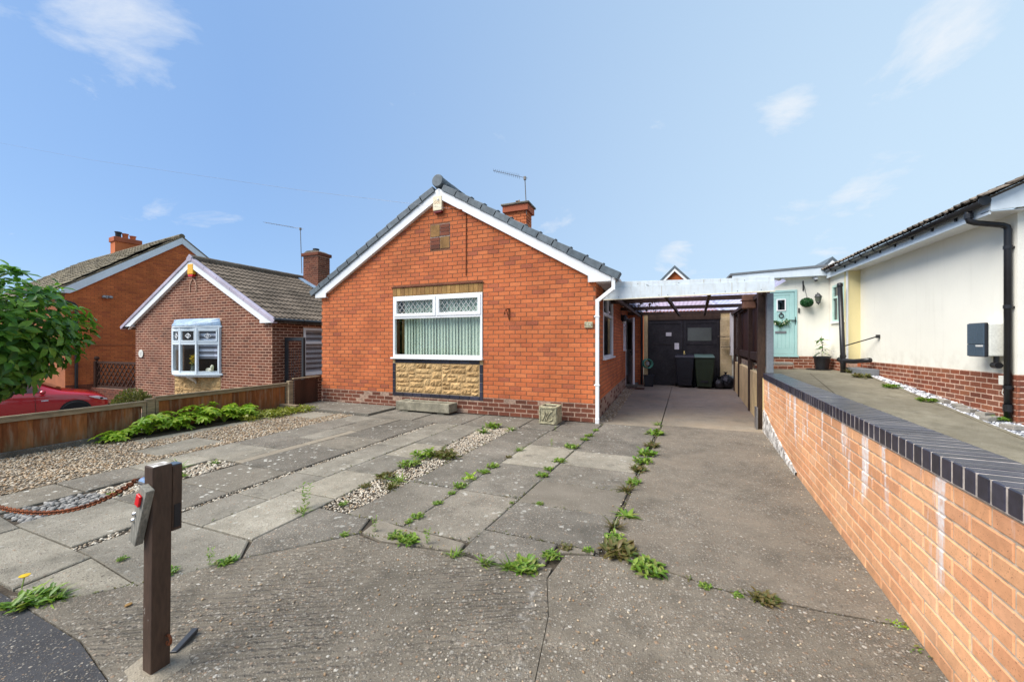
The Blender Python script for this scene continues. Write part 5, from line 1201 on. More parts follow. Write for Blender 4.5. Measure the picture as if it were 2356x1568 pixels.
tv, tf = leaf_template(.035, .022); mats = []; locs = []
for _ in range(700):
    v = Vector((random.gauss(0, 1), random.gauss(0, 1), random.gauss(0, 1))).normalized(); mats.append(np.array(v.to_track_quat('X', 'Z').to_matrix()) @ rotm(random.uniform(0, 6), random.uniform(-.9, .9), 0)); locs.append((3.81 + v.x * .13, 13.18 + v.y * .13, 2.56 + v.z * .11))
scatter_mesh('leaves', tv, tf, mats, locs, 'topiary', tp)
MB().tube([(3.81, 13.18, 2.67), (3.77, 13.19, 2.93)], .004, 5).tube([(3.83, 13.18, 2.67), (3.775, 13.19, 2.93)], .004, 5).build('chain', 'dark_metal', tp)
tag(MB().box(3.76, 3.785, 13.34, 13.364, 2.92, 3.20).tube([(3.772, 13.35, 3.12), (3.772, 13.25, 3.02), (3.772, 13.19, 2.93)], .010, 7).build('basket_hook', 'black_plastic'), 'black iron hook holding the topiary ball', 'hook')
wr = thing('door_garland', 'leafy garland with cream flowers on the teal door', 'garland', (3.24, 13.34, 1.95))
mats = []; locs = []; tv, tf = leaf_template(.075, .025)
for _ in range(160):
    t = random.uniform(-1, 1); x = 3.24 + t * .19; z = 1.98 + .06 * t * t + random.gauss(0, .03) - (.1 * random.random() if abs(t) < .3 else 0)
    mats.append(rotm(random.uniform(0, 6), random.uniform(-1, 1), random.uniform(0, 6.28))); locs.append((x, 13.335 + random.uniform(-.02, .02), z))
scatter_mesh('foliage', tv, tf, mats, locs, 'leaf_dark', wr)
for i in range(9): MB().ball((3.24 + random.uniform(-.17, .17), 13.315, 1.99 + random.uniform(-.04, .05)), .018, 8, 6).build('flower', 'petal_white', wr)
pt_ = thing('potted_plant', 'black pot with a broad-leaved plant and house number 12 by the cream wall', 'potted plant', (4.11, 13.0, .66))
MB().lathe([(.0, 0), (.145, 0), (.185, .33), (.205, .33), (.205, .375), (.18, .375), (.17, .33), (0, .33)], (4.11, 13.02, .665), 22).build('pot', 'black_plastic', pt_)
MB().lathe([(.0, 0), (.27, 0), (.28, .03), (.25, .03), (0, .02)], (4.02, 12.98, .662), 22).build('saucer', 'black_plastic', pt_)
MB().tube([(4.11, 13.02, .98), (4.12, 13.01, 1.25), (4.10, 13.02, 1.60)], [.012, .010, .005], 7).build('stem', 'bark', pt_)
tv, tf = leaf_template(.24, .11, .2, .45); mats = []; locs = []
for i in range(16):
    z = 1.12 + .42 * i / 15; mats.append(rotm(random.uniform(-.3, .3), random.uniform(-.5, .2), i * 2.4 + random.uniform(-.3, .3)) * random.uniform(.65, 1.05)); locs.append((4.11, 13.02, z))
scatter_mesh('leaf', tv, tf, mats, locs, 'leaf_dark', pt_)
text_mesh('number', '12', .17, .006, 'petal_white', Matrix.Translation((4.10, 12.80, 1.11)), pt_)
sw = MB()
for a in (-.16, .18): 
    for k_ in range(2): sw.torus((4.10 + a, 12.82, 1.08 + .09 * k_), .035, .005, 14, 5, Matrix.Rotation(R(90), 4, 'X'))
sw.build('scroll', 'lead', pt_)
tag(MB().tube([(4.30, 13.2, .67), (4.30, 13.2, .95)], .012, 8).box(4.26, 4.34, 13.12, 13.2, .88, .95).build('tap_stand', 'dark_metal'), 'small dark garden tap behind the black plant pot', 'tap')
# ================================================================= LEFT-HAND NEIGHBOUR (brown brick bungalow)
def zl(x): return -.27 - .04 * max(0, -7.78 - x)
Y2 = 7.28; A0, A1 = -16.38, -9.87; C2 = -13.30; S2 = .545; AP = 3.90
def zt2(x): return AP - S2 * abs(x - C2)
H2 = thing('brown_brick_bungalow', 'brown brick bungalow with bow window and grey-brown tiled roof behind the fence', 'bungalow', (-13.1, 10.5, -.6))
BWX0, BWX1 = -14.22, -12.0
c2 = MB(); c2.prism([(A0, -1.0), (BWX0, -1.0), (BWX0, 2.0), (A0, 2.0)], Y2, Y2 + .25).prism([(BWX1, -1.0), (A1, -1.0), (A1, 2.0), (BWX1, 2.0)], Y2, Y2 + .25)
c2.prism([(BWX0, -1.0), (BWX1, -1.0), (BWX1, .46), (BWX0, .46)], Y2, Y2 + .25).prism([(A0, 2.0), (A1, 2.0), (A1, zt2(A1) - .03), (C2, AP - .03), (A0, zt2(A0) - .03)], Y2, Y2 + .25)
w2 = c2.build('wall', 'brown_mortar', H2)
SWN = (8.25, 9.65, .48, 1.86)
MB().box(A1 - .25, A1, Y2 + .25, SWN[0], -.9, 2.05).box(A1 - .25, A1, SWN[0], SWN[1], -.9, SWN[2]).box(A1 - .25, A1, SWN[0], SWN[1], SWN[3], 2.05).box(A1 - .25, A1, SWN[1], 15, -.9, 2.05).box(A0, A0 + .25, Y2 + .25, 15, -1, 2.05).box(A0, A1, 14.8, 15, -1, 2.05).build('side_wall', 'brown_mortar', H2)
MB().box(A0 + .26, A1 - .26, 9.9, 10, -.9, 2.4).build('partition', 'dark_room', H2); MB().box(A0 + .26, A1 - .26, Y2 + .3, 14.7, -.95, -.9).build('floor', 'dark_room', H2); MB().box(A0 + .26, A1 - .26, Y2 + .3, 14.7, 2.05, 2.1).build('ceiling', 'dark_room', H2)
B2 = Bricks(course=.0795, L=.232, j=.016, proud=.003)
def gt2(z):
    d = (AP - .06 - z) / S2
    return (max(0, C2 - d - A0), min(A1 - A0, C2 + d - A0)) if d > .05 else None
B2.wall((A0, Y2, 0), 0, A1 - A0 + .006, -.95, 3.9, gt2, [(BWX0 - A0, BWX1 - A0, -2, 2.12)])
B2.wall((A1, Y2, 0), R(90), 4, -.95, 2.03, None, [(SWN[0] - Y2, SWN[1] - Y2, SWN[2] - .04, SWN[3])])
B2.items = [i for i in B2.items if i[0].translation.z > -.75]
B2.finish('brick', 'brown_brick', w2)
# stone panel under the bow window
s2 = MB().box(BWX0 + .01, BWX1 - .01, Y2 - .012, Y2 + .02, -.95, .46).build('stone_panel', 'stone_mortar', H2)
random.seed(5); rows = []
for i in range(5):
    a = BWX0 + .02 + i * .436; split2(a, a + .432, -.45, .44, 6)
for a, b, c, d in rows: rough_stone(MB(), a + .005, b - .005, c + .005, d - .005, Y2 - .013, .03).build('stone', 'sandstone', s2)
# bow window: five lights on a shallow arc
bcx = (BWX0 + BWX1) / 2; bw_ = (BWX1 - BWX0) / 2 - .03; bow = .40
def arc(t, o=0.0): return (bcx + bw_ * t * (1 + o * .15), Y2 - .03 - (bow + o) * (1 - t * t))
WZ0, WZ1, WT = .52, 1.86, 1.40
wn2 = MB(); ts = [-1, -.52, 0, .52, 1]
bwn = thing  # unused alias
win2 = MB()
for t in ts:
    x, y = arc(t); win2.box(x - .035, x + .035, y - .03, y + .035, WZ0, WZ1)
w2o = win2.build('window', 'blue_paint', H2, False, .004)
for i in range(4):
    (xa, ya), (xb, yb) = arc(ts[i]), arc(ts[i + 1])
    for za, zb in ((WZ0, WZ0 + .07), (WZ1 - .06, WZ1), (WT - .04, WT + .04)): MB().bar((xa, ya, (za + zb) / 2), (xb, yb, (za + zb) / 2), .06, zb - za).build('rail', 'blue_paint', w2o, False, .004)
    sash = MB()
    d = Vector((xb - xa, yb - ya, 0)); dn = d.normalized(); pa = Vector((xa, ya - .012, 0)) + dn * .05; pb = Vector((xb, yb - .012, 0)) - dn * .05
    for za, zb in ((WT + .04, WT + .085), (WZ1 - .105, WZ1 - .06)): sash.bar((pa.x, pa.y, (za + zb) / 2), (pb.x, pb.y, (za + zb) / 2), .05, zb - za)
    for p in (pa, pb): sash.box(p.x - .022, p.x + .022, p.y - .02, p.y + .02, WT + .04, WZ1 - .06)
    sash.build('top_sash', 'blue_paint', w2o, False, .004)
    for za, zb, nm in ((WZ0 + .06, WT - .03, 'main_pane'), (WT + .03, WZ1 - .05, 'top_pane')):
        MB().add([(xa, ya, za), (xb, yb, za), (xb, yb, zb), (xa, ya, zb)], [(0, 1, 2, 3)]).build(nm, 'glass', w2o)
    mx, my = (xa + xb) / 2, (ya + yb) / 2; dm_ = MB()
    for sx in (-1, 1):
        for sz in (-1, 1): dm_.bar((mx, my - .016, 1.62 + sz * .075), (mx + dn.x * .10 * sx, my - .016 + dn.y * .10 * sx, 1.62), .006, .016)
    for r_ in (.028, .05): dm_.torus((mx, my - .016, 1.62), r_, .006, 12, 5, Matrix.Rotation(R(90), 4, 'X'))
    dm_.build('leaded_motif', 'white_upvc', w2o)
def bow_slab(mb, z0, z1, o, ext=.05):
    pts = [(arc(t, o)[0] + (ext * (1 if t > 0 else -1) if abs(t) == 1 else 0), arc(t, o)[1]) for t in [-1, -.75, -.5, -.25, 0, .25, .5, .75, 1]]
    return mb.prism([(BWX0 - ext, Y2 + .02)] + pts + [(BWX1 + ext, Y2 + .02)], z0, z1, 'z')
bow_slab(MB(), WZ0 - .055, WZ0, .05, .10).build('sill', 'blue_paint', w2o, False, .01)
bow_slab(MB(), WZ0 - .10, WZ0 - .056, -.03, .0).build('sill_base', 'white_upvc', w2o)
bow_slab(MB(), WZ1, WZ1 + .06, .05, .06).build('head', 'blue_paint', w2o, False, .006)
cn = MB(); pr = [(.06, WZ1 + .061), (.02, WZ1 + .13), (-.10, WZ1 + .20), (-.24, WZ1 + .27)]
tt = [-1, -.8, -.6, -.4, -.2, 0, .2, .4, .6, .8, 1]
for o_, z in pr:
    for t in tt: x, y = arc(t, o_); cn.v.append((x + (.05 if t == 1 else -.05 if t == -1 else 0), min(y, Y2 - .004), z))
for k_ in range(3):
    for i in range(10): q = k_ * 11 + i; cn.f.append((q, q + 1, q + 12, q + 11))
cn.build('lead_canopy', 'lead_blue', w2o)
MB().tube([(-13.10, Y2 - .03, .18), (-13.10, Y2 - .05, .26), (-13.1, Y2 - .10, .30), (-13.1, Y2 - .22, .40), (-13.1, Y2 - .25, .42)], [.02, .03, .045, .05, .05], 8).build('corbel', 'white_upvc', w2o, True)
sb2 = thing('striped_blind', 'grey and silver striped roller blind in the right part of the bow window', 'blind', (-12.4, Y2 - .02, .6))
for k_ in range(12):
    z = 1.80 - k_ * .075
    a, b = arc(.53, -.07), arc(.97, -.03); MB().bar((a[0], a[1], z), (b[0], b[1] - .005, z), .006, .044 if k_ % 2 else .075).build('band', 'blind_sheer' if k_ % 2 else 'blind_band', sb2)
orn = thing('window_ornament', 'white cat-shaped ornament on the bow window sill', 'ornament', (-12.3, Y2 - .10, .53))
MB().ball((-12.30, Y2 - .13, .62), (.17, .05, .07), 12, 8).ball((-12.17, Y2 - .14, .70), (.05, .045, .08), 10, 8).build('body', 'petal_white', orn, True)
vs_ = thing('flower_vase', 'vase of yellow flowers on the bow window sill', 'vase', (-13.0, Y2 - .16, .53))
MB().lathe([(.04, 0), (.07, .08), (.04, .18), (.05, .22)], (-13.0, Y2 - .16, .525), 12).build('vase', 'frosted', vs_)
tv, tf = leaf_template(.10, .05); mats = []; locs = []
for _ in range(70): mats.append(rotm(random.uniform(-1, 1), random.uniform(-1.5, .3), random.uniform(0, 6.28))); locs.append((-13.0 + random.uniform(-.07, .07), Y2 - .16, .80 + random.uniform(-.04, .22)))
scatter_mesh('flowers', tv, tf, mats, locs, 'petal_yellow', vs_)
scatter_mesh('leaves', tv, tf, [m_ * .9 for m_ in mats[:40]], [(x, y, z - .10) for x, y, z in locs[:40]], 'leaf_dark', vs_)
# side window
m = MB()
for p, q, r, s_ in ((SWN[0], SWN[0] + .07, SWN[2], SWN[3]), (SWN[1] - .07, SWN[1], SWN[2], SWN[3]), (SWN[0] + .07, SWN[1] - .07, SWN[3] - .07, SWN[3]), (SWN[0] + .07, SWN[1] - .07, SWN[2], SWN[2] + .07), (SWN[0] + .07, SWN[1] - .07, 1.38, 1.46)): m.box(A1 - .04, A1 + .02, p, q, r, s_)
sw2 = m.build('side_window', 'white_upvc', H2, False, .004)
MB().box(A1 - .01, A1 - .005, SWN[0] + .05, SWN[1] - .05, SWN[2] + .05, SWN[3] - .05).build('pane', 'glass', sw2)
MB().box(A1 - .02, A1 + .09, SWN[0] - .06, SWN[1] + .06, SWN[2] - .04, SWN[2]).build('sill', 'white_upvc', sw2, False, .006)
sb3 = thing('striped_blind', 'grey and silver striped roller blind in the side window facing the red brick house', 'blind', (A1 - .06, 8.9, .5))
for k_ in range(17): MB().box(A1 - .075, A1 - .07, SWN[0] + .07, SWN[1] - .07, 1.78 - k_ * .075 - (.066 if not k_ % 2 else .05), 1.78 - k_ * .075 + .02).build('band', 'blind_sheer' if k_ % 2 else 'blind_band', sb3)
# roof
FB2 = Y2 - .09; TL2, TR2 = -16.98, -9.74
def bb2(sgn, tip, inn):
    return [(C2, AP), (tip, zt2(tip)), (tip, 1.955), (inn, 1.955), (inn, zt2(inn) - .19), (C2, AP - .19)]
MB().prism(bb2(1, TR2, -10.24), FB2, FB2 + .022).build('bargeboard', 'white_upvc', H2); MB().prism([(x - .002, z) for x, z in bb2(-1, TL2, -16.5)], FB2, FB2 + .022).build('bargeboard', 'white_upvc', H2)
MB().prism([(C2, AP - .192), (TR2 - .3, zt2(TR2 - .3) - .192), (TR2 - .3, zt2(TR2 - .3) - .18), (C2, AP - .18), (TL2 + .3, zt2(TL2 + .3) - .18), (TL2 + .3, zt2(TL2 + .3) - .192)], FB2 + .023, Y2 - .001).box(TL2, A0, FB2 + .023, Y2 + .4, 1.957, 1.968).box(A1, TR2, FB2 + .023, 14, 1.957, 1.968).box(TR2 - .015, TR2 + .005, FB2 + .023, 14, 1.957, 2.07).build('soffit', 'white_upvc', H2)
rf2 = MB(); 
for xe in (TR2 + .04, TL2 - .04): rf2.prism([(C2, AP + .005), (xe, zt2(xe) + .005), (xe, zt2(xe) + .04), (C2, AP + .05)], FB2 + .03, 15.1)
roof2 = rf2.build('roof', 'concrete_tile', H2)
a2 = math.atan(S2)
for sgn, xe in ((1, TR2 + .05), (-1, TL2 - .05)):
    Ln = abs(xe - C2) / math.cos(a2); nn_ = 6
    for i in range(nn_):
        s0, s1 = .06 + (Ln - .06) * i / nn_, .06 + (Ln - .06) * (i + 1) / nn_ - .004
        def pt(s, h): return (C2 + sgn * (s * math.cos(a2) + h * math.sin(a2)), AP - s * math.sin(a2) + h * math.cos(a2))
        MB().prism([pt(s0, .0), pt(s1, .0), pt(s1, .10), pt(s0, .10)], FB2 - .022, FB2 + .10).build('verge_strip', 'lilac_verge', roof2, False, .008)
MB().prism([(C2 - .10, AP - .03), (C2 + .10, AP - .03), (C2 + .13, AP + .08), (C2, AP + .19), (C2 - .13, AP + .08)], FB2 - .03, FB2 + .02).build('ridge_end_cap', 'lilac_verge', roof2, False, .01)
for i in range(17): MB().lathe([(.115, 0), (.11, .445)], (C2, FB2 + .03 + i * .45, AP + .07), 12, Matrix.Rotation(R(-90), 4, 'X')).build('ridge_tile', 'concrete_tile', roof2)
tile_slope(roof2, (TR2 + .06, FB2 + .06, zt2(TR2 + .06) + .045), (0, 1, 0), (-math.cos(a2), 0, math.sin(a2)), .30, .31, 25, 13, 'concrete_tile', 2, .026, .003, 0, .034, .022)
MB().tube([(TR2 + .06, FB2 + .0, 2.03), (TR2 + .06, 14, 2.03)], .055, 10).build('gutter', 'black_plastic', H2)
for y in (7.35, 8.1, 8.9): MB().torus((TR2 + .06, y, 2.03), .06, .008, 14, 5, Matrix.Rotation(R(90), 4, 'X')).build('gutter_bracket', 'black_plastic', H2)
c2h = MB().box(-13.16, -12.38, 11.0, 11.55, 3.3, 4.80).build('chimney', 'brown_mortar', H2)
C2B = Bricks(course=.0795, L=.232, j=.012); C2B.wall((-13.16, 11.0, 0), 0, .786, 3.5, 4.8); C2B.wall((-12.38, 11.0, 0), R(90), .55, 3.5, 4.8); C2B.finish('chimney_brick', 'brown_brick', c2h)
MB().box(-13.22, -12.32, 10.94, 11.61, 4.80, 4.93).build('chimney_head', 'brown_brick', c2h, False, .02); MB().prism([(-13.18, 4.93), (-12.36, 4.93), (-12.55, 5.02), (-12.99, 5.02)], 11.0, 11.5).build('flaunching', 'slab_mid', c2h)
MB().lathe([(.10, 0), (.10, .08), (.12, .08), (.12, .12)], (-12.77, 11.25, 5.01), 12).build('flue_pot', 'car_trim', c2h)
MB().prism([(-13.3, 3.95), (-12.2, 3.42), (-12.2, 3.46), (-13.3, 4.02)], 10.8, 11.0).build('lead_flashing', 'lead_blue', c2h)
aerial('tv_aerial', 'television aerial on the chimney of the brown brick bungalow', (-13.22, 10.98, 4.15), (-13.30, 10.98, 5.92), (-15.1, 10.8, 6.32), 12, .14)
MB  # parts of the front
al2 = thing('alarm_box', 'yellow burglar alarm box with red base on the brown brick gable', 'alarm box', (-13.28, Y2, 3.4))
MB().box(-13.42, -13.14, Y2 - .10, Y2 - .008, 3.48, 3.80).build('casing', 'yellow_plastic', al2, False, .025, 3); MB().prism([(-13.40, 3.478), (-13.16, 3.478), (-13.18, 3.42), (-13.38, 3.42)], Y2 - .095, Y2 - .01).build('strobe_base', 'red_plastic', al2, False, .008)
ar = MB(); pth = [(-13.45, 2.98), (-13.45, 3.16), (-13.40, 3.28), (-13.29, 3.38), (-13.18, 3.28), (-13.13, 3.16), (-13.13, 2.98)]
for (a, b), (c, d) in zip(pth[:-1], pth[1:]): ar.bar((a, Y2 - .012, b), (c, Y2 - .012, d), .02, .03)
tag(ar.build('arch_ornament', 'brown_mortar'), 'small pointed arch outline in the brown brick gable', 'ornament')
pq2 = thing('round_plaque', 'round white house number plaque on the brown brick front', 'plaque', (-16.03, Y2, 1.0))
MB().lathe([(.0, 0), (.115, 0), (.13, .012), (.13, .02), (0, .02)], (-16.03, Y2 - .006, 1.06), 24, Matrix.Rotation(R(90), 4, 'X')).build('disc', 'offwhite_plastic', pq2); MB().box(-16.09, -15.97, Y2 - .029, Y2 - .026, 1.085, 1.10).box(-16.04, -16.02, Y2 - .029, Y2 - .026, 1.0, 1.085).build('number', 'lead', pq2)
# iron gate between the houses
ga = thing('iron_gate', 'black framed wrought iron gate beside the brown brick wall', 'gate', (-9.6, 7.7, -.5))
GX0, GX1, GYY = -9.83, -9.12, 7.62
for x in (GX0, GX1 - .07): MB().box(x, x + .07, GYY, GYY + .07, -.55, 1.56).build('post', 'dark_metal', ga, False, .004)
MB().box(GX0 + .07, GX1 - .07, GYY, GYY + .07, 1.47, 1.56).build('head', 'dark_metal', ga, False, .004)
gl = MB().tube([(GX0 + .09, GYY + .03, -.5), (GX0 + .09, GYY + .03, 1.25), (GX1 - .09, GYY + .03, 1.25), (GX1 - .09, GYY + .03, -.5)], .012, 6); glo = gl.build('leaf_frame', 'dark_metal', ga)
for i in range(6): x = GX0 + .14 + i * .085; MB().tube([(x, GYY + .03, -.5), (x, GYY + .03, 1.24)], .006, 6).build('bar', 'dark_metal', ga)
for i in range(6): MB().torus((-9.48 + (.06 if i % 2 else -.06), GYY + .03, .2 + i * .16), .055, .006, 14, 5, Matrix.Rotation(R(90), 4, 'X')).build('scroll', 'dark_metal', ga)

# ================================================================= FAR LEFT HOUSE (orange brick, gable end towards us)
Q = Matrix.Translation((-21.8, 7.53, -1.25)) @ Matrix(((.111, -.994, 0, 0), (.994, .111, 0, 0), (0, 0, 1, 0), (0, 0, 0, 1)))
H3 = thing('orange_brick_house', 'orange brick house with pale blue bargeboards at the far left', 'house', (-23, 11, -1.25))
GD = 7.4; EZ = 4.72; RZ = 7.62; ang3 = math.atan2(math.sin(0) + .994, .111); m3 = (RZ - EZ) / (GD / 2)
def z3(s): return RZ - m3 * abs(s - GD / 2)
w3 = MB(Q).prism([(0, 0), (GD, 0), (GD, EZ), (GD / 2, RZ - .06), (0, EZ)], 0, .25).box(0, .25, .25, 12, 0, EZ).box(GD - .25, GD, .25, 12, 0, EZ).box(.25, GD - .25, 11.7, 12, 0, EZ).build('wall', 'orange_mortar', H3)
B3 = Bricks(course=.083, L=.232, j=.012, proud=.005)
o3 = Q @ Vector((0, 0, 0))
def gt3(z):
    zz = z + 1.25; d = (RZ - .1 - zz) / m3
    return (max(0, GD / 2 - d), min(GD, GD / 2 + d)) if d > .05 else None
B3.wall((o3.x, o3.y, 0), ang3, GD, -1.25 + 1.0, 6.5, gt3); B3.finish('brick', 'orange_brick', w3)
PB3 = Bricks(course=.083, L=.232, j=.012); PB3.wall((o3.x, o3.y, 0), ang3, GD, -1.25, -.25); PB3.items = [i for i in PB3.items]; PB3.finish('plinth_brick', 'plinth_brick', w3)
MB(Q).box(0, GD, -.02, .0, 2.55, 2.60).build('string_course', 'orange_mortar', H3)
MB(Q).prism([(-.12, EZ + .10), (GD / 2, RZ + .10), (GD / 2, RZ - .24), (.28, EZ + .02), (.10, EZ - .10), (-.12, EZ - .10)], -.10, -.07).build('bargeboard', 'blue_paint', H3); MB(Q).prism([(GD / 2 + .002, RZ + .10), (GD + .12, EZ + .10), (GD + .12, EZ - .1), (GD - .28, EZ + .02), (GD / 2 + .002, RZ - .24)], -.10, -.07).build('bargeboard', 'blue_paint', H3)
MB(Q).prism([(.0, EZ - .04), (GD / 2, RZ - .22), (GD, EZ - .04), (GD, EZ - .06), (GD / 2, RZ - .24), (0, EZ - .06)], -.07, -.001).build('soffit', 'white_upvc', H3)
r3 = MB(Q).prism([(-.2, EZ + .0), (GD / 2, RZ + .06), (GD + .2, EZ), (GD + .2, EZ + .06), (GD / 2, RZ + .13), (-.2, EZ + .06)], -.11, 12.1).build('roof', 'old_tile', H3)
e0 = Q @ Vector((-.26, 12.0, EZ + .04)); a3 = math.atan(m3); upv = (Q.to_3x3() @ Vector((math.cos(a3), 0, math.sin(a3)))); alv = Q.to_3x3() @ Vector((0, -1, 0))
tile_slope(r3, e0, alv, upv, .33, .34, 36, 14, 'old_tile', 1, .018, .012, .16, .05, .03)
for i in range(27): p = Q @ Vector((GD / 2, -.08 + i * .45, RZ + .12)); MB().tube([p, p + Q.to_3x3() @ Vector((0, .44, 0))], .12, 10).build('ridge_tile', 'old_tile', r3)
c3 = MB(Q).box(GD / 2 - .1, GD / 2 + 1.0, 7.6, 8.25, 6.6, 8.45).build('chimney', 'red_brick', H3)
MB(Q).box(GD / 2 - .16, GD / 2 + 1.06, 7.54, 8.31, 8.45, 8.72).build('chimney_head', 'red_brick', c3, False, .02)
for k_, (s_, h_) in enumerate(((.12, .34), (.42, .30), (.75, .24))):
    p = Q @ Vector((GD / 2 + s_, 7.9, 8.72)); MB().lathe([(.12, 0), (.13, h_ - .05), (.16, h_ - .03), (.16, h_), (.10, h_)], tuple(p), 12).build('chimney_pot', 'red_brick' if k_ else 'car_trim', c3)
MB(Q).tube([(-.28, -.05, EZ - .02), (-.28, 12, EZ - .02)], .06, 8).build('gutter', 'black_plastic', H3)
MB(Q).tube([(-.28, -.03, EZ - .05), (-.28, -.03, EZ - .30), (-.22, -.03, EZ - .34), (.22, -.08, EZ - .50), (.28, -.08, EZ - .58), (.28, -.08, 0)], .05, 8).build('downpipe', 'black_plastic', H3)
t = thing('security_lamp', 'small round security lamp high on the orange brick gable', 'lamp', Q @ Vector((1.15, -.02, 4.6)))
MB(Q).box(1.08, 1.22, -.10, -.005, 4.52, 4.64).build('bracket', 'grey_metal', t); 
for s_ in (1.05, 1.25): MB(Q).ball((s_, -.14, 4.57), .075, 10, 7).build('lamp_head', 'grey_metal', t, True)
# trellis on a low wall between the two houses
TY = 8.25; TX0, TX1 = -21.3, -16.42
tl = thing('trellis_panel', 'dark brown diagonal trellis panel with ball-topped post', 'trellis', (-17.9, TY, -.9))
MB().box(TX0 - .10, TX0 + .05, TY - .075, TY + .075, -1.1, .68).build('post', 'dark_wood', tl, False, .01); MB().lathe([(.05, 0), (.03, .03), (.07, .07), (.085, .12), (.06, .18), (0, .20)], (TX0 - .025, TY, .68), 12).build('finial', 'dark_wood', tl)
MB().box(TX0 + .05, TX1, TY - .03, TY + .03, .60, .68).build('top_rail', 'dark_wood', tl); MB().box(TX0 + .05, TX1, TY - .03, TY + .03, -.36, -.28).build('bottom_rail', 'dark_wood', tl)
za, zb = -.28, .60; hh = zb - za; pitch = .30; k_ = 0
x = TX0 - hh
while x < TX1:
    for s_ in (1, -1):
        xa, xb = (x, x + hh) if s_ > 0 else (x + hh, x); t0, t1 = 0.0, 1.0; lo, hi = TX0 + .05, TX1
        d = xb - xa; ta, tb = sorted(((lo - xa) / d, (hi - xa) / d)); t0, t1 = max(0, ta), min(1, tb)
        if t1 - t0 > .06: MB().bar((xa + d * t0, TY - .012 * s_, za + hh * t0), (xa + d * t1, TY - .012 * s_, za + hh * t1), .02, .042).build('lattice_slat', 'dark_wood', tl)
    x += pitch
lw2 = thing('dwarf_wall', 'low dark brick wall under the brown trellis', 'wall', (-18, TY, -1)); dwc = MB().box(TX0 - .2, TX1, TY - .10, TY + .10, -1.2, -.38).build('core', 'plinth_mortar', lw2)
D2 = Bricks(); D2.wall((TX0 - .2, TY - .10, 0), 0, TX1 - TX0 + .2, -1.2, -.40); D2.finish('brick', 'plinth_brick', dwc)
# ================================================================= TIMBER FENCE
def fence(label, ya, yb, ztop_, zbot, x=-7.62, rail=True):
    t = thing('timber_fence', label, 'fence', (x, (ya + yb) / 2, 0), 'timber fence panels along the gravel')
    y = ya + .05; w_ = .125
    while y < yb - .06:
        e = min(y + w_ + .012, yb - .05)
        V = MB(); o = random.uniform(-.003, .003)
        V.add([(x - .012 + o, y, zbot), (x + .004 + o, y, zbot), (x + .012 + o, e, zbot), (x - .004 + o, e, zbot), (x - .012 + o, y, ztop_ - .05), (x + .004 + o, y, ztop_ - .05), (x + .012 + o, e, ztop_ - .05), (x - .004 + o, e, ztop_ - .05)], [(0, 1, 2, 3), (7, 6, 5, 4), (0, 4, 5, 1), (1, 5, 6, 2), (2, 6, 7, 3), (3, 7, 4, 0)])
        V.build('board', 'fence_wood' if rail else 'dark_wood', t); y += w_
    if rail:
        MB().box(x - .035, x + .050, ya, yb, ztop_ - .022, ztop_).build('cap_rail', 'rail_wood', t, False, .004)
        MB().box(x + .014, x + .040, ya, yb, ztop_ - .075, ztop_ - .023).build('top_batten', 'rail_wood', t, False, .004)
        for yy in (ya, yb - .045): MB().box(x + .014, x + .038, yy, yy + .045, zbot, ztop_ - .076).build('end_batten', 'rail_wood', t, False, .004)
    else:
        MB().box(x - .03, x + .03, ya, yb, ztop_ - .03, ztop_).build('cap_rail', 'rail_wood', t, False, .004)
    return t
fence('long timber fence panel nearest the camera at the left edge', 1.28, 3.50, .495, -.02)
fence('timber fence panel behind the lime green plants', 3.62, 5.95, .545, -.02)
fence('tall dark brown fence panel next to the brick bungalow corner', 6.10, 6.80, .63, -.02, -7.62, False)
for y, h_, lb in ((3.56, .52, 'grey fence post between the two long timber panels'), (6.03, .58, 'grey fence post where the fence steps up near the bungalow'), (1.22, .50, 'grey fence post at the front end of the timber fence')):
    tag(box('fence_post', 'rail_wood', -7.665, -7.575, y - .05, y + .05, -.05, h_, None, .006), lb, 'post', 'timber fence posts')
tag(MB().box(-7.55, -7.05, 5.72, 5.80, .0, .12).build('timber_edging', 'rail_wood', None, False, .006), 'short timber edging board at the end of the plant bed', 'edging')

# ================================================================= RED CAR
cyaw = R(72); CX, CY = -17.4 - 1.22 * math.cos(R(72)) - .85 * math.sin(R(72)), 6.25 - 1.22 * math.sin(R(72)) + .85 * math.cos(R(72))
CM = Matrix.Translation((CX, CY, -1.07)) @ Matrix.Rotation(cyaw, 4, 'Z')
car = thing('parked_car', 'red hatchback parked behind the fence under the magnolia', 'car', (CX, CY, -1.02))
ST = [(-2.0, .42, .60, .62, .60, .62), (-1.94, .28, .80, .84, .74, .70), (-1.7, .22, .90, 1.10, .82, .66), (-1.25, .20, .94, 1.38, .86, .60), (-.5, .20, .95, 1.47, .875, .60), (.15, .20, .94, 1.43, .875, .58), (.60, .20, .92, 1.16, .87, .62), (.90, .20, .90, .985, .87, .70), (1.25, .20, .86, .93, .865, .70), (1.60, .21, .79, .86, .84, .68), (1.85, .26, .68, .74, .78, .60), (1.99, .36, .54, .57, .64, .48)]
V = []; 
for x, zs, zb_, zt_, hw, tw in ST:
    half = [(hw * .94, zs), (hw, zs + .16), (hw, (zs + zb_) / 2 + .05), (hw * .975, zb_ - .04), (hw * .93, zb_), (tw, zb_ + (zt_ - zb_) * .86), (tw * .6, zt_), (0, zt_ + .012)]
    V += [(x, -y, z) for y, z in half] + [(x, y, z) for y, z in half[-2::-1]]
n = 15; m = MB(CM); Fq = []
for i in range(len(ST) - 1):
    for k_ in range(n - 1): Fq.append((i * n + k_, i * n + k_ + 1, (i + 1) * n + k_ + 1, (i + 1) * n + k_))
    Fq.append((i * n + n - 1, i * n, (i + 1) * n, (i + 1) * n + n - 1))
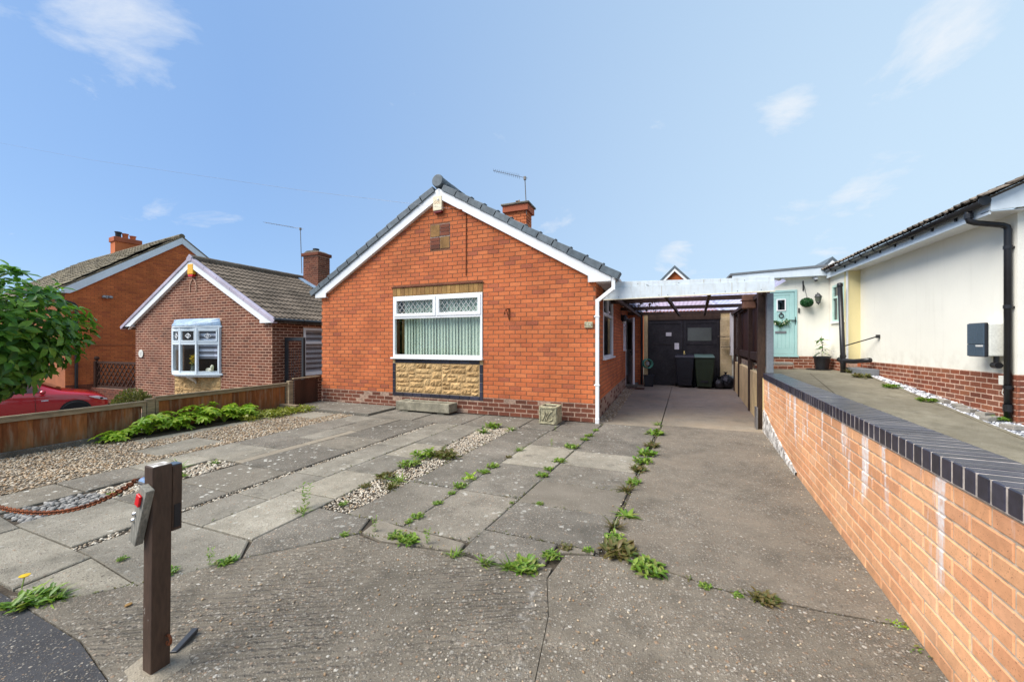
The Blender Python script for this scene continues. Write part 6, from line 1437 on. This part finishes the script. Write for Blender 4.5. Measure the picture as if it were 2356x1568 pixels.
Fq += [tuple(range(n)), tuple(range((len(ST) - 1) * n + n - 1, (len(ST) - 1) * n - 1, -1))]
bo = m.add(V, Fq).build('body', 'car_paint', car, True); sm_ = bo.modifiers.new('sub', 'SUBSURF'); sm_.levels = 2; sm_.render_levels = 2
for s_ in (-1, 1):
    for wx in (1.22, -1.28):
        MB(CM).lathe([(.0, -.02), (.345, -.02), (.345, .02), (0, .02)], (wx, s_ * .862, .33), 26, Matrix.Rotation(R(90), 4, 'X')).build('wheel_arch', 'car_trim', car)
        wt = MB(CM).lathe([(.20, -.09), (.30, -.09), (.315, -.06), (.315, .06), (.30, .09), (.20, .09)], (wx, s_ * .84, .315), 28, Matrix.Rotation(R(90), 4, 'X')).build('wheel', 'tyre', car)
        rm = MB(CM).torus((wx, s_ * .905, .315), .205, .018, 26, 6, Matrix.Rotation(R(90), 4, 'X'))
        for k_ in range(10): a = k_ * math.pi / 5; rm.bar((wx, s_ * .915, .315), (wx + .2 * math.cos(a), s_ * .905, .315 + .2 * math.sin(a)), .016, .022, (0, 1, 0))
        rm.build('rim', 'chrome', wt)
    hl = [(1.50, .755), (1.72, .735), (1.90, .645), (1.93, .60), (1.80, .615), (1.62, .69)]
    def sy(x): return .86 - max(0, (x - 1.5)) ** 1.5 * .42
    vs = [(x, s_ * (sy(x) + .012), z) for x, z in hl] + [(x, s_ * (sy(x) - .08), z) for x, z in hl]
    h_ = MB(CM).add(vs, [tuple(range(6)), tuple(range(11, 5, -1))] + [(i, (i + 1) % 6, (i + 1) % 6 + 6, i + 6) for i in range(6)]).build('headlight', 'headlamp', car, False, .006)
    MB(CM).ball((1.78, s_ * (sy(1.78) + .012), .665), (.04, .02, .035), 8, 6).build('lamp_bezel', 'car_trim', h_)
    MB(CM).box(.52, .66, s_ * .872 - .004, s_ * .872 + .004, .70, .73).build('side_repeater', 'headlamp', car)
    MB(CM).add([(-1.35, s_ * .815, .985), (.62, s_ * .81, .96), (.22, s_ * .655, 1.33), (-.5, s_ * .65, 1.38), (-1.15, s_ * .66, 1.30)], [(0, 1, 2, 3, 4)]).build('side_glass', 'dark_glass', car)
    MB(CM).ball((.55, s_ * 1.0, .98), (.07, .11, .07), 12, 8).build('door_mirror', 'car_paint', car, True)
    MB(CM).tube([(.42, s_ * .886, .30), (.40, s_ * .885, .90)], .004, 5).build('door_gap', 'car_trim', car)
MB(CM).add([(.93, -.60, 1.0), (.93, .60, 1.0), (.24, .52, 1.41), (.24, -.52, 1.41)], [(0, 1, 2, 3)]).build('windscreen', 'dark_glass', car)
MB(CM).box(1.93, 2.0, -.42, .42, .30, .42).build('grille', 'car_trim', car, False, .01)

# ================================================================= MAGNOLIA BUSH
random.seed(11); np.random.seed(11)
TR_ = thing('magnolia_tree', 'bushy green magnolia with one purple flower above the fence at the left', 'tree', (-9.1, 2.2, -.31))
cc_ = Vector((-9.05, 2.24, 1.40))
tk = MB(); tk.tube([(-9.1, 2.2, -.31), (-9.08, 2.2, .1), (-9.05, 2.24, .6)], [.075, .06, .05], 10)
tips = []
for i in range(14):
    a = random.uniform(0, 6.28); e = random.uniform(-.1, 1.3); d = Vector((math.cos(a) * math.cos(e), math.sin(a) * math.cos(e), math.sin(e)))
    p0 = Vector((-9.07, 2.22, .35 + .35 * random.random())); p2 = cc_ + d * .75; tk.tube([p0, p0.lerp(p2, .5) + Vector((0, 0, .08)), p2], [.03, .018, .008], 6)
tk.build('trunk', 'bark', TR_)
mats = []; locs = []; tv, tf = leaf_template(.19, .088, .28, .32)
lobes = [(Vector((random.gauss(0, 1), random.gauss(0, 1), random.gauss(0, 1))).normalized(), random.uniform(.30, .62)) for _ in range(11)]
def crown_r(d):
    r = .70
    for ld, s_ in lobes: r += .20 * max(0, d.dot(ld) - .55) * s_ * 4
    return r
clusters = 0
while clusters < 900:
    d = Vector((random.gauss(0, 1), random.gauss(0, 1), random.gauss(0, 1))).normalized()
    q = random.random() ** .22
    rr = crown_r(d) * q; p = cc_ + Vector((d.x * rr * 1.06, d.y * rr, d.z * rr * .98))
    if p.z < .42: continue
    clusters += 1; up = (d * .8 + Vector((0, 0, .55))).normalized(); base = np.array(up.to_track_quat('Z', 'X').to_matrix()); a0 = random.uniform(0, 6.28); k_ = random.randint(5, 8)
    for i in range(k_):
        mats.append(base @ rotm(random.uniform(-.35, .35), random.uniform(-.75, .25), a0 + i * 2.4) * random.uniform(.6, 1.1)); locs.append(tuple(p + Vector((random.uniform(-.03, .03), random.uniform(-.03, .03), random.uniform(-.05, .03)))))
scatter_mesh('crown', tv, tf, mats, locs, 'leaf_bush', TR_)
fp = Vector((-8.12, 2.02, 1.30)); tv2, tf2 = leaf_template(.11, .05, .3, -.2); mats = [rotm(random.uniform(-.3, .3), random.uniform(-1.2, -.5), i * .8) for i in range(8)]
scatter_mesh('flower', tv2, tf2, mats, [tuple(fp)] * 8, 'petal', TR_)
# ================================================================= POST WITH CHAIN
random.seed(31)
PO = thing('wooden_gate_post', 'dark brown wooden post with red reflector in the left foreground', 'post', (-2.03, .965, 0))
lean = Matrix.Translation((-2.030, .972, 0)) @ Matrix.Rotation(R(1.0), 4, 'Y') @ Matrix.Rotation(R(-2.2), 4, 'Z')
m = MB(lean); h = .034
for z0_, z1_ in ((-.05, .885),): m.box(-h, h, -h, h, z0_, z1_)
m.build('shaft', 'brown_paint', PO, False, .004)
MB(lean).add([(-h + .004, -h + .004, .8862), (h - .004, -h + .004, .8862), (h - .004, h - .004, .8862), (-h + .004, h - .004, .8862), (0, 0, .889)], [(0, 1, 4), (1, 2, 4), (2, 3, 4), (3, 0, 4)]).build('weathered_top', 'white_flake', PO)
MB(lean).box(-.024, .028, h + .003, h + .040, .585, .872).build('rear_block', 'brown_paint', PO, False, .004)
MB(lean).box(-.022, .026, h + .005, h + .038, .8725, .876).build('block_top', 'navy_panel', PO)
MB(lean).box(.0285, .031, h + .010, h + .033, .60, .70).build('latch_slot', 'car_trim', PO)
tb = lean @ Matrix.Translation((-.012, -h - .014, .69)) @ Matrix.Rotation(R(20), 4, 'Y')
MB(tb).box(-.028, .028, -.016, .013, -.135, .125).build('tilted_board', 'grey_wood', PO, False, .003)
MB(tb).box(-.020, .010, -.026, -.0165, .045, .095).build('reflector', 'red_plastic', PO, False, .003)
for z_ in (-.035, -.005): MB(tb).lathe([(.0, .0), (.009, .0), (.006, .007), (0, .009)], (-.020, -.0165, z_), 10, Matrix.Rotation(R(90), 4, 'X')).build('bolt', 'chrome', PO)
MB(lean).lathe([(.0, 0), (.019, 0), (.019, .065), (.015, .065), (.0, .055)], (-h + .002, -.01, .80), 16, Matrix.Rotation(R(-90), 4, 'Y')).build('chrome_socket', 'chrome', PO, False)
MB(lean).torus((-h - .072, -.01, .80), .014, .004, 14, 6, Matrix.Rotation(R(90), 4, 'X')).build('ring', 'rust', PO)
MB(lean).torus((h + .012, .02, .13), .02, .005, 14, 6, Matrix.Rotation(R(90), 4, 'X')).build('eye_bolt', 'rust', PO)
P2 = thing('wooden_gate_post', 'second dark brown post holding the far end of the rusty chain', 'post', (-5.35, .97, 0))
box('shaft', 'brown_paint', -5.40, -5.30, .92, 1.02, -.05, .885, P2, .004)
chn = thing('rusty_chain', 'rusty chain hanging from the brown post across the left foreground', 'chain', (-3.6, .965, .45))
xa, xb = -2.165, -5.30; a_ = None
lk = MB().torus((0, 0, 0), .5, .17, 10, 6).mesh('link')
for v in lk.vertices: v.co = Vector((v.co.x * .034, v.co.y * .021, v.co.z * .021))
lk.materials.append(MT['rust']); lk.shade_smooth()
def chz(x): t = (x - (xa + xb) / 2) / ((xa - xb) / 2); return .462 + .335 * t * t * (0.75 + .25 * t * t)
x = xa; i = 0
while x > xb:
    d = Vector((-1, 0, (chz(x - .01) - chz(x)) / .01)).normalized(); pos = Vector((x, .962, chz(x)))
    q = d.to_track_quat('X', 'Z').to_matrix().to_4x4()
    o = bpy.data.objects.new('link', lk); link(o, chn, Matrix.Translation(pos) @ q @ Matrix.Rotation(R(45 + 90 * (i % 2)), 4, 'X'))
    x += d.x * .0245; i += 1
tag(MB().bar((-2.045, 1.04, .012), (-2.11, 1.165, .016), .028, .02).build('timber_offcut', 'dark_metal', None, False, .003), 'dark strip of wood lying at the foot of the brown post', 'wood strip')
ft = MB(); pts = []
for i in range(12): a = 2 * math.pi * i / 12; pts.append((-2.04 + (.125 + random.uniform(-.02, .03)) * math.cos(a), .985 + (.11 + random.uniform(-.02, .03)) * math.sin(a)))
V = [(x, y, .0005) for x, y in pts] + [(-2.03 + (x + 2.03) * .55, .97 + (y - .97) * .55, .014) for x, y in pts]
ft.add(V, [(i, (i + 1) % 12, 12 + (i + 1) % 12, 12 + i) for i in range(12)] + [tuple(range(12, 24))]); ft.build('mortar_collar', 'slab_tan', PO)

# ================================================================= WEEDS IN THE JOINTS
def weed(x, y, size, kind, label, group='weeds in the paving joints', z=.0, mat=None, n=None):
    mats = []; locs = []
    if kind == 'grass': tv, tf = blade_template(size, size * .085, .35, 5); n = n or 46
    elif kind == 'rosette': tv, tf = blade_template(size, size * .26, .40, 5); n = n or 22
    elif kind == 'clump': tv, tf = leaf_template(size * .42, size * .17, .3, .3); n = n or 90
    elif kind == 'tall': tv, tf = leaf_template(size * .22, size * .06, .3, .3); n = n or 60
    for i in range(n):
        az = random.uniform(0, 6.28); s_ = random.uniform(.55, 1.1)
        if kind == 'clump':
            r = size * .62 * math.sqrt(random.random()); b = random.uniform(0, 6.28)
            mats.append(rotm(random.uniform(-.4, .4), random.uniform(-1.0, -.1), az) * s_); locs.append((x + r * math.cos(b), y + r * math.sin(b), z + random.uniform(0, size * .16)))
        elif kind == 'tall':
            st = i % 4; ang = st * 1.6; t = random.random(); lean_ = .35
            mats.append(rotm(random.uniform(-.5, .5), random.uniform(-1.1, -.2), az) * s_); locs.append((x + math.cos(ang) * lean_ * t * size * .6, y + math.sin(ang) * lean_ * t * size * .6, z + t * size))
        else:
            el = -random.uniform(.25, 1.25) if kind == 'grass' else -random.uniform(.1, .95)
            mats.append(rotm(random.uniform(-.3, .3), el, az) * s_); locs.append((x + random.uniform(-.025, .025), y + random.uniform(-.025, .025), z - .012))
    o = scatter_mesh('weed', tv, tf, mats, locs, mat or ('leaf_weed' if random.random() < .8 else 'leaf_dry'))
    return tag(o, label, 'weed', group)
ORD = 'first second third fourth fifth sixth seventh eighth ninth tenth eleventh twelfth thirteenth fourteenth'.split()
def row(spots, fmt, key, **kw):
    for i, (x, y, s_, k_) in enumerate(sorted(spots, key=key)): weed(x, y, s_, k_, fmt % ORD[i], **kw)
DJ = 'green weed in the long joint between the slabs and the side driveway'
row(((-.08, 6.99, .13, 'grass'), (-.10, 6.30, .20, 'clump'), (-.15, 5.55, .16, 'clump'), (-.18, 5.12, .18, 'clump'), (-.22, 4.78, .16, 'clump'), (-.25, 4.45, .15, 'clump'), (-.27, 4.02, .11, 'clump'), (-.33, 3.80, .12, 'grass'), (-.33, 2.99, .13, 'grass'), (-.32, 2.82, .11, 'clump')), '%s weed from the carport in the long joint beside the side driveway', lambda t: -t[1])
weed(-.28, 3.24, .11, 'rosette', 'large broad-leaved rosette in the joint beside the side driveway', n=46, mat='leaf_weed')
FE = 'weed tuft along the front edge of the slabs where they meet the rough concrete'
row(((-.68, 2.43, .09, 'clump'), (-1.06, 2.21, .09, 'grass'), (-1.29, 2.21, .085, 'grass'), (-1.53, 2.27, .11, 'tall'), (-1.80, 2.28, .09, 'clump'), (-2.00, 2.28, .10, 'tall'), (-2.17, 2.16, .05, 'clump'), (-2.815, 1.41, .07, 'clump'), (-2.66, 1.55, .11, 'tall'), (-2.60, 1.61, .09, 'clump')), '%s weed from the left along the front edge of the slabs', lambda t: t[0])
weed(-.80, 2.25, .13, 'clump', 'widest clump of weeds at the front edge of the slabs', n=150); weed(-.91, 2.23, .10, 'grass', 'grassy weed left of the widest clump at the front edge of the slabs')
weed(-1.68, 2.25, .12, 'clump', 'bushy weed in the corner of the tan infill slab', n=110)
weed(-.27, 2.65, .16, 'clump', 'thick weed clump where slabs, side driveway and apron meet', n=170)
weed(-.09, 2.51, .14, 'clump', 'low spreading weed at the head of the crosswise crack', n=150)
weed(-.61, 2.58, .06, 'clump', 'small lime weed in the corner notch right of the last front slab'); weed(-.47, 2.60, .05, 'clump', 'tiny weed between the corner notch and the thick weed clump')
MJ = 'weed in the middle joints between the paving slabs'
MS = ((-1.846, 2.60, .08, 'clump'), (-1.856, 2.50, .05, 'clump'), (-1.835, 2.88, .06, 'clump'), (-1.85, 3.30, .10, 'clump'), (-1.84, 3.12, .06, 'clump'), (-1.80, 3.97, .11, 'clump'), (-1.815, 3.76, .09, 'clump'), (-1.75, 4.69, .10, 'grass'), (-1.76, 4.36, .06, 'clump'), (-1.40, 5.02, .11, 'tall'), (-1.14, 5.07, .13, 'clump'), (-1.15, 4.44, .11, 'clump'), (-1.18, 4.11, .08, 'clump'), (-1.19, 3.89, .10, 'clump'), (-1.03, 5.8, .10, 'clump'), (-1.06, 5.56, .09, 'clump'), (-1.0, 6.2, .08, 'clump'), (-1.24, 3.13, .03, 'clump'), (-1.0, 3.20, .045, 'clump'), (-1.6, 5.96, .08, 'tall'))
row([t for t in MS if t[0] < -1.5], '%s weed from the house in the joint next to the gravel strip slabs', lambda t: -t[1])
row([t for t in MS if t[0] >= -1.5], '%s weed from the house in the joint left of the wide slabs', lambda t: -t[1])
weed(-1.875, 3.52, .13, 'clump', 'bright lime weed with broad leaves in the middle slab joint', mat='leaf_lime', n=40)
GS = 'weed growing in the pale gravel strip'
row(((-2.83, 2.39, .20, 'tall'), (-2.79, 2.32, .10, 'grass'), (-2.59, 2.56, .06, 'clump'), (-2.50, 3.20, .13, 'grass'), (-2.70, 3.24, .15, 'clump'), (-2.46, 3.03, .12, 'grass'), (-2.71, 2.96, .08, 'clump'), (-2.72, 3.67, .17, 'clump'), (-2.76, 4.03, .22, 'clump'), (-2.55, 4.12, .22, 'clump'), (-2.44, 4.08, .17, 'clump'), (-2.62, 5.43, .16, 'grass'), (-2.64, 5.83, .20, 'clump'), (-2.28, 5.76, .12, 'grass')), '%s weed from the house in the pale gravel strip', lambda t: -t[1])
WG = 'weed growing in the white gravel patch behind the post'
row(((-5.05, 2.62, .16, 'grass'), (-4.72, 2.44, .12, 'clump'), (-4.74, 1.95, .07, 'clump'), (-4.9, 2.9, .08, 'grass')), '%s weed from the post in the white gravel patch', lambda t: t[1])
weed(-3.20, .985, .15, 'clump', 'big dandelion plant at the edge of the pavement in the left corner', n=150, mat='leaf_weed'); weed(-3.10, 1.03, .10, 'grass', 'leafy weed right of the dandelion at the pavement edge', n=60)
fl_ = thing('dandelion_flower', 'yellow dandelion flower lying above the dandelion plant', 'flower', (-3.45, 1.03, 0)); MB().lathe([(0, 0), (.016, .0), (.024, .008), (.0, .012)], (-3.45, 1.03, .05), 12).build('head', 'petal_yellow', fl_); MB().tube([(-3.42, 1.01, .0), (-3.45, 1.03, .05)], .003, 5).build('stalk', 'leaf_weed', fl_)
weed(-3.27, 1.386, .045, 'clump', 'tiny weed alone on the pale slab left of the post')
weed(.52, 2.45, .10, 'clump', 'bright green weed on the crosswise crack in the right driveway', n=120); weed(.23, 2.46, .05, 'clump', 'small weed at the left of the crosswise crack in the driveway'); weed(.39, 2.44, .04, 'clump', 'tiny weed in the middle of the crosswise crack')
weed(1.085, 2.47, .06, 'clump', 'small weed at the foot of the low wall by the crack', n=20, mat='leaf_lime'); weed(1.09, 2.29, .07, 'clump', 'broad-leaved weed at the foot of the low brick wall near the corner of the picture', n=10)
for x, y, s_, k_, lb in ((4.30, 11.85, .20, 'grass', 'dry grass tuft at the foot of the soil pipe'), (4.20, 11.0, .26, 'clump', 'weed clump in front of the grey concrete block'), (4.25, 9.9, .22, 'clump', 'weed on the neighbouring drive beyond the chippings'), (4.23, 8.75, .20, 'clump', 'weed on the neighbouring drive edge halfway along the chippings')):
    weed(x, y, s_, k_, lb, 'weeds along the neighbouring drive', zn(y) + .01, 'leaf_dry' if k_ == 'grass' else None)
weed(4.50, 7.66, .14, 'clump', 'fresh green weed beside the foot of the black downpipe', 'weeds along the neighbouring drive', zn(7.66) + .02, n=140)
tag(MB().ball((-2.66, 1.152, .008), (.014, .018, .006), 7, 5).build('fallen_leaf', 'ochre_stone'), 'single tan fallen leaf on the concrete left of the post', 'leaf')

# ================================================================= PLANT BED ALONG THE FENCE
random.seed(17)
MB().box(-7.56, -7.14, 3.05, 5.75, -.034, .01).build('bed_soil', 'soil', bed)
tvl, tfl = leaf_template(.105, .042, .25, .25)
for i, (x, y, hgt) in enumerate(((-7.30, 2.98, .10), (-7.36, 3.22, .16), (-7.28, 3.40, .24), (-7.38, 3.60, .26), (-7.22, 3.74, .20), (-7.36, 3.95, .30), (-7.24, 4.15, .26), (-7.40, 4.30, .30), (-7.25, 4.45, .25), (-7.36, 4.68, .26), (-7.22, 4.80, .20), (-7.38, 4.98, .20))):
    mats = []; locs = []; stems = MB()
    for k_ in range(17):
        az = random.uniform(0, 6.28); rr = random.uniform(.02, .19); hh = hgt * random.uniform(.35, 1.1); c = Vector((x + rr * math.cos(az), y + rr * math.sin(az), hh))
        stems.tube([(x, y, 0), (x + rr * .4 * math.cos(az), y + rr * .4 * math.sin(az), hh * .7), c], .003, 4)
        tilt = (Vector((math.cos(az), math.sin(az), 0)) * rr * 3 + Vector((0, 0, 1))).normalized(); base = np.array(tilt.to_track_quat('Z', 'X').to_matrix()); a0 = random.uniform(0, 6.28)
        for q in range(8): mats.append(base @ rotm(0, random.uniform(-.35, .1), a0 + q * .785) * random.uniform(.8, 1.1)); locs.append(tuple(c))
    t = thing('lupin_plant', '%s lime green fingered-leaf plant from the camera in the bed along the fence' % ORD[i], 'plant', (x, y, 0), 'leafy plants in the bed along the fence')
    scatter_mesh('leaves', tvl, tfl, mats, locs, 'leaf_lime', t); stems.build('stems', 'leaf_lime', t)
tv, tf = leaf_template(.05, .03, .2, .2); mats = []; locs = []
for _ in range(2600):
    y = random.uniform(4.6, 6.0); x = -7.05 + random.gauss(0, .17) - (.1 if y < 5 else 0); 
    if x > -6.66 or x < -7.56: continue
    mats.append(rotm(random.uniform(-.6, .6), random.uniform(-.9, .3), random.uniform(0, 6.28)) * random.uniform(.6, 1.2)); locs.append((x, y, random.uniform(0, .09)))
tag(scatter_mesh('ground_cover', tv, tf, mats, locs, 'leaf_gold'), 'yellow-green creeping ground cover at the far end of the plant bed', 'ground cover', None, 'stuff')
sh_ = thing('low_shrub', 'small rounded yellow-green shrub behind the fence by the brown bungalow', 'shrub', (-11.6, 5.1, -.45))
tv, tf = leaf_template(.06, .022, .2, .2); mats = []; locs = []
for _ in range(2200):
    d = Vector((random.gauss(0, 1), random.gauss(0, 1), abs(random.gauss(0, 1)))).normalized(); r = random.random() ** .3
    mats.append(np.array(d.to_track_quat('X', 'Z').to_matrix()) @ rotm(random.uniform(0, 6), random.uniform(-.8, .8), random.uniform(-.8, .8))); locs.append((-11.6 + d.x * .40 * r, 5.1 + d.y * .36 * r, -.12 + d.z * .44 * r))
scatter_mesh('foliage', tv, tf, mats, locs, 'leaf_moss', sh_); MB().tube([(-11.6, 5.1, -.48), (-11.6, 5.1, .05)], [.05, .03], 8).build('stem', 'bark', sh_)

# ================================================================= FAR GABLES
def far_house(label, xc_, y, apex, half, depth, eave_drop, base=-1):
    t = thing('distant_house', label, 'house', (xc_, y + 3, base), 'distant red brick gables'); mm = eave_drop / half
    w_ = MB().prism([(xc_ - half, base), (xc_ + half, base), (xc_ + half, apex - eave_drop), (xc_, apex), (xc_ - half, apex - eave_drop)], y, y + depth).build('wall', 'orange_brick', t)
    for s_ in (-1, 1):
        MB().prism([(xc_, apex + .02), (xc_ + s_ * (half + .3), apex + .02 - mm * (half + .3)), (xc_ + s_ * (half + .3), apex + .24 - mm * (half + .3)), (xc_, apex + .24)], y - .2, y + depth).build('roof', 'ridge_grey', t)
        MB().prism([(xc_, apex - .18), (xc_ + s_ * (half + .2), apex - .18 - mm * (half + .2)), (xc_ + s_ * (half + .2), apex + .03 - mm * (half + .2)), (xc_, apex + .03)], y - .19, y - .12).build('bargeboard', 'white_upvc', t)
    return t
far_house('distant red brick gable peeking over the white carport fascia', .80, 30, 6.75, 3.0, 8, 3.1)
fh = far_house('distant red brick gable above the corner of the cream bungalow', 9.95, 30, 6.62, 2.6, 8, 2.9)
MB().prism([(10.1, 6.0), (13.5, 6.0), (13.5, 6.45), (10.4, 6.45)], 33, 38).build('rear_roof', 'brown_tile', fh)
# loose stones lying on the rough concrete
random.seed(77); pts = []
for _ in range(900):
    x, y = random.uniform(-2.4, 1.0), random.uniform(1.2, 2.5)
    if random.random() < .35: y = random.uniform(2.0, 7.0); x = random.choice((xl(y) - abs(random.gauss(0, .10)) - .02, bx(0, y) + random.gauss(.03, .06)))
    if x < -2.05 and y > 1.9: continue
    pts.append((x, y, .004))
pebbles('loose_stones', pts, .003, .008, 'gravel', 'small loose stones scattered over the rough concrete driveway', 'stones', .7)
# crumbs, moss and seedlings lodged in the slab joints
random.seed(99); lines = []
for i in (1, 2): lines += [((bx(i, 2.45), 2.45), (bx(i, 6.7), 6.7))]
lines += [((bx(0, 2.6) + .015, 2.6), (bx(0, 7.0) + .03, 7.0)), ((bx(5, 1.9), 1.9), (bx(5, 5.8), 5.8)), ((bx(4, 2.46), 2.46), (bx(4, 5.8), 5.8)), ((bx(3, 2.46), 2.46), (bx(3, 5.9), 5.9)),
          ((-2.10, 2.215), (-1.28, 2.26)), ((-1.28, 2.265), (-.70, 2.31)), ((-2.58, 1.66), (-2.1, 2.21)), ((-3.05, 1.05), (-2.6, 1.6)), ((-.66, 2.56), (-.14, 2.585)), ((-.14, 2.585), (.28, 2.468)), ((.28, 2.468), (1.14, 2.478)), ((-1.22, 3.19), (-.36, 3.19)), ((-1.2, 3.76), (-.3, 3.76)), ((-2.43, 2.44), (-1.26, 2.42)), ((-1.26, 2.615), (-.44, 2.615)), ((-2.4, 3.26), (-1.2, 3.25))]
pts = []; mm_ = []; ml = []
for (a, b), (c, d) in lines:
    L = math.hypot(c - a, d - b); ph = random.uniform(0, 9)
    for _ in range(int(L * 150)):
        t = random.random(); dens = .5 + .5 * math.sin(t * L * 2.3 + ph) * math.sin(t * L * 5.1 + ph * 2)
        if random.random() > dens: continue
        x, y = a + (c - a) * t + random.gauss(0, .008), b + (d - b) * t + random.gauss(0, .008)
        if random.random() < .5: pts.append((x, y, .0))
        else: mm_.append(rotm(random.uniform(-.5, .5), random.uniform(-1.2, -.1), random.uniform(0, 6.28)) * random.uniform(.4, 1.2)); ml.append((x, y, -.004))
pebbles('joint_crumbs', pts, .002, .006, 'grey_stones', 'brown crumbs of grit lodged in the slab joints', 'grit', .8)
tv, tf = leaf_template(.028, .010, .3, .3)
tag(scatter_mesh('joint_moss', tv, tf, mm_, ml, 'leaf_moss'), 'tiny moss and seedlings growing along the slab joints', 'moss', None, 'stuff')
